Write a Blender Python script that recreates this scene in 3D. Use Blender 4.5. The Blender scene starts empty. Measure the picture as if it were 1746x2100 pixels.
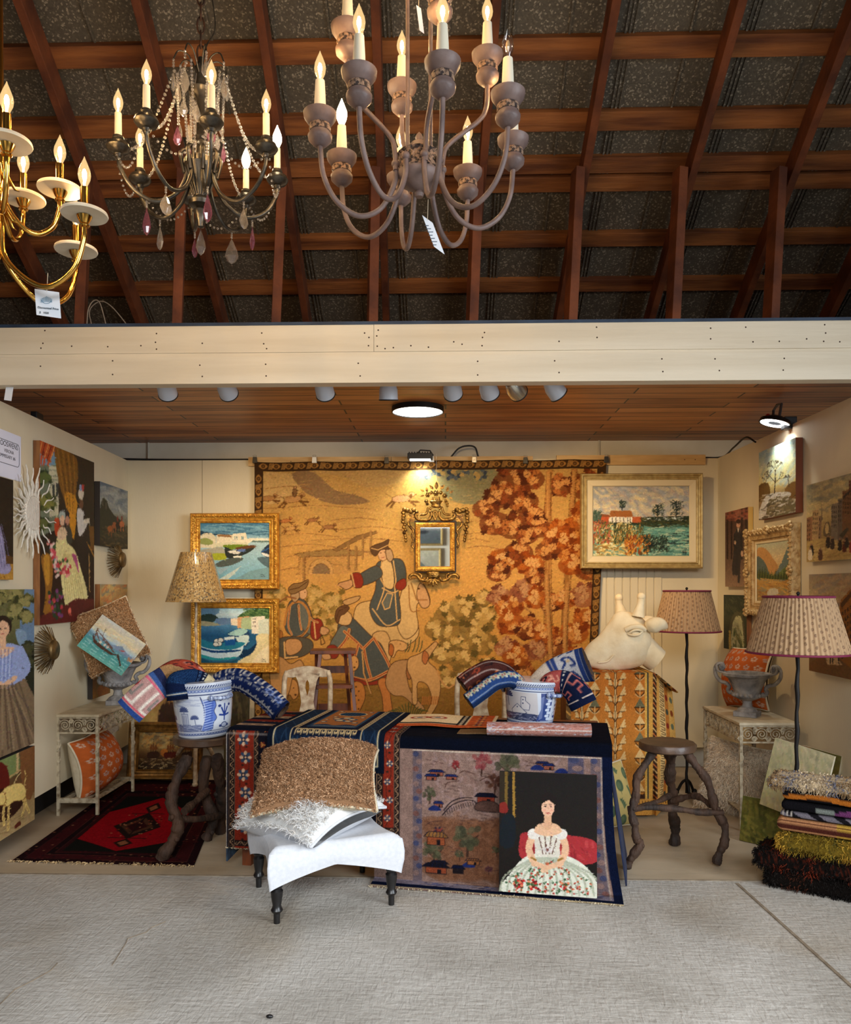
import bpy, bmesh, math, random
import numpy as np
from mathutils import Vector, Matrix
random.seed(7)
RNG = np.random.default_rng(11)
SC = bpy.context.scene
COL = SC.collection
PI = math.pi
# ------------------------------------------------------------------ camera
F, CX, HOR, EYE, YAW = 1600.0, 873.0, 1205.0, 1.5, math.radians(1.47)
cam_data = bpy.data.cameras.new('camera')
cam = bpy.data.objects.new('camera', cam_data)
COL.objects.link(cam)
cam.location = (0, 0, EYE)
cam.rotation_euler = (PI / 2, 0, YAW)
cam_data.sensor_fit = 'HORIZONTAL'
cam_data.sensor_width = 36
cam_data.lens = 36 * F / 1746
cam_data.shift_y = (HOR - 1050) / 1746
cam_data.clip_start = 0.05
SC.camera = cam
# ------------------------------------------------------------------ colour management, world
SC.view_settings.view_transform = 'Standard'
SC.view_settings.look = 'None'
SC.view_settings.gamma = 1
SC.view_settings.exposure = 0.0
SC.view_settings.use_curve_mapping = False
SC.cycles.use_denoising = True
SC.cycles.use_adaptive_sampling = True
SC.cycles.adaptive_threshold = 0.02
SC.cycles.max_bounces = 7
SC.cycles.diffuse_bounces = 4
SC.cycles.glossy_bounces = 4
SC.cycles.transmission_bounces = 6
SC.cycles.transparent_max_bounces = 12
SC.cycles.sample_clamp_indirect = 4
SC.cycles.caustics_reflective = False
SC.cycles.caustics_refractive = False
world = bpy.data.worlds.new('sky')
SC.world = world
world.use_nodes = True
world.node_tree.nodes['Background'].inputs[0].default_value = (0.62, 0.78, 1.0, 1)
world.node_tree.nodes['Background'].inputs[1].default_value = 0.25
def aim(o, target):
 o.rotation_euler = (Vector(target) - o.location).to_track_quat('-Z', 'Y').to_euler()
def area(name, loc, target, sx, sy, power, colour, spread=PI):
 d = bpy.data.lights.new(name, 'AREA')
 d.shape = 'RECTANGLE'; d.size = sx; d.size_y = sy
 d.energy = power; d.color = colour; d.spread = spread
 o = bpy.data.objects.new(name, d); COL.objects.link(o)
 o.location = loc; aim(o, target)
 return o
def spot(name, loc, target, power, colour, angle=60, blend=0.6, radius=0.03):
 d = bpy.data.lights.new(name, 'SPOT')
 d.energy = power; d.color = colour; d.spot_size = math.radians(angle)
 d.spot_blend = blend; d.shadow_soft_size = radius
 o = bpy.data.objects.new(name, d); COL.objects.link(o)
 o.location = loc; aim(o, target)
 return o
# daylight from the open barn doors to the right of the camera, then two added fill lights
area('daylight_right_doors', (4.9, -0.5, 2.1), (-0.4, 2.9, 0.0), 3.2, 2.6, 120, (0.86, 0.93, 1.0), math.radians(92))
area('fill_front_floor', (0.2, -1.6, 3.1), (0.1, 2.6, 0.0), 3.6, 1.2, 62, (0.92, 0.96, 1.0), math.radians(80))  # added overhead fill, no door there; brightens the front floor
area('fill_mirrored_wall', (-4.6, -0.6, 2.2), (-0.3, -2.6, 2.0), 1.6, 2.0, 110, (0.92, 0.96, 1.0), math.radians(90))  # added fill, no door there; brightens the wall reflected in the mirror
WARM = (1.0, 0.69, 0.35)
SPOT_POWER = 47
BULB = 1000
# ------------------------------------------------------------------ pixel -> place helpers
_c, _s = math.cos(YAW), math.sin(YAW)
def ray(px, py):
 u, v = (px - CX) / F, (HOR - py) / F
 return Vector((u * _c - _s, u * _s + _c, v))
def at(px, py, d):
 """point at camera depth d"""
 r = ray(px, py)
 return Vector((r.x * d, r.y * d, EYE + r.z * d))
def atY(px, py, Y):
 r = ray(px, py)
 return at(px, py, Y / r.y)
def atZ(px, py, z):
 r = ray(px, py)
 return at(px, py, (z - EYE) / r.z)
def fl(px, py):
 return atZ(px, py, 0.0)
# ------------------------------------------------------------------ colours and materials
def lin(v):
 v = np.asarray(v, dtype=float) / 255.0
 return np.where(v <= 0.04045, v / 12.92, ((v + 0.055) / 1.055) ** 2.4)
def C(r, g, b):
 l = lin((r, g, b))
 return (float(l[0]), float(l[1]), float(l[2]), 1.0)
MATS = {}
def M(name, col, col2=None, scale=8.0, rough=0.6, metal=0.0, bump=0.0, bscale=None, stretch=(1, 1, 1),
 detail=4.0, lo=0.35, hi=0.65, coat=0.0, sheen=0.0, trans=0.0, spec=0.5):
 """plain procedural material: two tones mixed by noise, optional bump"""
 if name in MATS:
  return MATS[name]
 m = bpy.data.materials.new(name)
 m.use_nodes = True
 n, l = m.node_tree.nodes, m.node_tree.links
 p = n['Principled BSDF']
 p.inputs['Roughness'].default_value = rough
 p.inputs['Metallic'].default_value = metal
 p.inputs['Coat Weight'].default_value = coat
 p.inputs['Sheen Weight'].default_value = sheen
 p.inputs['Transmission Weight'].default_value = trans
 p.inputs['Specular IOR Level'].default_value = spec
 p.inputs['Base Color'].default_value = col
 if col2 is not None or bump:
  tc = n.new('ShaderNodeTexCoord'); mp = n.new('ShaderNodeMapping')
  mp.inputs['Scale'].default_value = stretch
  l.new(tc.outputs['Object'], mp.inputs['Vector'])
 if col2 is not None:
  nz = n.new('ShaderNodeTexNoise'); nz.inputs['Scale'].default_value = scale
  nz.inputs['Detail'].default_value = detail
  l.new(mp.outputs[0], nz.inputs['Vector'])
  cr = n.new('ShaderNodeValToRGB')
  cr.color_ramp.elements[0].position = lo; cr.color_ramp.elements[0].color = col
  cr.color_ramp.elements[1].position = hi; cr.color_ramp.elements[1].color = col2
  l.new(nz.outputs['Fac'], cr.inputs[0]); l.new(cr.outputs[0], p.inputs['Base Color'])
 if bump:
  nb = n.new('ShaderNodeTexNoise'); nb.inputs['Scale'].default_value = bscale or scale
  nb.inputs['Detail'].default_value = 6
  l.new(mp.outputs[0], nb.inputs['Vector'])
  bp = n.new('ShaderNodeBump'); bp.inputs['Strength'].default_value = bump
  bp.inputs['Distance'].default_value = 0.02
  l.new(nb.outputs['Fac'], bp.inputs['Height']); l.new(bp.outputs[0], p.inputs['Normal'])
 MATS[name] = m
 return m
def emit(name, col, strength):
 if name in MATS: return MATS[name]
 m = bpy.data.materials.new(name); m.use_nodes = True
 n, l = m.node_tree.nodes, m.node_tree.links
 n.remove(n['Principled BSDF'])
 e = n.new('ShaderNodeEmission'); e.inputs[0].default_value = col; e.inputs[1].default_value = strength
 l.new(e.outputs[0], n['Material Output'].inputs[0])
 MATS[name] = m
 return m
def clear_glass(name, tint=(1, 1, 1, 1), gloss=0.16, glow=None, body=None):
 """thin clear glass: mostly see-through with a sharp sheen that grows at the rim"""
 if name in MATS: return MATS[name]
 m = bpy.data.materials.new(name); m.use_nodes = True
 n, l = m.node_tree.nodes, m.node_tree.links
 n.remove(n['Principled BSDF'])
 t = n.new('ShaderNodeBsdfTransparent'); t.inputs[0].default_value = tint
 g = n.new('ShaderNodeBsdfGlossy'); g.inputs['Roughness'].default_value = 0.03
 lw = n.new('ShaderNodeLayerWeight'); lw.inputs[0].default_value = 0.35
 mr = n.new('ShaderNodeMapRange')
 mr.inputs['To Min'].default_value = gloss * 0.4; mr.inputs['To Max'].default_value = min(1, gloss * 4)
 l.new(lw.outputs['Facing'], mr.inputs['Value'])
 mx = n.new('ShaderNodeMixShader')
 l.new(mr.outputs[0], mx.inputs[0]); l.new(t.outputs[0], mx.inputs[1]); l.new(g.outputs[0], mx.inputs[2])
 out = mx
 for col, f, k in ((glow, .42, 'E'), (body, .24, 'D')):
  if col is None: continue
  e = n.new('ShaderNodeEmission' if k == 'E' else 'ShaderNodeBsdfTranslucent'); e.inputs[0].default_value = col
  if k == 'E': e.inputs[1].default_value = 1.5
  m2 = n.new('ShaderNodeMixShader'); m2.inputs[0].default_value = f
  l.new(out.outputs[0], m2.inputs[1]); l.new(e.outputs[0], m2.inputs[2]); out = m2
 l.new(out.outputs[0], n['Material Output'].inputs[0])
 MATS[name] = m
 return m
def paint(name, rough=0.7, weave=0.0, wscale=600.0, var=0.0, vscale=12.0, coat=0.0, sheen=0.0, spec=0.12):
 """material whose base colour is the picture worked into the mesh (colour attribute 'Col')"""
 if name in MATS: return MATS[name]
 m = bpy.data.materials.new(name); m.use_nodes = True
 n, l = m.node_tree.nodes, m.node_tree.links
 p = n['Principled BSDF']
 p.inputs['Roughness'].default_value = rough
 p.inputs['Coat Weight'].default_value = coat
 p.inputs['Specular IOR Level'].default_value = spec
 at_ = n.new('ShaderNodeAttribute'); at_.attribute_name = 'Col'
 out = at_.outputs['Color']
 tc = n.new('ShaderNodeTexCoord')
 if var or weave:
  nz = n.new('ShaderNodeTexNoise'); nz.inputs['Scale'].default_value = vscale; nz.inputs['Detail'].default_value = 8
  l.new(tc.outputs['Object'], nz.inputs['Vector'])
  mr = n.new('ShaderNodeMapRange'); mr.inputs['From Min'].default_value = 0.3; mr.inputs['From Max'].default_value = 0.7
  mr.inputs['To Min'].default_value = 1 - var; mr.inputs['To Max'].default_value = 1 + var
  l.new(nz.outputs['Fac'], mr.inputs['Value'])
  mx = n.new('ShaderNodeMix'); mx.data_type = 'RGBA'; mx.blend_type = 'MULTIPLY'; mx.inputs[0].default_value = 1
  l.new(out, mx.inputs[6]); l.new(mr.outputs[0], mx.inputs[7])
  out = mx.outputs[2]
 l.new(out, p.inputs['Base Color'])
 if weave:
  nb = n.new('ShaderNodeTexNoise'); nb.inputs['Scale'].default_value = wscale; nb.inputs['Detail'].default_value = 2
  l.new(tc.outputs['Object'], nb.inputs['Vector'])
  bp = n.new('ShaderNodeBump'); bp.inputs['Strength'].default_value = weave; bp.inputs['Distance'].default_value = 0.004
  l.new(nb.outputs['Fac'], bp.inputs['Height']); l.new(bp.outputs[0], p.inputs['Normal'])
 MATS[name] = m
 return m
# ------------------------------------------------------------------ objects, tags
def tag(o, label=None, cat=None, group=None, kind=None):
 if label: o['label'] = label
 if cat: o['category'] = cat
 if group: o['group'] = group
 if kind: o['kind'] = kind
 return o
def empty(name, loc=(0, 0, 0), rz=0.0, label=None, cat=None, group=None):
 o = bpy.data.objects.new(name, None); COL.objects.link(o)
 o.location = loc; o.rotation_euler = (0, 0, rz)
 o.empty_display_size = 0.1
 return tag(o, label, cat, group)
def copy_tree(o, parent=None):
 c = o.copy(); COL.objects.link(c); c.parent = parent
 for ch in list(o.children):
  copy_tree(ch, c)
 return c
class MB:
 """collects shapes, then links them as one mesh object"""
 def __init__(s):
  s.v, s.f, s.mi, s.cur = [], [], [], 0
 def add(s, verts, faces, M_=None):
  b = len(s.v)
  if M_ is not None:
   verts = [M_ @ Vector(v) for v in verts]
  s.v.extend(tuple(v) for v in verts)
  s.f.extend(tuple(b + i for i in f) for f in faces)
  s.mi.extend([s.cur] * len(faces))
  return s
 def box(s, x0, x1, y0, y1, z0, z1, M_=None):
  v = [(x0, y0, z0), (x1, y0, z0), (x1, y1, z0), (x0, y1, z0), (x0, y0, z1), (x1, y0, z1), (x1, y1, z1), (x0, y1, z1)]
  f = [(0, 3, 2, 1), (4, 5, 6, 7), (0, 1, 5, 4), (1, 2, 6, 5), (2, 3, 7, 6), (3, 0, 4, 7)]
  return s.add(v, f, M_)
 def bar(s, a, b, w, h, up=(0, 0, 1)):
  """rectangular bar from a to b, w across, h along up"""
  a, b = Vector(a), Vector(b); d = (b - a).normalized(); up = Vector(up)
  x = d.cross(up)
  if x.length < 1e-5: x = d.cross(Vector((0, 1, 0)))
  x.normalize(); z = x.cross(d).normalized()
  v = []
  for p in (a, b):
   for i, j in ((-1, -1), (1, -1), (1, 1), (-1, 1)):
    v.append(p + x * (w / 2 * i) + z * (h / 2 * j))
  return s.add(v, [(0, 1, 2, 3), (7, 6, 5, 4), (0, 4, 5, 1), (1, 5, 6, 2), (2, 6, 7, 3), (3, 7, 4, 0)])
 def tube(s, pts, r, n=8, cap=True, closed=False, flat=1.0):
  pts = [Vector(p) for p in pts]; k = len(pts)
  rs = r if hasattr(r, '__len__') else [r] * k
  ref = None; rings = []
  for i, p in enumerate(pts):
   if closed: d = pts[(i + 1) % k] - pts[i - 1]
   else: d = pts[min(i + 1, k - 1)] - pts[max(i - 1, 0)]
   if d.length < 1e-9: d = Vector((0, 0, 1))
   d.normalize()
   if ref is None:
    ref = Vector((0, 0, 1)) if abs(d.z) < 0.9 else Vector((1, 0, 0))
   x = ref - d * ref.dot(d)
   if x.length < 1e-6: x = d.orthogonal()
   x.normalize(); ref = x; y = d.cross(x)
   rings.append([p + x * (math.cos(2 * PI * j / n) * rs[i] * flat) + y * (math.sin(2 * PI * j / n) * rs[i]) for j in range(n)])
  v = [q for ring in rings for q in ring]; f = []
  m = k if closed else k - 1
  for i in range(m):
   a, b = i * n, ((i + 1) % k) * n
   for j in range(n):
    f.append((a + j, a + (j + 1) % n, b + (j + 1) % n, b + j))
  if cap and not closed:
   f.append(tuple(range(n - 1, -1, -1))); f.append(tuple((k - 1) * n + j for j in range(n)))
  return s.add(v, f)
 def lathe(s, prof, n=24, M_=None, cap=True):
  """prof: list of (r, z)"""
  v, f = [], []
  for r, z in prof:
   for j in range(n):
    t = 2 * PI * j / n
    v.append((r * math.cos(t), r * math.sin(t), z))
  k = len(prof)
  for i in range(k - 1):
   a, b = i * n, (i + 1) * n
   for j in range(n):
    f.append((a + j, a + (j + 1) % n, b + (j + 1) % n, b + j))
  if cap:
   if prof[0][0] > 1e-6: f.append(tuple(range(n - 1, -1, -1)))
   if prof[-1][0] > 1e-6: f.append(tuple((k - 1) * n + j for j in range(n)))
  return s.add(v, f, M_)
 def ball(s, c, rx, ry=None, rz=None, n=12, m=8, M_=None):
  ry = rx if ry is None else ry; rz = rx if rz is None else rz
  v = [(c[0], c[1], c[2] - rz)]; f = []
  for i in range(1, m):
   t = -PI / 2 + PI * i / m
   for j in range(n):
    a = 2 * PI * j / n
    v.append((c[0] + rx * math.cos(t) * math.cos(a), c[1] + ry * math.cos(t) * math.sin(a), c[2] + rz * math.sin(t)))
  v.append((c[0], c[1], c[2] + rz))
  for j in range(n):
   f.append((0, 1 + (j + 1) % n, 1 + j))
   f.append((len(v) - 1, 1 + (m - 2) * n + j, 1 + (m - 2) * n + (j + 1) % n))
  for i in range(m - 2):
   a, b = 1 + i * n, 1 + (i + 1) * n
   for j in range(n):
    f.append((a + j, a + (j + 1) % n, b + (j + 1) % n, b + j))
  return s.add(v, f, M_)
 def prism(s, outline, y0, y1, M_=None):
  """outline: list of (x, z), anticlockwise seen from -Y; extruded along Y"""
  k = len(outline)
  v = [(x, y0, z) for x, z in outline] + [(x, y1, z) for x, z in outline]
  f = [tuple(range(k)), tuple(range(2 * k - 1, k - 1, -1))]
  for i in range(k):
   j = (i + 1) % k
   f.append((i, k + i, k + j, j))
  return s.add(v, f, M_)
 def build(s, name, mats, parent=None, smooth=None, loc=None, rot=None, bevel=0.0, subsurf=0):
  me = bpy.data.meshes.new(name)
  me.from_pydata(s.v, [], s.f)
  mats = mats if isinstance(mats, (list, tuple)) else [mats]
  for m in mats: me.materials.append(m)
  if len(mats) > 1:
   me.polygons.foreach_set('material_index', s.mi)
  if smooth is not None:
   me.polygons.foreach_set('use_smooth', [True] * len(me.polygons))
   if smooth < 180: me.set_sharp_from_angle(angle=math.radians(smooth))
  me.update()
  o = bpy.data.objects.new(name, me); COL.objects.link(o)
  if parent is not None: o.parent = parent
  if loc is not None: o.location = loc
  if rot is not None: o.rotation_euler = rot
  if bevel:
   b = o.modifiers.new('bevel', 'BEVEL'); b.width = bevel; b.segments = 2; b.limit_method = 'ANGLE'
  if subsurf:
   b = o.modifiers.new('subsurf', 'SUBSURF'); b.levels = subsurf; b.render_levels = subsurf
  return o
def grid_mesh(name, pos, col, mat, parent=None, wrap=False, thick=0.0, backcol=None, smooth=True, extra_mats=(), bcol=None):
 """surface from a (nv, nu, 3) array of points with a (nv, nu, 3) array of sRGB colours.
 thick > 0 gives the sheet a second side and closed edges."""
 pos = np.asarray(pos, dtype=float); nv, nu = pos.shape[:2]
 idx = np.arange(nv * nu).reshape(nv, nu)
 def quads(ix):
  if wrap: ix = np.concatenate([ix, ix[:, :1]], axis=1)
  return np.stack([ix[:-1, :-1], ix[:-1, 1:], ix[1:, 1:], ix[1:, :-1]], axis=-1).reshape(-1, 4)
 V = pos.reshape(-1, 3); Q = quads(idx)
 cols = lin(col).reshape(-1, 3)
 if thick:
  du = np.gradient(pos, axis=1); dv = np.gradient(pos, axis=0)
  nrm = np.cross(du, dv); nrm /= np.maximum(np.linalg.norm(nrm, axis=-1, keepdims=True), 1e-9)
  back = (pos - nrm * thick).reshape(-1, 3)
  o = nv * nu
  V = np.concatenate([V, back]); Q2 = quads(idx + o)[:, ::-1]
  bc = cols * 0.8 if bcol is None else np.broadcast_to(lin(bcol), cols.shape)
  cols = np.concatenate([cols, bc])
  sides = []
  def strip(a):
   q = np.stack([a[:-1], a[:-1] + o, a[1:] + o, a[1:]], axis=-1); sides.append(q)
  if not wrap:
   strip(idx[:, 0]); strip(idx[::-1, -1])
  e0, e1 = idx[0, ::-1], idx[-1, :]
  strip(e0); strip(e1)
  Q = np.concatenate([Q, Q2] + sides)
 me = bpy.data.meshes.new(name)
 me.vertices.add(len(V)); me.vertices.foreach_set('co', V.astype(np.float32).ravel())
 me.loops.add(Q.size); me.loops.foreach_set('vertex_index', Q.astype(np.int32).ravel())
 me.polygons.add(len(Q)); me.polygons.foreach_set('loop_start', np.arange(0, Q.size, 4, dtype=np.int32))
 me.polygons.foreach_set('use_smooth', np.full(len(Q), bool(smooth)))
 me.update(calc_edges=True)
 me.validate()
 a = me.color_attributes.new('Col', 'FLOAT_COLOR', 'POINT')
 rgba = np.ones((len(V), 4), dtype=np.float32); rgba[:, :3] = cols
 a.data.foreach_set('color', rgba.ravel())
 me.materials.append(mat)
 if smooth and thick: me.set_sharp_from_angle(angle=math.radians(60))
 ob = bpy.data.objects.new(name, me); COL.objects.link(ob)
 if parent is not None: ob.parent = parent
 return ob
def bez(pts, n=16):
 """smooth Catmull-Rom line through points"""
 P = [Vector(p) for p in pts]; P = [P[0] * 2 - P[1]] + P + [P[-1] * 2 - P[-2]]
 out = []
 for i in range(1, len(P) - 2):
  for k in range(n):
   t = k / n
   a, b, c, d = P[i - 1], P[i], P[i + 1], P[i + 2]
   out.append(0.5 * ((2 * b) + (c - a) * t + (2 * a - 5 * b + 4 * c - d) * t * t + (3 * b - 3 * c + d - a) * t ** 3))
 out.append(P[-2].copy())
 return out
def text(name, s, size, mat, parent, loc, rot, extrude=0.0004, align='CENTER'):
 cu = bpy.data.curves.new(name, 'FONT'); cu.body = s; cu.size = size; cu.align_x = align
 cu.align_y = 'CENTER'; cu.extrude = extrude; cu.materials.append(mat)
 o = bpy.data.objects.new('lettering_source', cu); COL.objects.link(o)
 me = bpy.data.meshes.new_from_object(o.evaluated_get(bpy.context.evaluated_depsgraph_get()))
 bpy.data.objects.remove(o); bpy.data.curves.remove(cu)
 o = bpy.data.objects.new(name, me); COL.objects.link(o)
 o.parent = parent; o.location = loc; o.rotation_euler = rot
 return o
# ================================================================== THE SETTING
WOOD_D = M('rafter_wood', C(88, 44, 22), C(132, 70, 34), 5, 0.75, stretch=(1, 1, 1), bump=0.25, bscale=30)
WOOD_P = M('purlin_wood', C(104, 56, 26), C(176, 108, 54), 4, 0.75, stretch=(0.35, 3, 3), bump=0.25, bscale=24)
CREAM = M('beam_paint', C(226, 214, 190), C(214, 200, 174), 3, 0.55, stretch=(0.3, 2, 4), bump=0.12, bscale=14)
WALLP = M('wall_paint', C(222, 209, 178), C(217, 204, 173), 2.2, 0.62, stretch=(2.5, 2.5, 0.5), bump=0.06, bscale=40)
WALLQ = M('upper_wall_paint', C(234, 226, 206), C(222, 213, 190), 3, 0.7)
BLACK = M('black_paint', C(20, 20, 22), rough=0.6)
NAIL = M('nail_hole', C(60, 40, 28), rough=0.8)
DARKGAP = M('floor_joint_crack', C(120, 104, 84), C(150, 134, 112), 20, 0.9)  # brown tone of the slab joint and the floor cracks
def struct(o): return tag(o, kind='structure')
def concrete():
 m = bpy.data.materials.new('floor_concrete'); m.use_nodes = True
 n, l = m.node_tree.nodes, m.node_tree.links
 p = n['Principled BSDF']; p.inputs['Roughness'].default_value = 0.62
 tc = n.new('ShaderNodeTexCoord')
 def noise(scale, st=(1, 1, 1), rot=0.0, det=8, dist=0.0):
  mp = n.new('ShaderNodeMapping'); mp.inputs['Scale'].default_value = st; mp.inputs['Rotation'].default_value = (0, 0, rot)
  nz = n.new('ShaderNodeTexNoise'); nz.inputs['Scale'].default_value = scale; nz.inputs['Detail'].default_value = det
  nz.inputs['Distortion'].default_value = dist
  l.new(tc.outputs['Object'], mp.inputs['Vector']); l.new(mp.outputs[0], nz.inputs['Vector'])
  return nz.outputs['Fac']
 def ramp(src, a, b, ca, cb):
  r = n.new('ShaderNodeValToRGB')
  r.color_ramp.elements[0].position = a; r.color_ramp.elements[0].color = ca
  r.color_ramp.elements[1].position = b; r.color_ramp.elements[1].color = cb
  l.new(src, r.inputs[0]); return r.outputs[0]
 def mix(f, a, b, mode='MIX'):
  x = n.new('ShaderNodeMix'); x.data_type = 'RGBA'; x.blend_type = mode
  if isinstance(f, float): x.inputs[0].default_value = f
  else: l.new(f, x.inputs[0])
  l.new(a, x.inputs[6]); l.new(b, x.inputs[7]); return x.outputs[2]
 big = ramp(noise(1.3, det=5, dist=0.6), 0.35, 0.68, C(172, 166, 156), C(204, 199, 190))
 fine = ramp(noise(26, (1, 3.2, 1), 0.7, 6), 0.3, 0.72, (0.80, 0.78, 0.76, 1), (1.08, 1.08, 1.08, 1))
 stain = ramp(noise(0.9, det=9, dist=1.2), 0.55, 0.75, (1, 1, 1, 1), (0.86, 0.80, 0.72, 1))
 col = mix(1.0, mix(1.0, big, fine, 'MULTIPLY'), stain, 'MULTIPLY')
 l.new(col, p.inputs['Base Color'])
 s1 = noise(9, (1, 5, 1), 0.6, 9, 0.4); s2 = noise(60, (1, 1, 1), 0, 4); s3 = noise(14, (4, 1, 1), -0.35, 8, 0.8)
 ma = n.new('ShaderNodeMath'); ma.operation = 'ADD'; l.new(s1, ma.inputs[0]); l.new(s3, ma.inputs[1])
 mb = n.new('ShaderNodeMath'); mb.operation = 'MULTIPLY_ADD'; mb.inputs[1].default_value = 0.4
 l.new(s2, mb.inputs[0]); l.new(ma.outputs[0], mb.inputs[2])
 bp = n.new('ShaderNodeBump'); bp.inputs['Strength'].default_value = 0.4; bp.inputs['Distance'].default_value = 0.012
 l.new(mb.outputs[0], bp.inputs['Height']); l.new(bp.outputs[0], p.inputs['Normal'])
 return m
CONC = concrete()
TANFLOOR = M('alcove_floor_paint', C(186, 168, 142), C(166, 146, 118), 2.5, 0.5, bump=0.15, bscale=9, stretch=(0.6, 1.5, 1))
# wall planes (x, y) of the display partitions; the side ones run front -> back
YB = 6.40
LW0, LW1 = Vector((-2.487, 3.95)), Vector((-2.634, 6.40))
RW0, RW1 = Vector((2.2436, 4.33)), Vector((2.214, 6.40))
TOP = 2.552
b = MB(); b.box(-6, 6, -7, 4.03, -0.1, 0); struct(b.build('floor', CONC))
b = MB(); b.box(-6, 6, 4.035, 7, -0.1, 0.0); struct(b.build('floor.001', TANFLOOR))
b = MB()
b.bar(fl(1512, 1812) + Vector((0, 0, 0.001)), fl(1760, 2035) + Vector((0, 0, 0.001)), 0.014, 0.004)
b.bar((-6, 4.03, 0.001), (6, 4.03, 0.001), 0.01, 0.004)
cr = [fl(230, 1980), fl(258, 1935), fl(262, 1925), fl(300, 1912), fl(312, 1902), fl(340, 1890)]
b.tube([p + Vector((0, 0, 0.0005)) for p in cr], 0.0022, 5)
cr = [fl(0, 2060), fl(30, 2030), fl(70, 2010), fl(105, 1990), fl(118, 1975)]
b.tube([p + Vector((0, 0, 0.0005)) for p in cr], 0.0022, 5)
struct(b.build('trim_9', DARKGAP))
def plank_ceiling():
 m = bpy.data.materials.new('ceiling_planks'); m.use_nodes = True
 n, l = m.node_tree.nodes, m.node_tree.links
 p = n['Principled BSDF']; p.inputs['Roughness'].default_value = 0.42
 tc = n.new('ShaderNodeTexCoord'); mp = n.new('ShaderNodeMapping')
 l.new(tc.outputs['Object'], mp.inputs['Vector'])
 br = n.new('ShaderNodeTexBrick')
 br.inputs['Scale'].default_value = 1; br.inputs['Brick Width'].default_value = 1.9; br.inputs['Row Height'].default_value = 0.135
 br.inputs['Mortar Size'].default_value = 0.006; br.inputs['Color1'].default_value = (0, 0, 0, 1); br.inputs['Color2'].default_value = (1, 1, 1, 1)
 br.inputs['Mortar'].default_value = (0.5, 0.5, 0.5, 1); br.offset = 0.37
 l.new(mp.outputs[0], br.inputs['Vector'])
 m2 = n.new('ShaderNodeMapping'); m2.inputs['Scale'].default_value = (0.5, 9, 1)
 l.new(tc.outputs['Object'], m2.inputs['Vector'])
 nz = n.new('ShaderNodeTexNoise'); nz.inputs['Scale'].default_value = 3.2; nz.inputs['Detail'].default_value = 8; nz.inputs['Distortion'].default_value = 0.8
 l.new(m2.outputs[0], nz.inputs['Vector'])
 ad = n.new('ShaderNodeMath'); ad.operation = 'MULTIPLY_ADD'; ad.inputs[1].default_value = 0.34
 sp = n.new('ShaderNodeSeparateColor'); l.new(br.outputs['Color'], sp.inputs[0])
 l.new(sp.outputs[0], ad.inputs[0]); l.new(nz.outputs['Fac'], ad.inputs[2])
 r = n.new('ShaderNodeValToRGB'); e = r.color_ramp.elements
 e[0].position = 0.36; e[0].color = C(98, 52, 25); e[1].position = 0.85; e[1].color = C(200, 136, 80)
 k = r.color_ramp.elements.new(0.55); k.color = C(152, 92, 48)
 l.new(ad.outputs[0], r.inputs[0])
 mx = n.new('ShaderNodeMix'); mx.data_type = 'RGBA'
 l.new(br.outputs['Fac'], mx.inputs[0]); l.new(r.outputs[0], mx.inputs[6]); mx.inputs[7].default_value = C(36, 18, 9)
 l.new(mx.outputs[2], p.inputs['Base Color'])
 return m
PLANK = plank_ceiling()
b = MB(); b.box(-5.2, 5.2, 4.13, 6.75, 2.735, 2.80); struct(b.build('ceiling', PLANK))
# real back wall, seen as the strip above the display partition
b = MB(); b.box(-5.2, 5.2, 6.60, 6.75, 0, 2.735); struct(b.build('wall_back', WALLQ))
b = MB()
b.box(LW1.x - 0.05, RW1.x + 0.05, YB, YB + 0.05, 0.20, TOP)
back_panel = struct(b.build('wall_back.001', WALLP))
b = MB()                                    # seams and the tongue-and-groove strip right of the tapestry
for px in (415, 1236):
 q = atY(px, 1100, YB); b.box(q.x - 0.002, q.x + 0.002, YB - 0.002, YB, 0.2, TOP)
struct(b.build('trim_1', M('seam', C(150, 136, 108), rough=0.9)))
x0, x1 = atY(1228, 1250, YB).x, atY(1358, 1250, YB).x
b = MB(); k = 8; w = (x1 - x0) / k
for i in range(k): b.box(x0 + i * w + 0.004, x0 + (i + 1) * w - 0.004, YB - 0.010, YB - 0.0005, 0.21, 1.68)
struct(b.build('trim_2', WALLP, bevel=0.003))
def side_wall(name, a, c, nx):
 b = MB(); d = (c - a).normalized(); nrm = Vector((nx * abs(d.y), -nx * d.x if nx < 0 else -d.x * nx))
 o = Vector((d.y, -d.x)) * (-nx) * 0.05
 v = [(a.x, a.y, 0.2), (c.x, c.y, 0.2), (c.x + o.x, c.y + o.y, 0.2), (a.x + o.x, a.y + o.y, 0.2)]
 v += [(x, y, TOP) for x, y, z in v]
 b.add(v, [(0, 1, 2, 3), (7, 6, 5, 4), (0, 4, 5, 1), (1, 5, 6, 2), (2, 6, 7, 3), (3, 7, 4, 0)])
 return struct(b.build(name, WALLP))
side_wall('wall_left', LW0, LW1, 1)
side_wall('wall_right', RW0, RW1, -1)
b = MB(); b.bar((LW0.x - 0.17, LW0.y, 0.11), (LW1.x - 0.17, 6.58, 0.11), 0.02, 0.22); struct(b.build('baseboard_left', BLACK))
b = MB(); b.bar((RW0.x + 0.12, RW0.y, 0.11), (RW1.x + 0.12, 6.58, 0.11), 0.02, 0.22); struct(b.build('baseboard_right', WALLQ))
# conduits on the strip above
b = MB()
for px in (305, 1229):
 q = atY(px, 925, 6.59); b.tube([(q.x, 6.585, 2.4), (q.x, 6.585, 2.735)], 0.009, 8)
struct(b.build('trim_3', M('conduit_paint', C(214, 206, 188), rough=0.5)))
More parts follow.
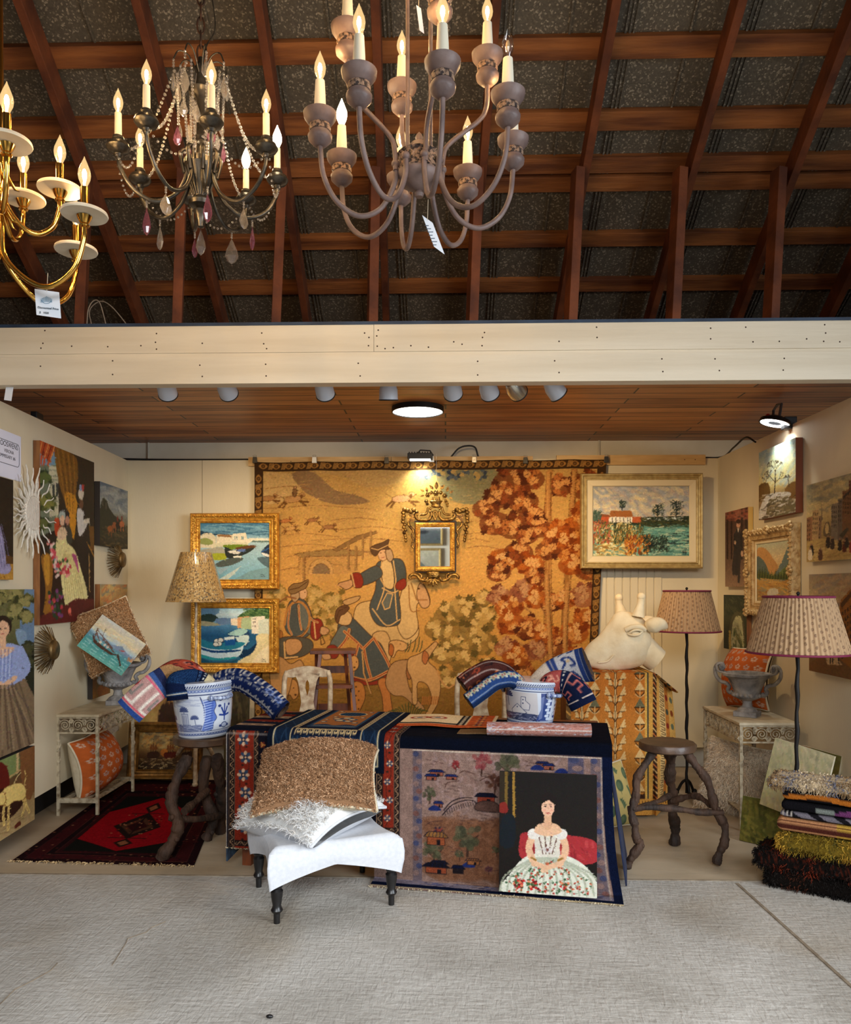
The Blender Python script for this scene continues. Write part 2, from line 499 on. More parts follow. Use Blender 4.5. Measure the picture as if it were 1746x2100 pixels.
# ---- painted beam: two upper boards butted together, a batten and the lower board
YF = 4.05
xj = atY(767, 690, YF).x
def board(name, x0, x1, z0, z1, y0, y1, nails):
 b = MB(); b.box(x0, x1, y0, y1, z0, z1)
 b.cur = 1
 for px, py in nails:
  q = atY(px, py, y0); b.ball((q.x, y0, q.z), 0.0042, 0.002, 0.0042, 8, 5)
 return struct(b.build(name, [CREAM, NAIL]))
board('trim_4', -5.2, xj - 0.001, 2.728, 2.868, YF, YF + 0.06, [(92, 678), (88, 704), (84, 714), (147, 710), (221, 711), (289, 709), (321, 684), (319, 702), (321, 716), (537, 683), (541, 705), (547, 715), (415, 704), (748, 683), (756, 709), (757, 692)])
board('trim_5', xj + 0.001, 5.2, 2.728, 2.868, YF - 0.001, YF + 0.06, [(773, 689), (776, 677), (774, 710), (790, 715), (807, 713), (843, 709), (879, 712), (931, 701), (948, 706), (994, 682), (990, 692), (989, 709), (1147, 700), (1224, 671), (1225, 692), (1458, 673), (1458, 695), (1530, 671), (1545, 701), (1599, 700), (1655, 695), (1692, 666), (1694, 683), (1690, 700), (1723, 701)])
b = MB(); b.box(-5.2, 5.2, YF + 0.006, YF + 0.05, 2.708, 2.728); struct(b.build('trim_6', CREAM))
board('trim_7', -5.2, 5.2, 2.566, 2.708, YF - 0.002, YF + 0.078, [(83, 751), (231, 740), (231, 768), (410, 749), (415, 772), (545, 747), (546, 771), (735, 745), (739, 771), (980, 741), (980, 769), (1138, 740), (1147, 764), (1358, 736), (1360, 762), (1467, 736), (1476, 760), (1609, 735), (1607, 759)])
b = MB(); b.box(-5.2, 5.2, YF - 0.004, YF + 0.12, 2.868, 2.884); struct(b.build('trim_8', M('blue_edge_paint', C(44, 66, 92), C(30, 44, 64), 6, 0.6)))
# ---- roof: z of the rafters' undersides falls with Y
RS, RZ, RY = 0.56, 3.92, 4.65
RN = Vector((0, RS, 1)).normalized()
def on_roof(px, py, off=0.0):
 r = ray(px, py); k = off * math.sqrt(1 + RS * RS)
 d = (RZ + k + RS * RY - EYE) / (r.z + RS * r.y)
 return at(px, py, d)
def roof_z(y, off=0.0): return RZ + off * math.sqrt(1 + RS * RS) - RS * (y - RY)
RAFT = [(-215, 115), (34, 284), (277, 453), (527, 628), (769, 792), (1020, 965), (1266, 1146), (1525, 1335), (1770, 1514), (2015, 1700)]
for a, c in RAFT:
 p, q = on_roof(a, 0), on_roof(c, 664)
 d = (q - p).normalized()
 p = p + d * ((p.y - 1.2) / -d.y); q = q + d * ((6.7 - q.y) / d.y)
 b = MB(); b.bar(p + RN * 0.065, q + RN * 0.065, 0.046, 0.13, up=RN)
 struct(b.build('rafter', WOOD_D, bevel=0.003))
HR = 0.13
for py, w in ((-60, 0.1), (106, 0.112), (255, 0.11), (345, 0.098), (383, 0.098), (497, 0.1), (590, 0.1), (690, 0.1)):
 q = on_roof(873, py, HR)
 b = MB(); b.bar(Vector((-5.2, q.y, q.z)) + RN * 0.022, Vector((5.2, q.y, q.z)) + RN * 0.022, w, 0.044, up=RN)
 struct(b.build('purlin', WOOD_P, bevel=0.003))
def sheet_metal():
 m = bpy.data.materials.new('galvanised_sheet'); m.use_nodes = True
 n, l = m.node_tree.nodes, m.node_tree.links
 p = n['Principled BSDF']; p.inputs['Roughness'].default_value = 0.6; p.inputs['Metallic'].default_value = 0.25
 tc = n.new('ShaderNodeTexCoord')
 vo = n.new('ShaderNodeTexVoronoi'); vo.inputs['Scale'].default_value = 120
 l.new(tc.outputs['Object'], vo.inputs['Vector'])
 sp = n.new('ShaderNodeSeparateColor'); l.new(vo.outputs['Color'], sp.inputs[0])
 r = n.new('ShaderNodeValToRGB'); e = r.color_ramp.elements
 e[0].position = 0.0; e[0].color = C(98, 90, 77); e[1].position = 1.0; e[1].color = C(182, 170, 148)
 k = e.new(0.8); k.color = C(112, 103, 88)
 l.new(sp.outputs[0], r.inputs[0])
 nz = n.new('ShaderNodeTexNoise'); nz.inputs['Scale'].default_value = 1.6; nz.inputs['Detail'].default_value = 4
 l.new(tc.outputs['Object'], nz.inputs['Vector'])
 mr = n.new('ShaderNodeMapRange'); mr.inputs['To Min'].default_value = 0.7; mr.inputs['To Max'].default_value = 1.25
 l.new(nz.outputs['Fac'], mr.inputs['Value'])
 mx = n.new('ShaderNodeMix'); mx.data_type = 'RGBA'; mx.blend_type = 'MULTIPLY'; mx.inputs[0].default_value = 1
 l.new(r.outputs[0], mx.inputs[6]); l.new(mr.outputs[0], mx.inputs[7]); l.new(mx.outputs[2], p.inputs['Base Color'])
 return m
SHEET = sheet_metal()
b = MB()
ys, ye = 0.9, 6.75
o = HR + 0.045
def rp(x, y, off): return (x, y, roof_z(y, off))
b.add([rp(-5.4, ys, o), rp(5.4, ys, o), rp(5.4, ye, o), rp(-5.4, ye, o), rp(-5.4, ys, o + .01), rp(5.4, ys, o + .01), rp(5.4, ye, o + .01), rp(-5.4, ye, o + .01)],
 [(0, 3, 2, 1), (4, 5, 6, 7), (0, 1, 5, 4), (1, 2, 6, 5), (2, 3, 7, 6), (3, 0, 4, 7)])
for i in range(-17, 18):
 x = 0.02 + i * 0.315
 for dx in ((-0.022, 0, 0.022) if i % 2 else (0,)):
  b.bar(Vector(rp(x + dx, ys, o - 0.006)), Vector(rp(x + dx, ye, o - 0.006)), 0.011, 0.016, up=RN)
for y in (2.9, 4.35, 5.6):
 b.bar(Vector(rp(-5.4, y, o - 0.001)), Vector(rp(5.4, y, o - 0.001)), 0.012, 0.004, up=RN)
struct(b.build('ceiling.001', SHEET))
# far slope behind the camera and gable walls close the barn
b = MB(); zt = roof_z(0.9, o)
b.add([(-5.4, 0.9, zt), (5.4, 0.9, zt), (5.4, -4.9, zt - 0.56 * 5.8), (-5.4, -4.9, zt - 0.56 * 5.8)], [(0, 1, 2, 3)])
struct(b.build('ceiling.002', SHEET))
b = MB(); b.box(-5.5, -5.35, 0.5, 6.8, 0, 6.4); struct(b.build('wall_left.001', WOOD_D))
b = MB(); b.box(5.35, 5.5, 2.2, 6.8, 0, 6.4); struct(b.build('wall_right.001', WOOD_D))
b = MB(); b.box(-5.4, 5.4, 6.76, 6.9, 0, 3.2); struct(b.build('wall_back.002', WOOD_D))
for tx, bx in ((-32, -36), (179, 165), (374, 364), (579, 566), (769, 764), (980, 968), (1186, 1170), (1396, 1380), (1598, 1581), (1805, 1780)):
 p, q = atY(tx, 348, 4.60), atY(bx, 664, 4.60)
 d = (q - p).normalized(); q = q + d * ((q.z - 2.775) / -d.z)
 b = MB(); b.bar(p, q, 0.085, 0.055, up=(1, 0.25, 0)); struct(b.build('post', WOOD_D, bevel=0.003))
# ================================================================== PICTURE MAKING (plain numpy)
def vnoise(h, w, cell, seed=0, octaves=3):
 """smooth value noise in 0..1"""
 g = np.random.default_rng(seed); out = np.zeros((h, w)); amp, tot = 1.0, 0.0
 for o in range(octaves):
  c = max(1.5, cell / 2 ** o)
  gh, gw = int(h / c) + 3, int(w / c) + 3
  r = g.random((gh, gw))
  yy = np.arange(h) / c; xx = np.arange(w) / c
  yi = yy.astype(int); xi = xx.astype(int)
  fy = (yy - yi)[:, None]; fx = (xx - xi)[None, :]
  fy = fy * fy * (3 - 2 * fy); fx = fx * fx * (3 - 2 * fx)
  a = r[yi][:, xi]; b = r[yi][:, xi + 1]; c_ = r[yi + 1][:, xi]; d = r[yi + 1][:, xi + 1]
  out += amp * ((a * (1 - fx) + b * fx) * (1 - fy) + (c_ * (1 - fx) + d * fx) * fy)
  tot += amp; amp *= 0.5
 return out / tot
class Pic:
 """small painter: shapes in any quad's own coordinates, kept as an sRGB array"""
 SS = 2
 def __init__(s, quad, nx, ny, bg=(128, 128, 128), seed=1):
  if len(quad) == 4 and not hasattr(quad[0], '__len__'):
   x0, y0, x1, y1 = quad; quad = [(x0, y0), (x1, y0), (x1, y1), (x0, y1)]
  s.nx, s.ny = nx, ny; s.W, s.H = nx * s.SS, ny * s.SS
  s.a = np.zeros((s.H, s.W, 3)); s.a[:] = bg
  dst = [(0, 0), (s.W, 0), (s.W, s.H), (0, s.H)]
  A, B = [], []
  for (x, y), (u, v) in zip(quad, dst):
   A.append([x, y, 1, 0, 0, 0, -u * x, -u * y]); B.append(u)
   A.append([0, 0, 0, x, y, 1, -v * x, -v * y]); B.append(v)
  h = np.linalg.solve(np.array(A, float), np.array(B, float))
  s.h = np.append(h, 1).reshape(3, 3)
  q = np.array(quad, float)
  s.k = 0.5 * (s.W / np.linalg.norm(q[1] - q[0]) + s.H / np.linalg.norm(q[3] - q[0]))
  s.r = random.Random(seed); s.seed = seed
 def T(s, pts):
  p = np.array(pts, float); q = np.c_[p, np.ones(len(p))] @ s.h.T
  return q[:, :2] / q[:, 2:3]
 def _blend(s, y0, y1, x0, x1, mask, col, a):
  if a >= 1: s.a[y0:y1, x0:x1][mask] = col
  else:
   t = s.a[y0:y1, x0:x1]; t[mask] = t[mask] * (1 - a) + np.array(col) * a
 def poly(s, pts, col, a=1.0, smooth=0, edge=None, ew=1.0):
  if smooth:
   P = np.array(pts, float); n = len(P); o = []
   for i in range(n):
    p0, p1, p2, p3 = P[i - 1], P[i], P[(i + 1) % n], P[(i + 2) % n]
    for k in range(smooth):
     t = k / smooth
     o.append(0.5 * (2 * p1 + (p2 - p0) * t + (2 * p0 - 5 * p1 + 4 * p2 - p3) * t * t + (3 * p1 - 3 * p2 + p3 - p0) * t ** 3))
   pts = o
  q = s.T(pts)
  x0, y0 = np.floor(q.min(0)).astype(int); x1, y1 = np.ceil(q.max(0)).astype(int) + 1
  x0, y0 = max(0, x0), max(0, y0); x1, y1 = min(s.W, x1), min(s.H, y1)
  if x1 > x0 and y1 > y0:
   X = np.arange(x0, x1)[None, :] + 0.5; Y = np.arange(y0, y1)[:, None] + 0.5
   m = np.zeros((y1 - y0, x1 - x0), bool)
   for (ax, ay), (bx, by) in zip(q, np.roll(q, -1, axis=0)):
    if ay == by: continue
    m ^= ((ay > Y) != (by > Y)) & (X < (bx - ax) * (Y - ay) / (by - ay) + ax)
   s._blend(y0, y1, x0, x1, m, col, a)
  if edge is not None:
   s.line(list(pts) + [pts[0]], ew, edge)
  return s
 def ell(s, cx, cy, rx, ry, col, rot=0.0, a=1.0, edge=None, ew=1.0):
  c, n = math.cos(rot), math.sin(rot)
  return s.poly([(cx + rx * math.cos(t) * c - ry * math.sin(t) * n, cy + rx * math.cos(t) * n + ry * math.sin(t) * c)
     for t in np.linspace(0, 2 * PI, 20, endpoint=False)], col, a, edge=edge, ew=ew)
 def line(s, pts, w, col, a=1.0, smooth=0):
  if smooth:
   P = [np.array(p, float) for p in pts]; P = [2 * P[0] - P[1]] + P + [2 * P[-1] - P[-2]]; o = []
   for i in range(1, len(P) - 2):
    for k in range(smooth):
     t = k / smooth; p0, p1, p2, p3 = P[i - 1:i + 3]
     o.append(0.5 * (2 * p1 + (p2 - p0) * t + (2 * p0 - 5 * p1 + 4 * p2 - p3) * t * t + (3 * p1 - 3 * p2 + p3 - p0) * t ** 3))
   o.append(P[-2]); pts = o
  q = s.T(pts); r = max(0.55, w * s.k / 2)
  for (ax, ay), (bx, by) in zip(q[:-1], q[1:]):
   x0 = max(0, int(min(ax, bx) - r - 1)); x1 = min(s.W, int(max(ax, bx) + r + 2))
   y0 = max(0, int(min(ay, by) - r - 1)); y1 = min(s.H, int(max(ay, by) + r + 2))
   if x1 <= x0 or y1 <= y0: continue
   X = np.arange(x0, x1)[None, :] + 0.5; Y = np.arange(y0, y1)[:, None] + 0.5
   dx, dy = bx - ax, by - ay; L = dx * dx + dy * dy + 1e-9
   t = np.clip(((X - ax) * dx + (Y - ay) * dy) / L, 0, 1)
   m = (X - ax - t * dx) ** 2 + (Y - ay - t * dy) ** 2 <= r * r
   s._blend(y0, y1, x0, x1, m, col, a)
  return s
 def vgrad(s, stops):
  """vertical gradient in array space: [(0..1, colour)]"""
  y = np.linspace(0, 1, s.H)
  for c in range(3): s.a[:, :, c] = np.interp(y, [t for t, _ in stops], [k[c] for _, k in stops])[:, None]
  return s
 def noise(s, cell, amp, seed=0, tint=(1, 1, 1), octaves=3):
  n = vnoise(s.H, s.W, cell * s.SS, seed + s.seed * 31, octaves) - 0.5
  s.a *= 1 + n[:, :, None] * 2 * amp * np.array(tint)
  return s
 def brush(s, n, box, cols, ln, w, ang=0.0, da=0.5, a=0.5):
  x0, y0, x1, y1 = box
  for _ in range(n):
   x, y = s.r.uniform(x0, x1), s.r.uniform(y0, y1); t = ang + s.r.uniform(-da, da); l = ln * s.r.uniform(.5, 1.3)
   s.line([(x, y), (x + l * math.cos(t), y + l * math.sin(t))], w * s.r.uniform(.5, 1.4), s.r.choice(cols), a)
  return s
 def leaves(s, cx, cy, r, cols, n=10, ls=None, flat=1.0, edge=None):
  """fan-lobed foliage: dark at the back, light on top"""
  ls = ls or r * 0.55
  for i in range(n):
   f = i / max(1, n - 1)
   t = s.r.uniform(0, 2 * PI); d = r * math.sqrt(s.r.random()) * (1 - 0.45 * f)
   x, y = cx + d * math.cos(t), cy + d * math.sin(t) * flat
   col = cols[min(len(cols) - 1, int(f * len(cols)))]
   th = s.r.uniform(-2.6, -0.5)
   for k in range(5):
    q = th + (k - 2) * 0.55; L = ls * (1 - 0.12 * abs(k - 2))
    s.ell(x + L * .5 * math.cos(q), y + L * .5 * math.sin(q), L * .55, L * .24, col, q)
   if edge is not None:
    s.line([(x, y), (x + ls * .8 * math.cos(th), y + ls * .8 * math.sin(th))], 0.8, edge)
  return s
 def daub(s):
  """break flat areas into short strokes of slightly varied colour"""
  g = np.random.default_rng(s.seed); n = s.W * s.H // 22
  x, y = g.integers(0, s.W, n), g.integers(0, s.H, n); t = g.normal(0 if s.seed == 3 else .5, .5, n); L = g.integers(3, 9, n)
  c = np.clip(s.a[y, x] * g.normal(1, .07, (n, 1)) + g.normal(0, 5, (n, 3)), 0, 255)
  for k in range(9):
   for q in (0, 1):
    m = k < L; xx = np.clip((x + k * np.cos(t)).astype(int), 0, s.W - 1); yy = np.clip((y + k * np.sin(t) + q).astype(int), 0, s.H - 1)
    s.a[yy[m], xx[m]] = c[m]
 def out(s, gain=(1, 1, 1), gamma=1.0):
  """(ny, nx, 3) sRGB"""
  if s.seed < 30 and s.seed != 3: s.daub()
  a = s.a.reshape(s.ny, s.SS, s.nx, s.SS, 3).mean((1, 3))
  if gamma != 1: a = 255 * (np.clip(a, 0, 255) / 255) ** gamma
  return np.clip(a * np.array(gain), 2, 250)
def fret(p, x0, y0, x1, y1, n, h, col, w):
 """Greek-key line along a straight strip from (x0, y0) to (x1, y1)"""
 d = np.array([x1 - x0, y1 - y0], float) / n; u = d / np.linalg.norm(d); v = np.array([-u[1], u[0]]) * h
 o = np.array([x0, y0], float)
 for i in range(n):
  a = o + d * i
  P = [(0, 1), (0, 0), (.8, 0), (.8, .7), (.35, .7), (.35, .4)]
  p.line([tuple(a + d * q + v * r) for q, r in P], w, col)
 return p
# ------------------------------------------------------------------ the hunting tapestry (photo pixels as its own units)
def pic_tapestry():
 p = Pic((522, 945, 1242, 1500), 560, 432, (214, 166, 96), seed=3)
 p.vgrad([(0, (196, 158, 92)), (.2, (208, 164, 92)), (.45, (222, 168, 90)), (.7, (206, 150, 72)), (1, (150, 106, 44))])
 br, dk = (122, 82, 40), (88, 56, 28)
 p.poly([(538, 972), (575, 966), (606, 974), (618, 1000), (600, 1020), (540, 1030)], (212, 178, 118), smooth=6)
 p.poly([(600, 968), (640, 966), (672, 990), (690, 1004), (735, 1016), (760, 1030), (700, 1034), (660, 1026), (630, 1010), (612, 992)], (150, 120, 84), smooth=6)
 p.poly([(640, 966), (700, 975), (760, 1000), (830, 985), (830, 966)], (196, 160, 100), smooth=6)
 p.poly([(905, 965), (1015, 965), (1025, 1012), (985, 1034), (930, 1028), (905, 1000)], (140, 134, 98), smooth=6)
 for y, x0, x1 in ((1000, 545, 640), (1022, 545, 640), (1041, 540, 760), (1066, 680, 790), (1085, 700, 830), (1098, 545, 700), (1108, 640, 830), (1120, 575, 700), (1141, 590, 640), (1168, 575, 640), (1176, 610, 690), (1072, 960, 1060), (1110, 950, 1010), (1125, 960, 1030), (1098, 950, 1040)):
  p.line([(x0, y), ((x0 + x1) / 2, y - 5), (x1, y + 2)], 1.3, (158, 112, 62), smooth=5)
 p.brush(420, (540, 966, 1230, 1200), [(226, 182, 112), (190, 142, 78), (210, 160, 90)], 26, 1.6, 0, .12, .35)
 def hound(x, y, k, col, f=1):
  E = lambda cx, cy, a, b, r=0: p.ell(x + f * cx * k, y + cy * k, a * k, b * k, col, r * f, edge=br, ew=1.0)
  for q in ((-9, 2, -17, 9), (-7, 3, -12, 10), (8, 2, 16, 8), (9, 3, 19, 4)):
   p.line([(x + f * q[0] * k, y + q[1] * k), (x + f * q[2] * k, y + q[3] * k)], 2.4 * k, br)
  E(0, 0, 11, 4.2, -.1); E(12, -5, 3.4, 2.4, .3); p.line([(x - f * 10 * k, y - 1 * k), (x - f * 18 * k, y - 5 * k)], 1.2, br)
  p.ell(x + f * 11 * k, y - 3 * k, 1.6 * k, 2.6 * k, br)
 hound(586, 1066, 1.0, (198, 130, 74)); hound(597, 1082, 1.05, (212, 166, 100)); hound(643, 1066, .95, (170, 118, 72)); hound(676, 1080, 1.1, (172, 122, 76))
 hound(602, 1022, 1.7, (196, 150, 96)); hound(550, 1020, 1.3, (186, 138, 86)); hound(826, 1022, 1.8, (216, 164, 118))
 p.ell(606, 1008, 5, 9, (130, 96, 60), edge=dk); p.ell(607, 998, 3, 3, (196, 150, 110), edge=dk)
 p.poly([(616, 1140), (735, 1132), (738, 1180), (616, 1176)], (206, 156, 88), edge=(150, 108, 60), ew=1.2)
 for i in range(26): p.line([(620 + (i * 37) % 112, 1140 + (i * 17) % 34), (632 + (i * 37) % 112, 1140 + (i * 17) % 34)], 1.1, (160, 116, 66))
 p.ell(662, 1172, 26, 27, (214, 166, 98), edge=(150, 108, 60)); p.ell(662, 1175, 18, 20, (150, 120, 84), edge=br)
 p.poly([(620, 1176), (740, 1176), (740, 1200), (620, 1200)], (216, 164, 90))
 p.poly([(606, 1134), (700, 1124), (750, 1130), (748, 1138), (620, 1142)], (168, 132, 78), edge=br)
 p.poly([(686, 1126), (736, 1098), (775, 1088), (776, 1094), (740, 1106), (694, 1130)], (150, 114, 66), edge=br)
 for x, y in ((718, 1118), (734, 1120), (748, 1096), (764, 1090), (626, 1142)): p.line([(x, y), (x, y + 48)], 5, (170, 128, 74)); p.line([(x + 2.6, y), (x + 2.6, y + 48)], 1, br)
 p.line([(735, 1130), (800, 1133)], 4, (160, 120, 70))
 p.poly([(560, 1200), (640, 1200), (700, 1180), (760, 1165), (860, 1158), (1000, 1180), (1000, 1240), (560, 1240)], (220, 166, 88), smooth=5)
 p.brush(260, (545, 1190, 1000, 1300), [(232, 180, 100), (206, 150, 74)], 24, 1.6, 0, .15, .35)
 GR = [(134, 108, 48), (160, 128, 60), (190, 152, 80), (214, 176, 104)]
 for x, y, r in ((665, 1250, 34), (690, 1232, 26), (645, 1225, 20), (680, 1285, 36), (650, 1290, 30), (705, 1265, 24), (560, 1240, 22), (575, 1222, 18)):
  p.leaves(x, y, r, GR, 20, 12)
 OL = [(98, 80, 36), (124, 98, 46), (156, 122, 60), (192, 154, 84), (214, 178, 108)]
 for x, y, r in ((930, 1262, 30), (960, 1248, 30), (905, 1290, 26), (945, 1305, 36), (985, 1290, 34), (1005, 1262, 24), (1000, 1320, 30), (960, 1345, 34), (920, 1340, 28), (975, 1385, 36), (935, 1400, 30), (1010, 1370, 24), (1000, 1232, 16)):
  p.ell(x, y, r, r * .8, OL[1], a=.7); p.leaves(x, y, r, OL, 20, 13)
 trunk, tl = (176, 122, 62), (214, 160, 92)
 p.poly([(1122, 966), (1134, 966), (1134, 1080), (1140, 1200), (1150, 1350), (1142, 1470), (1120, 1470), (1130, 1340), (1124, 1200), (1118, 1080)], trunk, edge=br)
 p.poly([(1172, 966), (1184, 966), (1180, 1150), (1178, 1300), (1184, 1470), (1166, 1470), (1164, 1250), (1168, 1100)], (168, 116, 58), edge=br)
 for x in (1128, 1134, 1174): p.line([(x, 970), (x + 3, 1200), (x + 6, 1440)], 1.4, tl, smooth=6)
 for q in ([(1130, 1110), (1100, 1080), (1070, 1060), (1055, 1010)], [(1072, 1064), (1010, 1066)], [(1128, 1260), (1105, 1200), (1085, 1165)], [(1100, 1255), (1065, 1235), (1030, 1218)], [(1130, 1360), (1090, 1325), (1055, 1315)], [(1128, 1330), (1100, 1290)]):
  p.line(q, 5, (196, 142, 80), smooth=5); p.line([(a + 1.5, b_ + 1.5) for a, b_ in q], 1.2, br, smooth=5)
 RU = [(84, 40, 20), (112, 54, 24), (146, 74, 34), (186, 114, 56), (218, 158, 92)]
 ORr = [(128, 58, 20), (160, 76, 24), (190, 104, 38), (214, 144, 72), (228, 174, 108)]
 PK = [(120, 66, 42), (150, 88, 60), (176, 120, 82), (200, 150, 104)]
 T = [(1050, 990, 34, RU), (1030, 1020, 30, RU), (1090, 985, 26, RU), (1075, 1030, 30, RU), (1000, 1045, 26, RU), (1020, 1075, 30, RU), (1055, 1085, 28, RU), (1095, 1060, 26, RU), (1110, 1085, 24, RU), (1085, 1100, 22, RU),
  (1150, 1000, 26, RU), (1200, 1000, 34, RU), (1210, 1050, 32, ORr), (1190, 1085, 30, ORr), (1150, 1095, 28, ORr), (1165, 1120, 34, ORr), (1130, 1130, 24, RU), (1205, 1130, 32, ORr), (1215, 1170, 28, RU), (1180, 1160, 26, ORr),
  (1040, 1150, 30, ORr), (1070, 1135, 28, RU), (1095, 1160, 26, ORr), (1030, 1175, 24, RU), (1105, 1185, 20, RU), (1035, 1225, 24, PK), (1055, 1245, 28, ORr), (1080, 1215, 24, PK), (1110, 1230, 24, ORr), (1060, 1280, 28, ORr), (1095, 1290, 28, RU), (1130, 1300, 26, ORr), (1140, 1240, 20, RU),
  (1170, 1230, 24, ORr), (1205, 1225, 28, PK), (1215, 1270, 26, ORr), (1190, 1300, 28, ORr), (1160, 1330, 26, RU), (1110, 1335, 24, PK), (1050, 1330, 22, PK), (1070, 1350, 26, ORr), (1090, 1385, 26, RU), (1060, 1400, 22, ORr), (1195, 1350, 28, ORr), (1215, 1395, 26, ORr), (1100, 1420, 24, ORr), (1190, 1430, 30, RU)]
 for x, y, r, c in T: p.ell(x, y, r * 1.1, r * .8, c[1], a=.75)
 for x, y, r, c in T: p.leaves(x, y, r, c, 17, 12, edge=c[0])
 for q in ([(1130, 1180), (1136, 1260), (1146, 1360)], [(1126, 970), (1128, 1060)], [(1178, 970), (1176, 1040)], [(1174, 1200), (1172, 1290), (1176, 1380)]): p.line(q, 11, (190, 134, 74), smooth=5); p.line([(a + 4, b_) for a, b_ in q], 2, br, smooth=5); p.line([(a - 2, b_) for a, b_ in q], 2, tl, smooth=5)
 p.poly([(1120, 1380), (1150, 1360), (1150, 1470), (1112, 1470)], (196, 142, 74), smooth=4, edge=br)
 BL = [(60, 70, 84), (90, 100, 108), (150, 140, 100)]
 for x, y in ((880, 972), (905, 970), (930, 974), (950, 968), (985, 975)): p.leaves(x, y, 14, [BL[0], BL[1], (190, 160, 96)], 9, 8)
 p.brush(240, (1030, 1400, 1230, 1480), [(150, 92, 40), (196, 126, 56), (120, 78, 36)], 10, 2, -1.4, .5, .6)
 p.poly([(522, 1400), (600, 1385), (760, 1400), (900, 1410), (1060, 1400), (1242, 1420), (1242, 1500), (522, 1500)], (146, 106, 46), smooth=5)
 p.brush(300, (540, 1400, 1230, 1498), [(150, 112, 50), (98, 72, 30), (176, 134, 66)], 14, 2, 0, .4, .5)
 p.daub()
 coat, cl, trim, skin, red = (84, 88, 84), (110, 112, 102), (226, 178, 112), (214, 160, 108), (148, 52, 34)
 cream, hat = (222, 178, 112), (98, 70, 44)
 def P(pts, c, e=dk, w=1.4, sm=5): p.poly(pts, c, smooth=sm, edge=e, ew=w)
 P([(735, 1245), (760, 1232), (800, 1232), (840, 1240), (862, 1268), (868, 1300), (850, 1320), (800, 1340), (752, 1330), (732, 1290)], (226, 184, 118))
 P([(838, 1195), (858, 1186), (872, 1192), (886, 1216), (890, 1236), (878, 1246), (866, 1236), (862, 1252), (866, 1290), (840, 1310), (822, 1280), (826, 1230)], (228, 188, 124))
 P([(868, 1196), (880, 1206), (890, 1234), (884, 1246), (872, 1244), (862, 1220)], (214, 164, 112))
 p.ell(866, 1207, 2.6, 1.8, dk); p.line([(850, 1195), (862, 1230), (884, 1230)], 2, (160, 106, 52)); p.line([(845, 1200), (850, 1250), (868, 1252)], 2, (160, 106, 52), smooth=5)
 p.line([(832, 1206), (842, 1190), (852, 1184)], 4, (196, 150, 92), smooth=4)
 P([(738, 1232), (716, 1240), (708, 1232), (728, 1224), (744, 1222)], (206, 162, 104))
 P([(772, 1300), (800, 1296), (812, 1330), (806, 1362), (790, 1366), (776, 1330)], (222, 176, 112))
 P([(776, 1160), (794, 1148), (826, 1146), (838, 1166), (838, 1196), (824, 1206), (830, 1270), (812, 1284), (780, 1280), (764, 1246), (776, 1206)], coat)
 P([(790, 1150), (806, 1150), (814, 1180), (812, 1206), (796, 1204), (788, 1180)], (228, 190, 128))
 for q in ([(788, 1152), (786, 1185), (794, 1206), (780, 1250)], [(812, 1150), (818, 1190), (816, 1206), (822, 1270)], [(770, 1248), (800, 1282), (828, 1270)], [(790, 1206), (812, 1215), (830, 1206)]): p.line(q, 2.6, trim, smooth=5)
 P([(800, 1216), (812, 1218), (806, 1246), (796, 1250), (790, 1236)], cl, trim, 2.2, 0)
 P([(778, 1160), (750, 1172), (738, 1182), (746, 1200), (778, 1190), (790, 1176)], coat)
 P([(724, 1178), (742, 1174), (750, 1190), (746, 1204), (730, 1202)], red); p.line([(726, 1176), (732, 1202)], 3, trim)
 P([(698, 1196), (716, 1190), (726, 1188), (728, 1200), (716, 1208), (706, 1204)], skin); p.line([(696, 1200), (712, 1197)], 2.4, skin)
 P([(820, 1194), (836, 1186), (840, 1200), (830, 1210), (818, 1206)], red)
 p.ell(791, 1136, 11, 14, (224, 176, 128), .15, edge=br); P([(796, 1124), (806, 1126), (812, 1142), (806, 1152), (798, 1144)], (196, 160, 118))
 P([(764, 1124), (772, 1118), (790, 1112), (802, 1106), (800, 1120), (804, 1126), (786, 1128), (776, 1140), (768, 1136)], hat); p.line([(766, 1124), (780, 1128), (800, 1118)], 1.6, trim)
 for x, y in ((786, 1134), (794, 1132)): p.ell(x, y, 1.6, 1, dk)
 p.line([(788, 1144), (793, 1143)], 1.2, (150, 60, 50))
 P([(594, 1238), (606, 1228), (624, 1226), (640, 1250), (646, 1282), (632, 1306), (600, 1302), (586, 1280)], coat)
 P([(612, 1240), (628, 1236), (640, 1262), (664, 1276), (668, 1300), (652, 1304), (624, 1288)], cl)
 P([(644, 1272), (662, 1270), (668, 1290), (656, 1312), (642, 1304)], red); p.line([(648, 1272), (652, 1308)], 3, trim)
 P([(664, 1284), (680, 1290), (676, 1300), (662, 1300)], skin)
 for q in ([(616, 1240), (618, 1270), (622, 1290)], [(598, 1240), (594, 1280), (602, 1300)], [(632, 1244), (642, 1268), (656, 1276)]):
  p.line(q, 4, trim, smooth=4); p.line(q, 1.4, red, smooth=4)
 p.line([(574, 1302), (588, 1306), (620, 1304), (636, 1286), (638, 1258), (624, 1236), (606, 1234), (592, 1250), (586, 1280)], 5, (190, 130, 66), smooth=5); p.line([(574, 1302), (588, 1306), (620, 1304), (636, 1286)], 1.2, dk, smooth=5)
 p.ell(577, 1300, 6, 9, (168, 108, 50), edge=dk)
 p.ell(625, 1216, 9, 12, (224, 176, 128), edge=br); P([(600, 1206), (612, 1204), (618, 1222), (608, 1234), (600, 1224)], (190, 156, 114))
 P([(594, 1206), (604, 1196), (620, 1194), (636, 1188), (632, 1204), (620, 1210), (608, 1216), (598, 1216)], (140, 108, 66)); p.line([(597, 1208), (616, 1204), (634, 1192)], 1.6, dk)
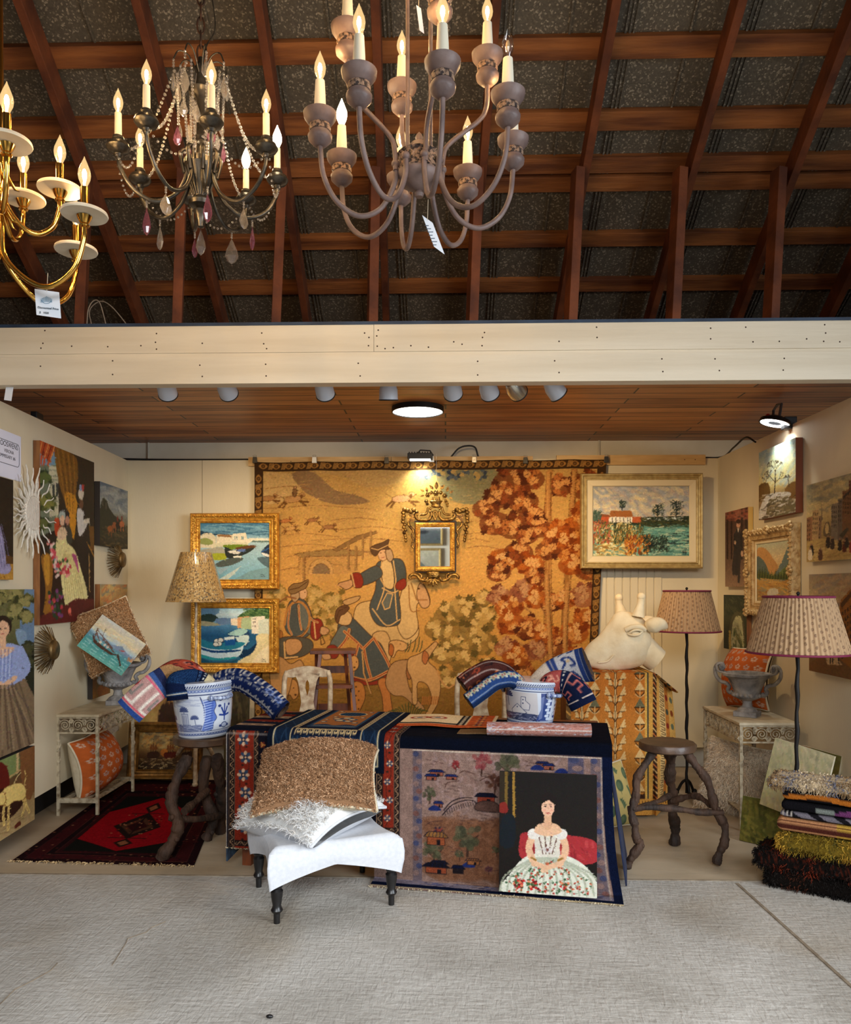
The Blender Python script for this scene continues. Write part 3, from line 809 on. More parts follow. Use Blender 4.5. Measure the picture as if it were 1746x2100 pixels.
 p.line([(574, 1234), (592, 1222), (610, 1226)], 3, (150, 96, 54)); p.ell(629, 1214, 1.4, 1, dk)
 P([(574, 1310), (600, 1304), (640, 1310), (646, 1330), (622, 1346), (580, 1350), (572, 1330)], (90, 84, 70))
 P([(590, 1312), (616, 1310), (624, 1326), (610, 1340), (592, 1340)], (204, 152, 98)); p.line([(586, 1316), (588, 1348), (614, 1346)], 3.4, trim)
 p.line([(664, 1300), (672, 1318), (664, 1322), (662, 1306)], 1.8, dk); p.line([(676, 1296), (694, 1312)], 2, (150, 106, 56))
 P([(704, 1262), (722, 1262), (736, 1272), (760, 1296), (776, 1310), (790, 1322), (804, 1350), (812, 1370), (800, 1388), (766, 1396), (730, 1388), (734, 1350), (742, 1320), (716, 1300), (698, 1296)], coat)
 P([(706, 1282), (726, 1290), (722, 1306), (706, 1326), (692, 1334), (682, 1322), (692, 1302)], cl)
 P([(676, 1326), (692, 1322), (702, 1336), (694, 1350), (678, 1346)], red); P([(706, 1332), (728, 1328), (736, 1338), (722, 1348), (708, 1344)], red)
 P([(664, 1342), (680, 1340), (684, 1350), (670, 1352)], skin)
 for q in ([(722, 1290), (716, 1310), (700, 1330)], [(712, 1294), (738, 1316), (752, 1330)], [(752, 1330), (774, 1308)], [(754, 1332), (760, 1360), (770, 1392)], [(774, 1308), (800, 1350), (810, 1370)], [(728, 1388), (766, 1394), (810, 1374)], [(742, 1320), (734, 1352), (730, 1386)]):
  p.line(q, 6, (220, 150, 84), smooth=4); p.line(q, 1.6, red, smooth=4)
 P([(726, 1388), (770, 1398), (812, 1378), (816, 1388), (790, 1402), (750, 1404)], red)
 P([(696, 1258), (716, 1252), (728, 1264), (722, 1280), (704, 1280), (694, 1270)], (224, 180, 120)); P([(692, 1266), (696, 1248), (712, 1240), (722, 1246), (712, 1258), (704, 1262), (698, 1278)], (112, 76, 46)); p.line([(694, 1270), (700, 1252), (716, 1244)], 1.4, dk)
 p.line([(750, 1336), (754, 1380), (770, 1420)], 3.4, (212, 160, 96)); p.line([(752, 1336), (756, 1380), (771, 1420)], 1, dk)
 P([(732, 1400), (752, 1402), (758, 1430), (744, 1462), (732, 1480), (726, 1440)], (198, 128, 62)); P([(784, 1396), (804, 1392), (812, 1430), (818, 1480), (800, 1480), (794, 1430)], (196, 122, 60))
 for i in range(6): p.ell(738 + (i % 2) * 6, 1408 + i * 9, 1.8, 1.8, dk)
 hd, he = (206, 150, 90), (168, 106, 58)
 P([(806, 1318), (820, 1312), (838, 1316), (848, 1326), (836, 1334), (824, 1334), (816, 1348), (808, 1340)], (224, 170, 104)); P([(808, 1320), (816, 1326), (814, 1344), (806, 1340)], (190, 108, 50)); p.ell(830, 1320, 1.4, 1, dk)
 P([(812, 1362), (840, 1352), (870, 1356), (880, 1364), (864, 1374), (850, 1372), (846, 1390), (856, 1420), (884, 1452), (868, 1452), (840, 1428), (816, 1424), (800, 1400)], (186, 140, 90)); P([(846, 1362), (856, 1366), (852, 1392), (844, 1384)], he); p.ell(868, 1362, 1.4, 1, dk)
 P([(848, 1350), (870, 1340), (888, 1328), (902, 1316), (908, 1322), (896, 1340), (890, 1356), (906, 1372), (916, 1400), (912, 1440), (894, 1470), (884, 1468), (898, 1436), (888, 1404), (868, 1400), (868, 1440), (858, 1440), (856, 1396), (846, 1372)], (208, 160, 100)); P([(880, 1334), (890, 1344), (884, 1362), (876, 1352)], (186, 112, 62))
 p.line([(908, 1376), (918, 1396), (932, 1410), (944, 1404)], 3.4, hd, smooth=5)
 P([(722, 1350), (734, 1344), (742, 1352), (742, 1368), (732, 1376), (724, 1366)], (220, 160, 92)); p.ell(728, 1358, 1.6, 1.3, dk); p.ell(738, 1357, 1.6, 1.3, dk); p.ell(734, 1368, 2.4, 1.6, dk)
 P([(590, 1400), (604, 1392), (614, 1400), (616, 1424), (606, 1434), (598, 1424), (590, 1428), (586, 1412)], (206, 148, 84)); P([(588, 1402), (596, 1404), (594, 1430), (586, 1426)], (170, 104, 50)); p.ell(606, 1410, 1.4, 1.6, dk); p.ell(610, 1424, 2.6, 2, dk)
 P([(556, 1350), (580, 1346), (600, 1360), (620, 1352), (628, 1372), (606, 1384), (596, 1420), (580, 1440), (560, 1420)], (200, 150, 92))
 for x, y in ((852, 1318), (862, 1316), (870, 1312), (846, 1324), (876, 1320)): p.line([(x - 6, 1336), (x - 2, (y + 1336) / 2), (x, y - 6)], 2, (84, 86, 50), smooth=4)
 for i in range(14):
  x = 826 + i * 3.4; p.line([(x, 1484), (x + (i - 7) * 1.2, 1458), (x + (i - 7) * 3.4, 1440 + abs(i - 7) * 3)], 2.2, (86, 84, 40), smooth=4)
 for i in range(9): p.line([(878 + i * 4, 1444), (880 + i * 4, 1428)], 2, (186, 112, 50))
 p.brush(900, (540, 966, 1226, 1490), [(232, 186, 116), (120, 78, 38), (200, 150, 84)], 8, 1.0, 0, .2, .16)
 bd, oc, gd = (70, 48, 26), (176, 128, 64), (128, 90, 46)
 B = 17
 for r in ((522, 945, 1242, 945 + B + 1), (522, 945, 522 + B, 1500), (1242 - B, 945, 1242, 1500), (522, 1500 - B, 1242, 1500)):
  p.poly([(r[0], r[1]), (r[2], r[1]), (r[2], r[3]), (r[0], r[3])], bd)
 def motif(x, y, hz):
  R = (lambda a, b_: (x + a, y + b_)) if hz else (lambda a, b_: (x + b_, y + a))
  p.poly([R(-9, 0), R(0, -6), R(9, 0), R(0, 6)], oc, smooth=4); p.ell(x, y, 4, 4, bd); p.ell(x, y, 2.4, 2.4, gd)
  for k in range(4):
   p.line([R(11 + k * 2.2, 6), R(14 + k * 2.4, -6)], 1.4, (196, 148, 80))
 for i in range(27): motif(540 + i * 26.6, 954, True)
 for i in range(20): motif(530.5, 980 + i * 26.6, False); motif(1233.5, 980 + i * 26.6, False)
 for a_ in ((540, 963.5, 1224, 963.5), (539.5, 964, 539.5, 1483), (1224.5, 964, 1224.5, 1483)): p.line([(a_[0], a_[1]), (a_[2], a_[3])], 1.6, (56, 36, 18))
 p.noise(2, 0.05, 5); p.noise(40, 0.05, 9)
 return p
SKIN = (222, 176, 140)
def lady(p, x, y, k, dress, bodice, hair=(40, 28, 22), skin=SKIN, wide=1.0):
 """a plain standing lady: y is the top of the head, k the head height"""
 lo = tuple(c * 0.72 for c in dress)
 p.poly([(x - 1.1 * k, y + 3.1 * k), (x + 1.1 * k, y + 3.1 * k), (x + 2.6 * k * wide, y + 8 * k), (x - 2.6 * k * wide, y + 8 * k)], dress, smooth=3)
 for i in range(-4, 5): p.line([(x + i * .2 * k, y + 3.2 * k), (x + i * .6 * k * wide, y + 8 * k)], .10 * k, lo, .7)
 p.poly([(x - .95 * k, y + 1.5 * k), (x + .95 * k, y + 1.5 * k), (x + .72 * k, y + 3.2 * k), (x - .72 * k, y + 3.2 * k)], bodice, smooth=3)
 for sgn in (-1, 1):
  p.line([(x + sgn * .9 * k, y + 1.75 * k), (x + sgn * 1.2 * k, y + 2.7 * k), (x + sgn * .25 * k, y + 3.35 * k)], .5 * k, bodice, smooth=4)
  p.line([(x + sgn * .6 * k, y + 3.1 * k), (x + sgn * .05 * k, y + 3.45 * k)], .28 * k, skin)
 p.poly([(x - .6 * k, y + 1.55 * k), (x + .6 * k, y + 1.55 * k), (x, y + 2.05 * k)], skin, smooth=3)
 p.line([(x, y + .8 * k), (x, y + 1.6 * k)], .38 * k, skin)
 p.ell(x, y + .45 * k, .47 * k, .56 * k, hair); p.ell(x + .02 * k, y + .58 * k, .33 * k, .44 * k, skin)
 for sgn in (-1, 1): p.ell(x + sgn * .13 * k, y + .55 * k, .06 * k, .035 * k, (50, 40, 40))
 p.line([(x - .08 * k, y + .82 * k), (x + .08 * k, y + .82 * k)], .05 * k, (170, 80, 74)); p.line([(x, y + .58 * k), (x + .03 * k, y + .7 * k)], .04 * k, (190, 140, 112))
def pic_harbour():
 p = Pic((570, 218, 1300, 815), 150, 122, (96, 150, 170), 2)
 p.vgrad([(0, (66, 120, 150)), (.2, (112, 158, 176)), (.3, (180, 206, 206)), (1, (120, 172, 188))])
 p.brush(80, (570, 220, 1300, 370), [(60, 100, 124), (140, 184, 196), (44, 84, 112)], 140, 14, .05, .15, .5)
 p.poly([(575, 300), (700, 330), (1000, 345), (570, 350)], (40, 66, 84))
 p.poly([(1080, 378), (1300, 382), (1300, 405), (1080, 402)], (236, 228, 200)); p.poly([(1080, 404), (1300, 408), (1300, 420), (1080, 420)], (96, 120, 108))
 p.poly([(575, 350), (610, 326), (690, 326), (735, 365), (735, 480), (575, 480)], (226, 214, 180)); p.poly([(740, 350), (760, 338), (905, 345), (905, 430), (740, 430)], (236, 222, 188)); p.poly([(755, 342), (880, 346), (905, 372), (750, 360)], (150, 110, 70))
 p.poly([(905, 335), (1050, 322), (1062, 385), (1130, 400), (1070, 440), (905, 420)], (240, 228, 194))
 for x in (930, 950, 1000, 1016): p.poly([(x, 360), (x + 10, 360), (x + 10, 395), (x, 395)], (96, 130, 130))
 p.poly([(575, 388), (640, 378), (700, 410), (690, 445), (580, 440)], (150, 160, 90), smooth=3)
 p.poly([(740, 430), (930, 425), (1070, 430), (1030, 470), (860, 500), (820, 470), (700, 470)], (222, 214, 176), smooth=3)
 p.poly([(575, 500), (700, 480), (800, 470), (860, 540), (800, 600), (575, 590)], (176, 172, 150)); p.poly([(700, 540), (860, 545), (830, 600), (705, 605)], (170, 176, 50), smooth=3)
 p.poly([(810, 455), (900, 445), (1060, 450), (1050, 470), (900, 500), (840, 490)], (116, 140, 40), smooth=4); p.poly([(940, 480), (1130, 450), (1140, 480), (1000, 510)], (104, 66, 36), smooth=3)
 p.poly([(830, 470), (900, 500), (1000, 500), (1140, 480), (1050, 545), (900, 590), (840, 570)], (46, 52, 48), smooth=3)
 for x, y, c in ((905, 520, (236, 230, 210)), (945, 530, (220, 214, 196)), (1000, 505, (96, 120, 170)), (960, 575, (240, 236, 214))): p.poly([(x - 42, y - 6), (x + 42, y - 12), (x + 26, y + 14), (x - 26, y + 14)], c, smooth=4)
 p.poly([(1210, 520), (1300, 440), (1300, 580), (1230, 560)], (40, 56, 76), smooth=3); p.poly([(1215, 530), (1300, 555), (1300, 578), (1230, 560)], (230, 228, 216), smooth=3); p.line([(1215, 522), (1300, 480)], 8, (60, 110, 170))
 p.poly([(740, 640), (880, 590), (1030, 590), (900, 660), (760, 680)], (84, 92, 84), smooth=3); p.poly([(1170, 580), (1300, 590), (1300, 690), (1210, 640)], (86, 108, 112), smooth=3)
 p.poly([(760, 812), (950, 700), (1010, 660), (930, 750), (860, 812)], (196, 208, 196)); p.poly([(920, 812), (1100, 720), (1300, 680), (1300, 812)], (122, 158, 160)); p.poly([(740, 700), (880, 680), (780, 760)], (156, 182, 190))
 for y, s in ((762, 'r'), (782, 's')): p.line([(1206, y), (1222, y - 5), (1232, y + 4), (1252, y - 4)], 4, (40, 50, 50))
 p.noise(3, .05)
 return p
def pic_boats():
 p = Pic((578, 1110, 1300, 1695), 150, 122, (60, 110, 140), 4)
 p.vgrad([(0, (170, 210, 220)), (.12, (206, 224, 222)), (.3, (90, 140, 168)), (.5, (36, 86, 120)), (1, (52, 108, 132))])
 p.poly([(578, 1110), (760, 1110), (740, 1180), (578, 1190)], (110, 150, 176), smooth=3)
 p.poly([(578, 1190), (690, 1175), (760, 1220), (690, 1262), (578, 1265)], (52, 70, 60), smooth=3); p.poly([(578, 1250), (700, 1262), (820, 1290), (578, 1300)], (176, 166, 126), smooth=3)
 p.poly([(740, 1220), (960, 1225), (960, 1260), (820, 1290), (760, 1280)], (108, 134, 160), smooth=3)
 p.poly([(970, 1195), (1080, 1130), (1180, 1112), (1300, 1112), (1300, 1220), (1000, 1215)], (70, 100, 56), smooth=4); p.brush(60, (1000, 1120, 1290, 1200), [(40, 74, 40), (120, 146, 84)], 40, 12, .3, .6, .6)
 for q, c in ((((890, 1225), (960, 1215), (960, 1300), (890, 1290)), (240, 216, 180)), (((960, 1210), (1090, 1195), (1100, 1330), (960, 1320)), (222, 164, 110)), (((1000, 1220), (1110, 1200), (1115, 1340), (1000, 1330)), (176, 190, 140)), (((1105, 1205), (1250, 1195), (1250, 1390), (1110, 1380)), (240, 226, 196)), (((1180, 1240), (1300, 1220), (1300, 1420), (1180, 1400)), (212, 214, 186))): p.poly(q, c)
 for x in (1122, 1142):
  for y in (1215, 1250, 1290): p.poly([(x, y), (x + 8, y), (x + 8, y + 18), (x, y + 18)], (120, 100, 90))
 p.poly([(960, 1695), (1080, 1600), (1160, 1500), (1160, 1400), (1300, 1400), (1300, 1695)], (226, 206, 150), smooth=3); p.poly([(1100, 1695), (1200, 1560), (1300, 1500), (1300, 1695)], (236, 216, 170))
 p.poly([(860, 1375), (960, 1340), (1060, 1340), (1090, 1400), (1060, 1510), (1000, 1500), (900, 1440)], (36, 64, 96), smooth=4); p.poly([(865, 1380), (980, 1330), (1070, 1350), (1000, 1400), (900, 1400)], (170, 206, 190), smooth=4); p.poly([(940, 1420), (1080, 1400), (1060, 1490), (1010, 1500)], (206, 220, 206), smooth=3)
 p.poly([(1000, 1560), (1090, 1540), (1165, 1480), (1110, 1590), (990, 1640)], (20, 50, 76), smooth=3)
 p.poly([(578, 1450), (700, 1490), (900, 1500), (1020, 1480), (1000, 1590), (920, 1640), (740, 1650), (578, 1610)], (206, 224, 222), smooth=4); p.poly([(578, 1440), (720, 1480), (1020, 1470), (1015, 1510), (900, 1550), (700, 1545), (578, 1510)], (40, 122, 140), smooth=4); p.poly([(578, 1525), (720, 1560), (980, 1550), (960, 1570), (720, 1585), (578, 1545)], (24, 66, 110), smooth=4); p.poly([(578, 1600), (740, 1640), (940, 1625), (900, 1650), (720, 1665), (578, 1630)], (46, 150, 150), smooth=4)
 for x, y in ((745, 1460), (785, 1450), (770, 1490), (735, 1495)): p.ell(x, y, 30, 24, (230, 222, 196), edge=(40, 40, 50), ew=5)
 p.poly([(830, 1440), (940, 1430), (940, 1500), (830, 1510)], (26, 84, 140)); p.poly([(820, 1420), (930, 1410), (930, 1440), (825, 1450)], (224, 230, 214))
 p.poly([(578, 1640), (700, 1680), (900, 1670), (960, 1650), (900, 1695), (578, 1695)], (30, 84, 104), smooth=3)
 for y in (1652, 1672): p.line([(1214, y), (1226, y - 6), (1238, y + 5), (1254, y - 5)], 4, (40, 44, 50))
 p.noise(3, .05)
 return p
def pic_cottage():
 p = Pic((165, 262, 1068, 915), 190, 138, (190, 180, 160), 5)
 p.vgrad([(0, (150, 150, 150)), (.35, (206, 196, 170)), (.45, (190, 170, 150)), (.5, (70, 84, 60)), (.6, (120, 170, 150)), (1, (110, 150, 134))])
 p.brush(420, (165, 262, 1068, 540), [(226, 210, 170), (150, 158, 168), (196, 170, 150), (176, 180, 186), (236, 214, 160)], 70, 26, .4, .8, .4)
 p.poly([(165, 560), (1068, 540), (1068, 610), (165, 630)], (50, 60, 40)); p.poly([(620, 560), (1040, 552), (1040, 582), (640, 585)], (214, 222, 214))
 for x0, x1, y0, y1, c in ((225, 330, 530, 595, (196, 90, 50)), (318, 535, 548, 600, (246, 238, 214)), (535, 620, 545, 600, (200, 100, 56))): p.poly([(x0, y0), (x1, y0), (x1, y1), (x0, y1)], c)
 p.poly([(320, 548), (332, 490), (530, 490), (540, 548)], (170, 104, 50)); p.poly([(225, 545), (245, 520), (330, 530), (330, 550)], (150, 84, 46))
 for x in (330, 530): p.poly([(x - 8, 465), (x + 8, 465), (x + 8, 495), (x - 8, 495)], (230, 216, 190))
 for x in (350, 385, 420, 455, 495, 515): p.line([(x, 556), (x, 598)], 7, (70, 60, 50))
 def tree(x, y, w, h):
  p.line([(x, y), (x, y - h)], 7, (30, 34, 30))
  for i in range(46): a = p.r.uniform(-.9, .9); l = p.r.uniform(.3, 1) * w; yy = y - h * p.r.uniform(.25, 1); p.line([(x, yy), (x + a * l, yy - abs(l) * .4)], 4, (34, 44, 40))
  p.brush(50, (x - w * .7, y - h, x + w * .7, y - h * .3), [(40, 54, 46), (70, 84, 66)], 16, 8, -.8, 1, .6)
 tree(770, 590, 80, 150); tree(945, 590, 80, 180); tree(440, 492, 40, 90)
 p.brush(160, (165, 500, 240, 600), [(50, 74, 60), (90, 110, 90)], 22, 8, -1.3, .5, .6); p.brush(200, (600, 560, 1068, 640), [(30, 38, 26), (84, 80, 40), (56, 70, 46)], 34, 9, 0, .5, .7)
 p.brush(340, (520, 640, 1068, 900), [(150, 204, 180), (90, 150, 140), (220, 230, 190), (60, 110, 100)], 70, 9, -.05, .25, .6)
 p.brush(420, (165, 610, 540, 905), [(240, 220, 150), (220, 190, 110), (246, 236, 190), (150, 110, 50)], 40, 12, -.1, .6, .75)
 p.brush(220, (165, 600, 330, 800), [(176, 80, 50), (60, 74, 40), (120, 120, 50), (200, 110, 80)], 24, 9, -1.2, .6, .8)
 p.brush(260, (360, 640, 640, 800), [(60, 80, 50), (110, 104, 50), (40, 54, 40), (196, 140, 60)], 34, 7, -1.4, .5, .8)
 p.brush(260, (470, 740, 700, 905), [(214, 120, 40), (226, 160, 60), (150, 70, 30), (90, 70, 40)], 36, 9, -1.2, .6, .85); p.brush(160, (640, 740, 860, 880), [(30, 40, 36), (54, 66, 50)], 34, 8, -1.0, .9, .8)
 for y in (700, 720, 770, 790): p.brush(8, (860, y, 1040, y + 6), [(34, 50, 50)], 60, 5, 0, .1, .9)
 p.brush(60, (165, 262, 1060, 910), [(30, 30, 30)], 10, 3, 0, 3, .4)
 for x in (1008, 1020, 1034): p.line([(x, 840), (x - 3, 900), (x + 8, 870)], 4, (26, 30, 34))
 return p
def pic_ladies():
 p = Pic([(345, 432), (800, 615), (822, 1985), (352, 2025)], 110, 176, (46, 36, 26), 6)
 p.vgrad([(0, (60, 46, 30)), (.5, (40, 32, 24)), (1, (52, 26, 22))])
 p.poly([(345, 432), (480, 486), (510, 1180), (352, 1240)], (112, 122, 98)); p.poly([(345, 432), (470, 480), (470, 640), (345, 640)], (120, 150, 168))
 p.poly([(420, 640), (500, 660), (505, 1060), (430, 1080)], (196, 190, 156))
 for x in (450, 482): p.poly([(x, 790), (x + 20, 796), (x + 20, 910), (x, 905)], (60, 64, 60))
 for y in (680, 730, 760, 940): p.line([(425, y), (505, y + 8)], 7, (140, 140, 116))
 p.leaves(380, 760, 60, [(40, 54, 30), (66, 80, 40), (90, 104, 54)], 40, 34); p.leaves(400, 960, 80, [(50, 60, 30), (84, 92, 46), (126, 126, 60)], 50, 34); p.leaves(370, 1150, 60, [(40, 50, 26), (90, 96, 50)], 30, 30)
 p.poly([(345, 432), (480, 486), (430, 610), (345, 540)], (176, 76, 40))
 for i in range(5): p.line([(365 + i * 26, 445 + i * 9), (345 + i * 20, 540 + i * 20)], 9, ((226, 150, 80), (110, 44, 26))[i % 2])
 for x in (352, 375, 408): p.poly([(x, 545 + (x - 345) * .7), (x + 18, 560 + (x - 345) * .7), (x + 8, 650), (x - 2, 640)], (196, 84, 44))
 p.poly([(470, 490), (600, 540), (660, 620), (650, 880), (660, 1060), (640, 1250), (610, 1180), (555, 950), (500, 760)], (126, 84, 30), smooth=4); p.poly([(556, 880), (640, 900), (665, 1020), (650, 1160), (628, 1268), (590, 1100)], (206, 140, 36), smooth=4)
 for i in range(7): p.line([(490 + i * 22, 500 + i * 10), (530 + i * 18, 760), (570 + i * 11, 1000 + i * 10)], 7, ((170, 116, 44), (84, 54, 20))[i % 2], .8, smooth=5)
 p.poly([(660, 1000), (720, 1010), (750, 1130), (780, 1700), (680, 1700), (650, 1300)], (44, 34, 28), smooth=3); p.poly([(664, 1010), (716, 1030), (716, 1100), (760, 1110), (690, 1250), (664, 1150)], (206, 200, 190), smooth=3)
 p.ell(694, 965, 19, 42, (110, 74, 52)); p.ell(692, 880, 24, 50, (222, 206, 180)); p.ell(686, 830, 12, 28, (150, 160, 190)); p.ell(706, 830, 10, 30, (196, 70, 60)); p.poly([(716, 1100), (765, 1090), (768, 1135), (722, 1135)], (226, 214, 190))
 p.poly([(760, 1150), (806, 1165), (815, 1380), (780, 1360)], (110, 74, 30)); p.line([(766, 1400), (775, 1720)], 9, (190, 150, 90)); p.line([(748, 1300), (815, 1430)], 12, (170, 120, 50))
 p.ell(570, 1080, 26, 70, (40, 34, 40)); p.ell(578, 1110, 18, 40, (196, 140, 110)); p.poly([(470, 1100), (510, 1095), (515, 1230), (480, 1230)], (190, 70, 36), smooth=3)
 p.poly([(560, 1170), (610, 1180), (620, 1300), (560, 1320)], (60, 60, 50), smooth=3)
 p.poly([(500, 1230), (560, 1210), (580, 1300), (640, 1360), (690, 1500), (760, 1790), (640, 1820), (580, 1870), (540, 1700), (520, 1500), (480, 1400)], (232, 218, 150), smooth=4)
 for i in range(9): p.line([(545 + i * 9, 1400), (560 + i * 16, 1600), (575 + i * 19, 1800)], 9, (190, 168, 104), .6, smooth=4)
 p.ell(535, 1070, 28, 50, (170, 180, 170)); p.ell(536, 1110, 20, 46, (230, 186, 150)); p.poly([(505, 1180), (560, 1170), (570, 1260), (500, 1270)], (232, 200, 160), smooth=3)
 p.poly([(620, 1400), (660, 1420), (680, 1560), (650, 1480)], (176, 80, 120), smooth=3); p.poly([(430, 1340), (470, 1350), (500, 1520), (480, 1540)], (110, 150, 160), smooth=3)
 for _ in range(60):
  t = p.r.random(); x, y = (420 + 90 * t + p.r.uniform(-28, 28), 1260 + 330 * t + p.r.uniform(-40, 40)) if p.r.random() < .6 else (530 + p.r.uniform(-40, 80), 1560 - p.r.uniform(-40, 140))
  p.ell(x, y, 12, 18, p.r.choice([(206, 80, 90), (232, 150, 140), (196, 60, 70), (226, 196, 180), (60, 90, 50)]))
 p.poly([(360, 1420), (440, 1410), (460, 1600), (440, 1800), (460, 1940), (380, 1960), (400, 1700)], (150, 100, 36), smooth=4); p.poly([(380, 1430), (430, 1420), (430, 1650), (400, 1640)], (196, 140, 50), smooth=3)
 p.poly([(352, 1940), (520, 1880), (660, 1790), (825, 1800), (822, 1985), (352, 2025)], (92, 34, 30))
 for _ in range(40): p.ell(p.r.uniform(430, 540), p.r.uniform(1720, 1960), 13, 20, p.r.choice([(60, 80, 50), (180, 60, 70), (120, 60, 110), (210, 90, 80), (40, 60, 40)]))
 p.ell(608, 1900, 14, 30, (226, 110, 90)); p.noise(2, .05); p.noise(20, .08)
 return p
def pic_castle():
 p = Pic([(862, 785), (1095, 868), (1102, 1372), (866, 1335)], 84, 96, (96, 104, 104), 7)
 p.vgrad([(0, (92, 104, 116)), (.35, (142, 146, 140)), (.55, (120, 116, 96)), (.7, (70, 64, 46)), (1, (44, 38, 26))])
 p.brush(70, (862, 800, 1100, 1050), [(176, 176, 166), (100, 112, 122), (150, 150, 140)], 60, 24, .3, .5, .4)
 p.poly([(862, 1040), (885, 940), (915, 940), (940, 1010), (990, 1080), (1060, 1140), (1060, 1220), (862, 1260)], (50, 50, 36), smooth=3)
 for x, y in ((882, 930), (910, 965)): p.poly([(x, y), (x + 10, y), (x + 10, y + 60), (x, y + 60)], (84, 80, 66))
 p.brush(120, (866, 1160, 1100, 1365), [(84, 70, 40), (40, 34, 22), (110, 90, 54)], 30, 8, .2, .6, .6)
 for x, y, c in ((950, 1190, (150, 84, 40)), (985, 1160, (140, 80, 44)), (1018, 1160, (40, 32, 26)), (1048, 1150, (176, 100, 60))):
  p.ell(x, y, 22, 26, c); p.line([(x - 8, y), (x - 10, y + 60)], 7, c); p.line([(x + 10, y), (x + 12, y + 60)], 7, c)
 for x in (1012, 1046): p.ell(x, 1105, 7, 24, (120, 50, 36))
 p.noise(2, .05)
 return p
def pic_battle():
 p = Pic([(860, 1672), (1095, 1690), (1098, 2040), (862, 2058)], 84, 74, (150, 120, 80), 8)
 p.vgrad([(0, (150, 146, 120)), (.3, (206, 164, 96)), (.6, (150, 104, 60)), (1, (96, 60, 34))])
 p.brush(120, (860, 1680, 1100, 1850), [(226, 186, 110), (120, 130, 120), (176, 140, 90), (200, 120, 70)], 50, 18, -.4, .7, .5)
 p.brush(200, (862, 1850, 1098, 2040), [(84, 54, 34), (150, 90, 50), (60, 50, 40), (176, 60, 40), (190, 150, 100)], 16, 8, -1.2, .6, .8)
 p.poly([(940, 1930), (965, 1820), (980, 1800), (985, 1860), (975, 1940)], (176, 140, 90), smooth=3); p.poly([(930, 1930), (980, 1880), (985, 1960), (935, 1970)], (212, 176, 116), smooth=3)
 return p
def pic_portrait():
 p = Pic([(-250, 0), (262, 32), (266, 1215), (-250, 1420)], 110, 240, (60, 66, 40), 9)
 p.vgrad([(0, (92, 92, 60)), (.2, (110, 108, 66)), (.5, (40, 44, 30)), (1, (30, 26, 24))])
 p.poly([(190, 20), (262, 32), (264, 430), (200, 420), (150, 330)], (104, 130, 158), smooth=3); p.poly([(120, 330), (200, 360), (190, 460), (140, 440)], (126, 150, 172), smooth=3)
 for x, y, r in ((40, 80, 90), (120, 60, 80), (190, 130, 60), (-60, 120, 120), (120, 200, 70), (200, 250, 50)): p.leaves(x, y, r, [(52, 56, 30), (90, 90, 50), (122, 116, 68), (146, 138, 84)], 34, 34)
 for x, y, r in ((210, 480, 60), (220, 600, 60), (160, 560, 40)): p.leaves(x, y, r, [(24, 28, 18), (46, 50, 32), (70, 70, 44)], 34, 26)
 p.poly([(60, 460), (120, 700), (265, 900), (266, 1215), (60, 1330)], (26, 24, 22))
 lady(p, 20, 235, 152, (126, 104, 78), (150, 164, 206), wide=.95)
 for i in range(-4, 7):
  p.line([(20 + i * 14, 760), (20 + i * 44, 1250)], 16, ((150, 126, 96), (92, 72, 56))[i % 2], .8)
 p.line([(60, 790), (250, 1120)], 9, (90, 76, 66), .7); p.line([(90, 740), (255, 1000)], 9, (90, 76, 66), .7)
 for i in range(12): p.line([(-60 + i * 14, 480), (-70 + i * 14, 720)], 6, ((206, 214, 236), (96, 110, 170))[i % 2], .7)
 p.noise(2, .04)
 return p
def pic_hounds():
 p = Pic([(-250, 1470), (256, 1232), (276, 1795), (-250, 2130)], 110, 130, (110, 76, 46), 10)
 p.vgrad([(0, (84, 70, 44)), (.4, (96, 66, 40)), (.7, (150, 122, 80)), (1, (170, 142, 96))])
 p.poly([(-50, 1360), (110, 1290), (140, 1420), (40, 1500), (-50, 1520)], (116, 128, 76), smooth=3); p.line([(120, 1290), (124, 1440)], 22, (190, 160, 110)); p.line([(60, 1480), (160, 1410)], 16, (176, 140, 90))
 p.poly([(140, 1290), (256, 1232), (268, 1560), (190, 1640)], (120, 78, 44), smooth=2); p.poly([(-60, 1380), (40, 1400), (60, 1560), (-60, 1620)], (92, 26, 20), smooth=3); p.poly([(-60, 1600), (130, 1560), (180, 1660), (60, 1800), (-60, 1800)], (50, 26, 18), smooth=3)
 dog = (222, 190, 110)
 for q in ([(180, 1590), (200, 1680), (228, 1740)], [(160, 1600), (190, 1690), (170, 1760)], [(60, 1640), (62, 1760), (60, 1880)], [(36, 1640), (20, 1760), (30, 1840)]): p.line(q, 20, dog, smooth=4); p.line(q, 5, (150, 110, 60), smooth=4)
 p.poly([(20, 1570), (90, 1530), (160, 1520), (196, 1570), (180, 1640), (100, 1660), (50, 1700), (10, 1650)], dog, smooth=4, edge=(120, 80, 40), ew=5); p.poly([(-30, 1620), (20, 1590), (40, 1650), (10, 1690), (-30, 1680)], dog, smooth=4, edge=(120, 80, 40), ew=5)
 p.line([(180, 1540), (190, 1470), (180, 1420)], 9, dog, smooth=4); p.line([(90, 1550), (120, 1480), (150, 1440)], 9, (206, 180, 120), smooth=4)
 p.brush(70, (-50, 1750, 276, 2000), [(120, 96, 60), (190, 164, 116)], 50, 7, -.4, .4, .5); p.poly([(110, 1850), (150, 1810), (165, 1830), (120, 1870)], (90, 40, 26), smooth=2)
 p.noise(2, .05)
 return p
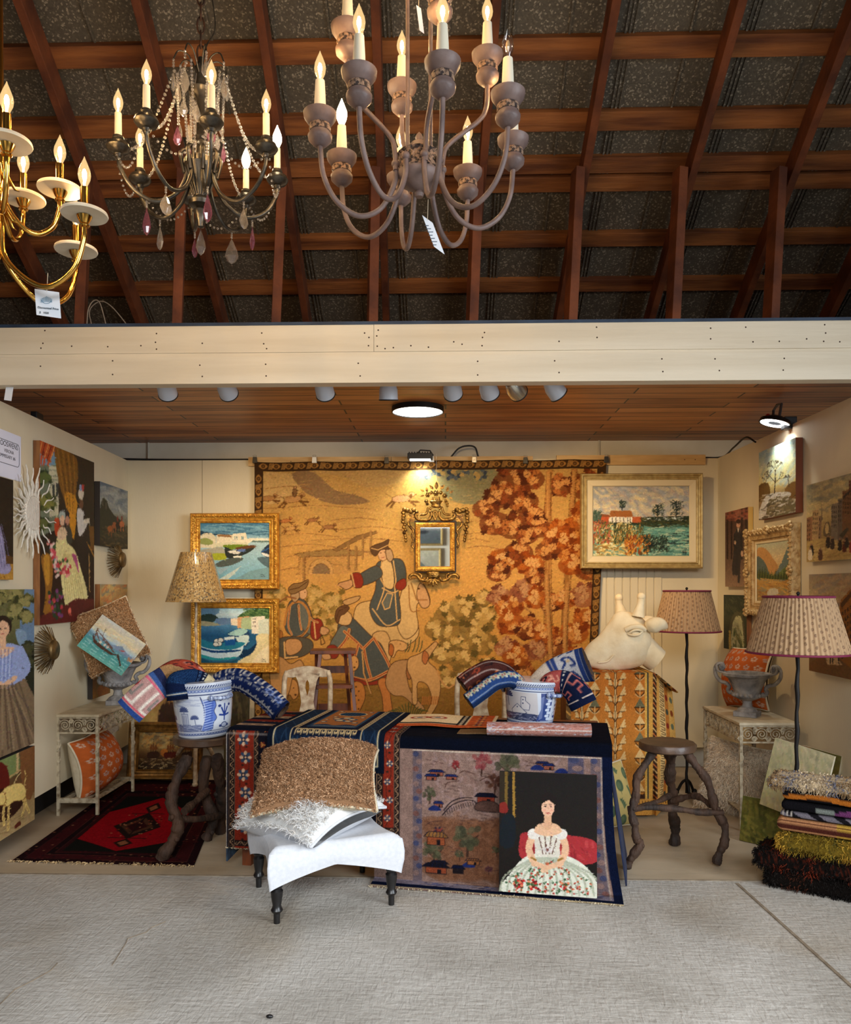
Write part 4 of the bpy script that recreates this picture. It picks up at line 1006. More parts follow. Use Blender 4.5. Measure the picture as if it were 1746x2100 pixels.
def pic_lilac():
 p = Pic([(-120, 700), (108, 775), (117, 1632), (-120, 1590)], 60, 150, (40, 32, 24), 11)
 p.poly([(-120, 1470), (117, 1480), (117, 1632), (-120, 1600)], (176, 130, 56))
 for i in range(16): p.ell(-100 + (i * 37) % 210, 1500 + (i * 23) % 110, 7, 8, (120, 76, 30))
 p.poly([(-60, 1130), (0, 1110), (40, 1260), (60, 1420), (100, 1520), (60, 1570), (-60, 1480)], (150, 144, 176), smooth=4)
 for i in range(5): p.line([(-40 + i * 16, 1140), (-10 + i * 18, 1320), (10 + i * 20, 1500)], 7, (104, 98, 134), .8, smooth=4)
 p.poly([(60, 1400), (117, 1430), (117, 1490), (60, 1480)], (90, 62, 34)); p.noise(6, .1)
 return p
def pic_sea():
 p = Pic([(765, 215), (1088, 452), (958, 707), (635, 470)], 96, 70, (176, 190, 190), 12)
 p.vgrad([(0, (196, 190, 176)), (.3, (214, 192, 150)), (.45, (170, 190, 196)), (.52, (104, 136, 150)), (.7, (70, 140, 136)), (1, (104, 166, 150))])
 def A(u, v): return (765 + 323 * u - 130 * v, 215 + 237 * u + 255 * v)
 def L(q, w, c): p.line([A(*t) for t in q], w, c)
 p.brush(50, (690, 230, 1060, 470), [(232, 214, 160), (196, 206, 206), (222, 196, 150)], 60, 14, .63, .2, .45)
 p.poly([A(.5, .5), A(.68, .38), (A(.8, .46)), A(1, .48), A(1, .52), A(.5, .54)], (120, 134, 150))
 for v in (.6, .7, .78, .86, .93):
  for k in range(5): L([(.05 + k * .2, v), (.16 + k * .2, v)], 5, (150, 196, 184))
 p.poly([A(.1, .5), A(.2, .62), A(.62, .66), (A(.72, .58)), A(.6, .72), A(.2, .7)], (74, 48, 34), smooth=2)
 for q in ([(.1, .36), (.18, .66)], [(.12, .4), (.55, .56)], [(.3, .5), (.62, .62)], [(.1, .42), (.3, .62)]): L(q, 7, (104, 60, 40))
 for u in (.3, .4, .46): p.ell(*A(u, .6), 9, 10, (206, 190, 170))
 L([(.22, .22), (.26, .44)], 4, (90, 80, 70)); L([(.68, .5), (.76, .46)], 10, (170, 60, 40)); L([(.7, .62), (.86, .8)], 14, (74, 48, 34)); p.poly([A(.88, .5), A(.98, .56), A(.9, .62)], (176, 120, 80)); p.poly([A(.97, .42), A(1, .6), A(.94, .6)], (196, 140, 96))
 p.noise(2, .04)
 return p
def pic_baretree():
 p = Pic([(352, 388), (625, 278), (615, 838), (350, 895)], 96, 140, (190, 186, 140), 13)
 p.vgrad([(0, (150, 176, 176)), (.3, (206, 200, 150)), (.55, (210, 186, 120)), (.7, (150, 120, 76)), (1, (90, 76, 60))])
 p.brush(110, (352, 300, 625, 640), [(226, 220, 180), (140, 160, 170), (222, 206, 140), (176, 190, 186)], 60, 22, -.8, .5, .35)
 p.poly([(352, 640), (420, 620), (430, 720), (350, 760)], (104, 74, 34), smooth=3); p.poly([(540, 660), (620, 610), (618, 760), (560, 720)], (120, 84, 40), smooth=3)
 p.poly([(400, 720), (480, 690), (580, 690), (560, 730), (470, 760), (390, 860), (350, 880), (352, 830)], (196, 186, 170), smooth=3); p.poly([(430, 740), (560, 720), (610, 770), (600, 838), (420, 870)], (110, 96, 66), smooth=3)
 def br(x, y, a, l, w, d):
  x2, y2 = x + l * math.cos(a), y + l * math.sin(a); p.line([(x, y), (x2, y2)], w, (66, 50, 34))
  if d:
   for k in range(3): br(x2, y2, a + p.r.uniform(-.8, .8), l * .62, w * .6, d - 1)
 br(465, 695, -1.5, 110, 9, 0); br(470, 590, -1.5, 60, 7, 4); br(468, 610, -2.3, 45, 5, 3); br(470, 620, -.8, 45, 5, 3); br(570, 650, -1.7, 40, 4, 3); br(400, 640, -1.4, 34, 4, 3)
 p.brush(110, (352, 700, 618, 880), [(226, 216, 200), (74, 60, 46), (150, 130, 96)], 28, 8, -.3, .5, .6)
 return p
def pic_man():
 p = Pic([(102, 838), (272, 795), (265, 1388), (97, 1395)], 70, 150, (92, 66, 54), 14)
 p.vgrad([(0, (120, 70, 54)), (.15, (84, 60, 50)), (.6, (104, 80, 66)), (1, (150, 118, 92))])
 for x in (120, 150, 225, 255): p.line([(x, 810), (x - 4, 1180)], 15, (54, 38, 32))
 p.brush(60, (100, 820, 270, 900), [(150, 80, 60), (176, 110, 90)], 30, 12, 0, .5, .5)
 p.poly([(176, 980), (212, 975), (222, 1090), (214, 1180), (196, 1300), (150, 1280), (160, 1150)], (52, 46, 46), smooth=3)
 p.line([(170, 1160), (160, 1290)], 24, (58, 50, 48)); p.line([(205, 1160), (196, 1350)], 20, (58, 50, 48)); p.line([(170, 1000), (165, 1080), (185, 1100)], 14, (46, 40, 42)); p.line([(215, 1000), (222, 1130)], 13, (46, 40, 42))
 p.ell(198, 925, 15, 28, (200, 150, 120)); p.ell(198, 905, 17, 18, (60, 40, 34)); p.poly([(190, 955), (204, 955), (198, 990)], (220, 206, 190)); p.ell(222, 1145, 8, 22, (206, 170, 140)); p.ell(172, 1062, 8, 14, (206, 170, 140))
 p.noise(5, .08)
 return p
def pic_valley():
 p = Pic([(330, 1062), (603, 1030), (603, 1510), (333, 1525)], 84, 124, (190, 170, 120), 15)
 p.vgrad([(0, (190, 196, 170)), (.3, (226, 200, 150)), (.55, (190, 160, 96)), (.7, (196, 150, 80)), (1, (150, 130, 90))])
 p.poly([(330, 1120), (370, 1090), (420, 1120), (470, 1190), (500, 1240), (470, 1300), (330, 1300)], (200, 150, 92), smooth=3); p.poly([(330, 1170), (380, 1190), (420, 1260), (420, 1330), (330, 1340)], (96, 110, 104), smooth=3)
 p.poly([(480, 1290), (530, 1200), (560, 1120), (603, 1060), (603, 1330), (480, 1330)], (110, 128, 124), smooth=2); p.poly([(500, 1300), (560, 1240), (603, 1190), (603, 1330)], (110, 126, 70), smooth=2)
 for i in range(26): x = 335 + i * 10.5; h = 40 + (i * 17) % 40 + (30 if i > 19 or i < 8 else 0); p.poly([(x - 9, 1340), (x, 1340 - h), (x + 9, 1340)], ((60, 72, 44), (92, 100, 50))[i % 2])
 p.brush(150, (330, 1340, 603, 1520), [(222, 176, 96), (160, 110, 60), (206, 150, 70), (150, 146, 120)], 36, 9, .1, .4, .7); p.poly([(430, 1420), (490, 1410), (500, 1450), (420, 1470)], (214, 206, 180), smooth=3)
 return p
def street(quad, nx, ny, seed, sky, low):
 p = Pic(quad, nx, ny, (150, 130, 90), seed)
 p.vgrad([(0, sky), (.4, (206, 180, 120)), (.6, (170, 140, 84)), (1, low)])
 return p
def pic_street():
 p = street([(707, 635), (1036, 535), (1036, 1180), (718, 1205)], 100, 140, 16, (140, 134, 110), (150, 120, 70))
 p.brush(90, (707, 560, 1036, 820), [(196, 176, 126), (120, 120, 106), (214, 186, 120)], 60, 24, -.2, .5, .4)
 for x0, x1, y0, c in ((715, 752, 880, (150, 104, 70)), (752, 795, 830, (186, 150, 100)), (795, 815, 870, (140, 110, 80)), (880, 930, 780, (130, 116, 96)), (925, 962, 740, (110, 96, 80)), (955, 1036, 680, (120, 84, 56))):
  p.poly([(x0, y0), (x1, y0 - (x1 - x0) * .3), (x1, 1050), (x0, 1040)], c)
  for i in range(int((x1 - x0) / 13)):
   for j in range(5): p.poly([(x0 + 4 + i * 13, y0 + 14 + j * 34), (x0 + 10 + i * 13, y0 + 12 + j * 34), (x0 + 10 + i * 13, y0 + 32 + j * 34), (x0 + 4 + i * 13, y0 + 34 + j * 34)], tuple(k * .55 for k in c))
 p.poly([(812, 900), (815, 760), (820, 900)], (120, 104, 80)); p.poly([(1000, 600), (1014, 596), (1014, 690), (1000, 694)], (96, 60, 40)); p.poly([(960, 720), (1036, 640), (1036, 660), (960, 740)], (60, 50, 44))
 p.poly([(828, 1010), (840, 920), (868, 915), (880, 1010)], (110, 92, 66), smooth=3); p.ell(852, 960, 13, 40, (206, 176, 116))
 p.poly([(720, 1060), (800, 1030), (900, 1040), (1036, 1110), (1036, 1180), (718, 1205)], (186, 154, 92)); p.brush(60, (720, 1060, 1036, 1190), [(150, 120, 70), (214, 184, 120)], 60, 8, -.3, .3, .5)
 for x, y, c in ((750, 1110, (40, 34, 30)), (742, 1140, (226, 206, 170)), (810, 1140, (90, 60, 46)), (860, 1050, (50, 40, 34)), (890, 1060, (60, 46, 40)), (940, 1070, (40, 34, 30)), (970, 1080, (90, 40, 30)), (985, 1050, (50, 44, 40)), (1016, 1085, (150, 50, 40))): p.poly([(x - 10, y - 26), (x + 10, y - 26), (x + 14, y + 44), (x - 14, y + 44)], c, smooth=2); p.ell(x, y - 34, 7, 9, (150, 110, 84))
 p.poly([(935, 1010), (985, 950), (1000, 960), (960, 1030)], (70, 64, 50)); p.noise(3, .07)
 return p
def pic_lane():
 p = street([(725, 1297), (1036, 1288), (1036, 2065), (738, 2010)], 90, 170, 17, (150, 130, 104), (96, 70, 46))
 p.brush(80, (725, 1300, 1036, 1560), [(190, 160, 120), (140, 130, 120), (170, 130, 90)], 60, 24, -.3, .5, .4)
 p.poly([(940, 1500), (1036, 1380), (1036, 1990), (940, 1950)], (146, 92, 40)); p.poly([(945, 1520), (1036, 1400), (1036, 1440), (950, 1560)], (84, 54, 30)); p.poly([(740, 1640), (800, 1600), (800, 1900), (740, 1900)], (90, 66, 44))
 for i in range(5):
  for j in range(7): p.poly([(955 + i * 17, 1580 + j * 52 - i * 14), (965 + i * 17, 1572 + j * 52 - i * 14), (965 + i * 17, 1600 + j * 52 - i * 14), (955 + i * 17, 1606 + j * 52 - i * 14)], (70, 50, 34))
 p.poly([(738, 1960), (830, 1890), (900, 1880), (1036, 2000), (1036, 2065), (738, 2010)], (120, 84, 50)); p.poly([(840, 1890), (910, 1885), (960, 1960), (860, 1960)], (206, 170, 120))
 for x in (880, 895, 935): p.line([(x, 1880), (x, 1950)], 9, (50, 40, 36))
 p.noise(3, .08)
 return p
def pic_arch():
 p = Pic([(92, 1452), (262, 1452), (255, 1880), (85, 1900)], 70, 150, (44, 50, 34), 18)
 p.vgrad([(0, (40, 48, 34)), (.4, (56, 60, 40)), (1, (34, 38, 24))])
 p.poly([(128, 1900), (140, 1680), (170, 1600), (200, 1580), (232, 1620), (240, 1880)], (84, 80, 54), smooth=4); p.poly([(150, 1880), (156, 1700), (178, 1630), (202, 1610), (226, 1650), (230, 1880)], (196, 196, 150), smooth=4)
 p.brush(40, (160, 1690, 225, 1870), [(96, 110, 60), (150, 150, 96), (60, 76, 40)], 50, 9, 1.4, .3, .7); p.brush(70, (92, 1460, 262, 1600), [(30, 40, 28), (80, 84, 56)], 30, 9, 1.2, .6, .5); p.poly([(128, 1740), (144, 1740), (144, 1900), (128, 1900)], (190, 160, 80))
 p.noise(3, .08)
 return p
def pic_seated():
 """a plain portrait of a lady in a flowered gown, hands in her lap"""
 p = Pic([(750, 365), (1445, 390), (1470, 1285), (750, 1245)], 176, 226, (22, 18, 16), 19)
 p.vgrad([(0, (24, 20, 18)), (.5, (28, 22, 18)), (1, (20, 16, 14))])
 p.poly([(752, 370), (790, 370), (790, 640), (752, 640)], (44, 34, 22)); p.line([(800, 370), (800, 640)], 22, (110, 84, 36)); p.line([(852, 370), (856, 700)], 18, (150, 112, 46))
 p.poly([(752, 600), (800, 590), (812, 660), (752, 660)], (122, 36, 28), smooth=3); p.poly([(770, 700), (860, 690), (860, 900), (760, 900)], (18, 24, 30), smooth=3)
 p.poly([(900, 860), (960, 800), (1330, 830), (1456, 880), (1462, 1010), (1250, 1040), (930, 1010)], (160, 44, 48), smooth=4); p.brush(40, (920, 860, 1440, 980), [(190, 70, 70), (120, 30, 34)], 40, 16, 1.2, .6, .5)
 g, gs = (214, 214, 196), (160, 164, 142)
 p.poly([(1010, 960), (1190, 960), (1330, 1010), (1440, 1120), (1468, 1280), (1160, 1268), (770, 1246), (840, 1100), (920, 1000)], g, smooth=4)
 for i in range(15): x = 800 + i * 46; p.line([(1090 + (x - 1100) * .3, 990), (x, 1120), (x + (x - 1100) * .16, 1262)], 15, gs, .7, smooth=5)
 for _ in range(150):
  x = p.r.uniform(800, 1455); y = p.r.uniform(1010, 1255)
  if y < 1000 + abs(x - 1100) * .45: continue
  p.ell(x, y, 9, 8, p.r.choice([(186, 50, 40), (206, 90, 60), (60, 96, 60), (80, 110, 80), (196, 60, 60)]))
  p.line([(x, y), (x + p.r.uniform(-20, 20), y + p.r.uniform(-16, 16))], 5, (66, 96, 66))
 for x, y in ((1000, 1190), (1240, 1200), (900, 1190)):
  for k in range(16): p.ell(x + p.r.uniform(-40, 40), y + p.r.uniform(-36, 36), 11, 10, p.r.choice([(190, 40, 40), (222, 130, 90), (60, 90, 50), (110, 30, 30)]))
 p.poly([(1000, 800), (1060, 770), (1150, 780), (1210, 800), (1190, 900), (1180, 975), (1030, 975), (1010, 900)], (214, 206, 190), smooth=4)
 for i in range(7): p.line([(1030 + i * 25, 800), (1070 + i * 11, 960)], 7, ((96, 60, 50), (222, 214, 200))[i % 2])
 for x in (1010, 1040, 1075, 1110, 1150, 1185): p.ell(x, 800 + abs(x - 1100) * .12, 16, 15, ((190, 50, 44), (222, 140, 70), (60, 96, 60))[x % 3]);
 p.ell(1100, 930, 32, 20, (206, 196, 190)); p.ell(1100, 930, 11, 11, (120, 70, 60))
 for sg in (-1, 1):
  p.line([(1100 + sg * 96, 800), (1100 + sg * 132, 920), (1100 + sg * 92, 1030)], 50, SKIN, smooth=5); p.line([(1100 + sg * 90, 1030), (1100 + sg * 10, 1058)], 36, SKIN)
  p.ell(1100 + sg * 98, 815, 46, 40, (222, 214, 204)); p.line([(1100 + sg * 112, 990), (1100 + sg * 82, 1006)], 15, (150, 110, 50))
 for k in range(4): p.line([(1070 + k * 12, 1048), (1060 + k * 14, 1092)], 11, SKIN)
 p.poly([(1040, 740), (1160, 740), (1200, 800), (1100, 830), (1005, 800)], SKIN, smooth=4); p.line([(1100, 660), (1100, 760)], 54, (212, 164, 128))
 p.ell(1100, 600, 66, 84, (26, 18, 16)); p.ell(1100, 622, 47, 66, (226, 178, 146)); p.poly([(1050, 600), (1070, 556), (1100, 548), (1130, 556), (1150, 600), (1100, 570)], (26, 18, 16), smooth=4)
 for sg in (-1, 1): p.ell(1100 + sg * 19, 614, 9, 5, (40, 30, 30)); p.line([(1100 + sg * 10, 600), (1100 + sg * 28, 600)], 4, (70, 46, 40)); p.ell(1100 + sg * 26, 642, 12, 10, (226, 150, 128), a=.6)
 p.line([(1100, 616), (1104, 640), (1098, 644)], 4, (190, 136, 110)); p.line([(1088, 662), (1112, 662)], 7, (176, 70, 66))
 p.noise(2, .03)
 return p
def pic_ships():
 p = Pic([(540, 645), (1110, 645), (1110, 1022), (525, 1022)], 110, 78, (110, 84, 50), 20)
 p.vgrad([(0, (130, 112, 74)), (.35, (170, 134, 76)), (.6, (96, 66, 36)), (1, (50, 36, 22))])
 p.brush(140, (530, 645, 1110, 800), [(206, 176, 110), (84, 70, 54), (190, 130, 60), (120, 104, 74)], 60, 26, -.3, .7, .5); p.ell(810, 850, 44, 40, (214, 120, 40), a=.7)
 for x, y, c in ((690, 880, (60, 36, 22)), (870, 880, (90, 30, 16)), (1060, 880, (60, 36, 22))):
  p.poly([(x - 60, y - 30), (x + 60, y - 40), (x + 40, y + 30), (x - 50, y + 30)], c, smooth=3)
  for k in (-26, 0, 26): p.line([(x + k, y - 30), (x + k * .9, y - 160 + abs(k) * 2)], 5, (40, 26, 18)); p.poly([(x + k - 14, y - 60), (x + k, y - 120), (x + k + 14, y - 64)], (120, 70, 34), smooth=2)
 p.brush(120, (530, 900, 1110, 1020), [(170, 140, 90), (50, 36, 24), (206, 180, 130), (84, 60, 36)], 50, 9, -.2, .5, .7)
 return p
def pic_twofigures():
 p = Pic((0, 0, 100, 120), 60, 70, (120, 128, 90), 21)
 p.vgrad([(0, (170, 160, 120)), (.5, (120, 122, 70)), (1, (74, 76, 44))]); lady(p, 38, 14, 13, (176, 176, 186), (190, 190, 200)); lady(p, 66, 10, 13, (206, 190, 166), (214, 200, 180)); p.noise(4, .1)
 return p
def pic_palesky():
 p = Pic((0, 0, 100, 60), 80, 56, (190, 180, 136), 22)
 p.vgrad([(0, (196, 186, 146)), (.5, (176, 170, 120)), (1, (206, 186, 130))]); p.brush(160, (0, 0, 100, 60), [(172, 160, 126), (214, 196, 156), (200, 172, 120), (160, 154, 122)], 14, 4, .8, .8, .4)
 return p
def pic_greenfield():
 p = Pic((0, 0, 100, 60), 60, 50, (96, 92, 40), 23)
 p.brush(160, (0, 0, 100, 60), [(70, 74, 30), (130, 116, 50), (150, 136, 60), (60, 60, 26)], 12, 4, .8, .8, .5); return p
def pic_goldvase():
 p = Pic((0, 0, 100, 120), 40, 46, (110, 84, 34), 24)
 p.vgrad([(0, (96, 90, 44)), (1, (130, 92, 36))]); p.poly([(0, 0), (24, 0), (20, 120), (0, 120)], (120, 76, 26)); p.poly([(30, 70), (90, 74), (84, 118), (34, 118)], (140, 84, 34), smooth=3); p.noise(6, .15); return p
def pic_shipstern():
 p = Pic((0, 0, 100, 80), 50, 44, (196, 160, 90), 25)
 p.vgrad([(0, (150, 110, 60)), (.4, (206, 170, 100)), (1, (190, 156, 96))]); p.poly([(58, 12), (96, 8), (96, 72), (60, 74)], (60, 40, 28), smooth=2); p.poly([(64, 40), (90, 38), (88, 66), (66, 68)], (120, 80, 44)); p.noise(5, .1); return p
def pic_darkwood():
 p = Pic((0, 0, 60, 120), 30, 60, (60, 52, 34), 26)
 p.brush(60, (0, 0, 60, 120), [(40, 36, 24), (84, 74, 46), (110, 92, 60)], 16, 4, 1.4, .4, .6); return p
def pic_seascape_grey():
 p = Pic((0, 0, 100, 70), 60, 42, (120, 124, 124), 27)
 p.vgrad([(0, (176, 172, 160)), (.5, (150, 150, 146)), (.55, (104, 112, 116)), (1, (90, 98, 100))]); p.poly([(30, 38), (84, 36), (78, 46), (36, 46)], (60, 62, 66)); p.line([(55, 36), (55, 12)], 1, (60, 60, 60)); p.poly([(40, 34), (54, 14), (54, 34)], (96, 96, 96)); return p
def pic_mountain_grey():
 p = Pic((0, 0, 100, 70), 60, 42, (170, 166, 146), 28)
 p.vgrad([(0, (190, 184, 160)), (.6, (170, 166, 146)), (1, (130, 130, 116))]); p.poly([(0, 60), (30, 48), (50, 30), (70, 48), (100, 58), (100, 70), (0, 70)], (110, 114, 108)); p.noise(6, .06); return p
NAVY, NAVY2, INK, CRM = (24, 34, 62), (38, 58, 98), (16, 18, 26), (214, 196, 164)
def rose(p, x, y, r, petals=((206, 170, 140), (60, 78, 100)), core=(40, 40, 60), n=8):
 for i in range(n):
  t = 2 * PI * i / n; p.ell(x + r * .62 * math.cos(t), y + r * .62 * math.sin(t), r * .36, r * .26, petals[i % len(petals)], t)
 p.ell(x, y, r * .36, r * .36, core); p.ell(x, y, r * .18, r * .18, petals[0])
def vine(p, x0, y0, x1, y1, amp, col, w, n, leaf):
 d = np.array([x1 - x0, y1 - y0], float); L = np.linalg.norm(d); u = d / L; v = np.array([-u[1], u[0]])
 P = [tuple(np.array([x0, y0]) + d * k / (n * 6) + v * amp * math.sin(k * PI / 3)) for k in range(n * 6 + 1)]
 p.line(P, w, col)
 for k in range(n * 2):
  q = np.array([x0, y0]) + d * (k + .5) / (n * 2) - v * amp * .35 * (1 if k % 2 == 0 else -1); p.ell(q[0], q[1], leaf, leaf * .7, col)
def pic_chinoise():
 """pale carved carpet: pavilions, trees, a bridge; wide navy surround"""
 p = Pic((-250, -850, 1560, 1390), 290, 360, (150, 126, 116), 31)
 p.brush(300, (60, 180, 1480, 640), [(172, 150, 146), (140, 112, 104), (160, 138, 140)], 60, 22, 0, 3, .35)
 p.brush(420, (140, 720, 740, 1190), [(128, 92, 70), (134, 98, 76)], 130, 50, 0, .5, .35); p.brush(200, (130, 690, 760, 1180), [(136, 98, 74), (112, 78, 60), (148, 114, 94)], 60, 20, 0, 3, .4)  # brown area where the pile loses its sheen, painted into the carpet colour
 blue, dk, red, grn = (50, 62, 112), (44, 36, 40), (146, 74, 56), (92, 92, 70)
 def house(x, y, w, h, c=(150, 96, 78), r=blue):
  p.poly([(x, y), (x + w, y), (x + w, y + h), (x, y + h)], c, edge=dk, ew=4); p.poly([(x - w * .2, y), (x + w * .1, y - h * .7), (x + w * .9, y - h * .7), (x + w * 1.2, y)], r, edge=dk, ew=3)
  for i in range(6): p.line([(x + i * w / 5.5, y - h * .65), (x - w * .1 + i * w / 5, y - 3)], 3, (30, 36, 70))
  p.poly([(x + w * .55, y + h * .3), (x + w * .75, y + h * .3), (x + w * .75, y + h), (x + w * .55, y + h)], dk)
 def tree(x, y, r, cols, trunk=(84, 62, 52)):
  p.line([(x, y + r * 1.2), (x + r * .1, y)], r * .16, trunk)
  for a in (-.7, .7): p.line([(x, y + r * .5), (x + r * a, y - r * .2)], r * .08, trunk)
  for k in range(22): t = p.r.uniform(0, 6.3); d_ = math.sqrt(p.r.random()) * r * .85; p.ell(x + d_ * math.cos(t), y - r * .15 + d_ * .9 * math.sin(t), r * .26, r * .2, cols[k % len(cols)], t, .7)
 G = [grn, (106, 104, 82), (78, 78, 62)]
 for x, y, w, h in ((195, 350, 100, 30), (165, 385, 80, 30), (320, 380, 80, 26), (1010, 245, 80, 26), (1060, 262, 70, 30), (230, 600, 60, 30)): house(x, y, w, h)
 for x, y in ((230, 640), (1010, 280), (1190, 300), (620, 590), (490, 1075)): p.poly([(x - 50, y + 16), (x - 20, y - 20), (x + 20, y - 22), (x + 50, y + 14)], blue, smooth=3)
 for x, y, r, c in ((395, 290, 40, [(140, 60, 60), (120, 50, 54)]), (590, 260, 80, [(140, 70, 74), (150, 96, 92)]), (780, 270, 100, G), (190, 530, 60, G), (480, 860, 120, G), (220, 990, 90, G), (420, 1000, 40, G), (255, 830, 44, [(150, 74, 64), (50, 50, 70)]), (700, 950, 40, G), (690, 420, 70, [(92, 60, 52), (110, 76, 60)]), (640, 1100, 30, [(96, 60, 70)])): tree(x, y, r, c)
 p.line([(290, 690), (360, 610), (440, 570), (520, 560), (580, 600)], 7, dk, smooth=5); p.line([(300, 650), (360, 580), (440, 545), (520, 540)], 7, dk, smooth=5)
 for i in range(14): p.line([(305 + i * 18, 650 - i * 9 + i * i * .18), (315 + i * 18, 690 - i * 11 + i * i * .3)], 4, dk)
 house(560, 530, 130, 50, red, (36, 36, 50)); p.poly([(540, 600), (600, 560), (700, 570), (748, 640), (560, 640)], (104, 80, 72), smooth=3, edge=dk, ew=4)
 house(210, 1080, 110, 40, (170, 60, 50), (36, 34, 44)); house(160, 1110, 160, 50, (150, 84, 58), (34, 32, 42)); house(370, 1110, 80, 40, dk, (30, 34, 60)); house(480, 1040, 90, 30, (150, 104, 70), (140, 96, 60)); house(170, 870, 140, 60, (150, 90, 60), (146, 108, 66))
 for x, y, n in ((160, 250, 4), (300, 440, 6), (560, 330, 4), (850, 330, 4), (900, 230, 4), (400, 690, 6), (560, 660, 7), (170, 760, 3), (330, 940, 4), (560, 1080, 3)):
  for k in range(n): p.line([(x + (k * 53) % 130, y + k * 12), (x + 40 + (k * 53) % 130, y + k * 12 + 4)], 4, (96, 72, 68))
 for q in ([(420, 350), (460, 330), (540, 350)], [(310, 470), (330, 430), (420, 410)], [(580, 400), (640, 370), (740, 380)], [(160, 780), (200, 750), (290, 735)]): p.line(q, 6, (96, 70, 62), smooth=5)
 for x0, x1, y0, y1 in ((60, 130, 180, 1250), (1235, 1350, 180, 400), (1400, 1475, 180, 1320)):
  p.poly([(x0, y0), (x1, y0), (x1, y1), (x0, y1)], (120, 106, 110) if x0 != 1235 else (104, 96, 112))
  for k in range(int((y1 - y0) / 60)): p.ell((x0 + x1) / 2 + (k % 2 * 2 - 1) * 12, y0 + 30 + k * 60, (x1 - x0) * .34, 22, ((84, 86, 112), (146, 122, 116), (128, 94, 88))[k % 3])
 p.poly([(-250, 1222), (1490, 1270), (1540, 1340), (-250, 1292)], (140, 130, 140)); p.brush(60, (40, 1250, 1480, 1310), [(90, 80, 92), (180, 160, 150), (80, 92, 140)], 30, 14, 0, .4, .7)
 p.line([(60, 180), (1475, 186)], 7, (200, 186, 170)); p.line([(1478, 186), (1478, 1320)], 6, (190, 176, 160))
 p.poly([(-250, -850), (1560, -850), (1560, 176), (-250, 168)], (22, 26, 40)); p.brush(120, (20, -850, 1540, 40), [(60, 62, 66), (120, 96, 80), (34, 44, 66)], 60, 10, 0, .4, .4); p.poly([(-250, 90), (1560, 90), (1560, 176), (-250, 168)], (18, 24, 42))
 p.poly([(1482, 176), (1560, 176), (1560, 1390), (1500, 1390)], NAVY); p.poly([(-250, 1292), (1560, 1336), (1560, 1390), (-250, 1352)], (22, 34, 64)); p.line([(-250, 1366), (1560, 1388)], 16, (196, 178, 146))
 p.noise(1.5, .10); p.noise(6, .08)
 return p
def pic_redfloral():
 p = Pic((90, -900, 1650, 1060), 230, 290, (34, 26, 34), 32)
 def vb(x0, x1, kind, y0=-900, y1=1060):
  if kind == 'red':
   p.poly([(x0, y0), (x1, y0), (x1, y1), (x0, y1)], (134, 50, 34)); xm = (x0 + x1) / 2
   vine(p, xm, y0, xm, y1, (x1 - x0) * .28, (54, 40, 34), 5, int((y1 - y0) / 300), 12)
   for k in range(int((y1 - y0) / 155)): rose(p, xm + (k % 2 * 2 - 1) * 10, y0 + 70 + k * 155, (x1 - x0) * .34)
  elif kind == 'pat':
   p.poly([(x0, y0), (x1, y0), (x1, y1), (x0, y1)], (44, 34, 32)); vine(p, (x0 + x1) / 2, y0, (x0 + x1) / 2, y1, (x1 - x0) * .3, (176, 140, 108), 6, int((y1 - y0) / 74), 5)
   for x in (x0, x1): p.line([(x, y0), (x, y1)], 4, (150, 120, 96))
  else: p.poly([(x0, y0), (x1, y0), (x1, y1), (x0, y1)], (26, 24, 34))
 vb(90, 120, 'n'); vb(120, 178, 'pat'); vb(178, 350, 'red'); vb(350, 396, 'pat'); vb(396, 1300, 'n')
 for k in range(16): rose(p, 430 + (k % 2) * 26, -820 + k * 120, 30, ((170, 110, 60), (120, 50, 40)), (180, 140, 80), 6)
 vb(1290, 1345, 'pat', -900, 880); vb(1345, 1450, 'n', -900, 830); vb(1450, 1505, 'pat', -900, 860); vb(1505, 1598, 'red'); vb(1598, 1645, 'pat')
 for k in range(9): p.line([(1390, 300 + k * 30), (1390, 320 + k * 30)], 9, (170, 70, 50)); p.ell(1370 + (k % 2) * 40, 310 + k * 30, 9, 7, (196, 130, 96))
 p.poly([(396, 850), (1505, 850), (1505, 985), (396, 985)], (134, 50, 34))
 for k in range(8): rose(p, 450 + k * 145, 918, 48)
 for y0, y1 in ((800, 850), (985, 1040)):
  p.poly([(178, y0), (1598, y0), (1598, y1), (178, y1)], (44, 34, 32)); vine(p, 178, (y0 + y1) / 2, 1598, (y0 + y1) / 2, 16, (176, 140, 108), 6, 20, 5)
 for i, (y, c) in enumerate(((-40, (24, 28, 44)), (-120, (170, 140, 112)), (-210, (30, 34, 50)), (-330, (130, 52, 38)), (-430, (24, 28, 44)), (-520, (176, 150, 120)), (-640, (110, 44, 34)), (-760, (30, 34, 50)))): p.poly([(90, y - 110), (700, y - 110), (700, y), (90, y)], c)
 for k in range(5): p.ell(180 + k * 120, -165, 46, 14, (30, 40, 60)); p.ell(180 + k * 120, -565, 46, 14, (30, 40, 60))
 p.poly([(90, -40), (900, -40), (900, 40), (90, 40)], (18, 22, 36)); p.line([(96, 60), (96, 1060)], 9, (190, 180, 170)); p.line([(96, 60), (500, 60)], 7, (160, 150, 140)); p.noise(1.5, .12)
 return p
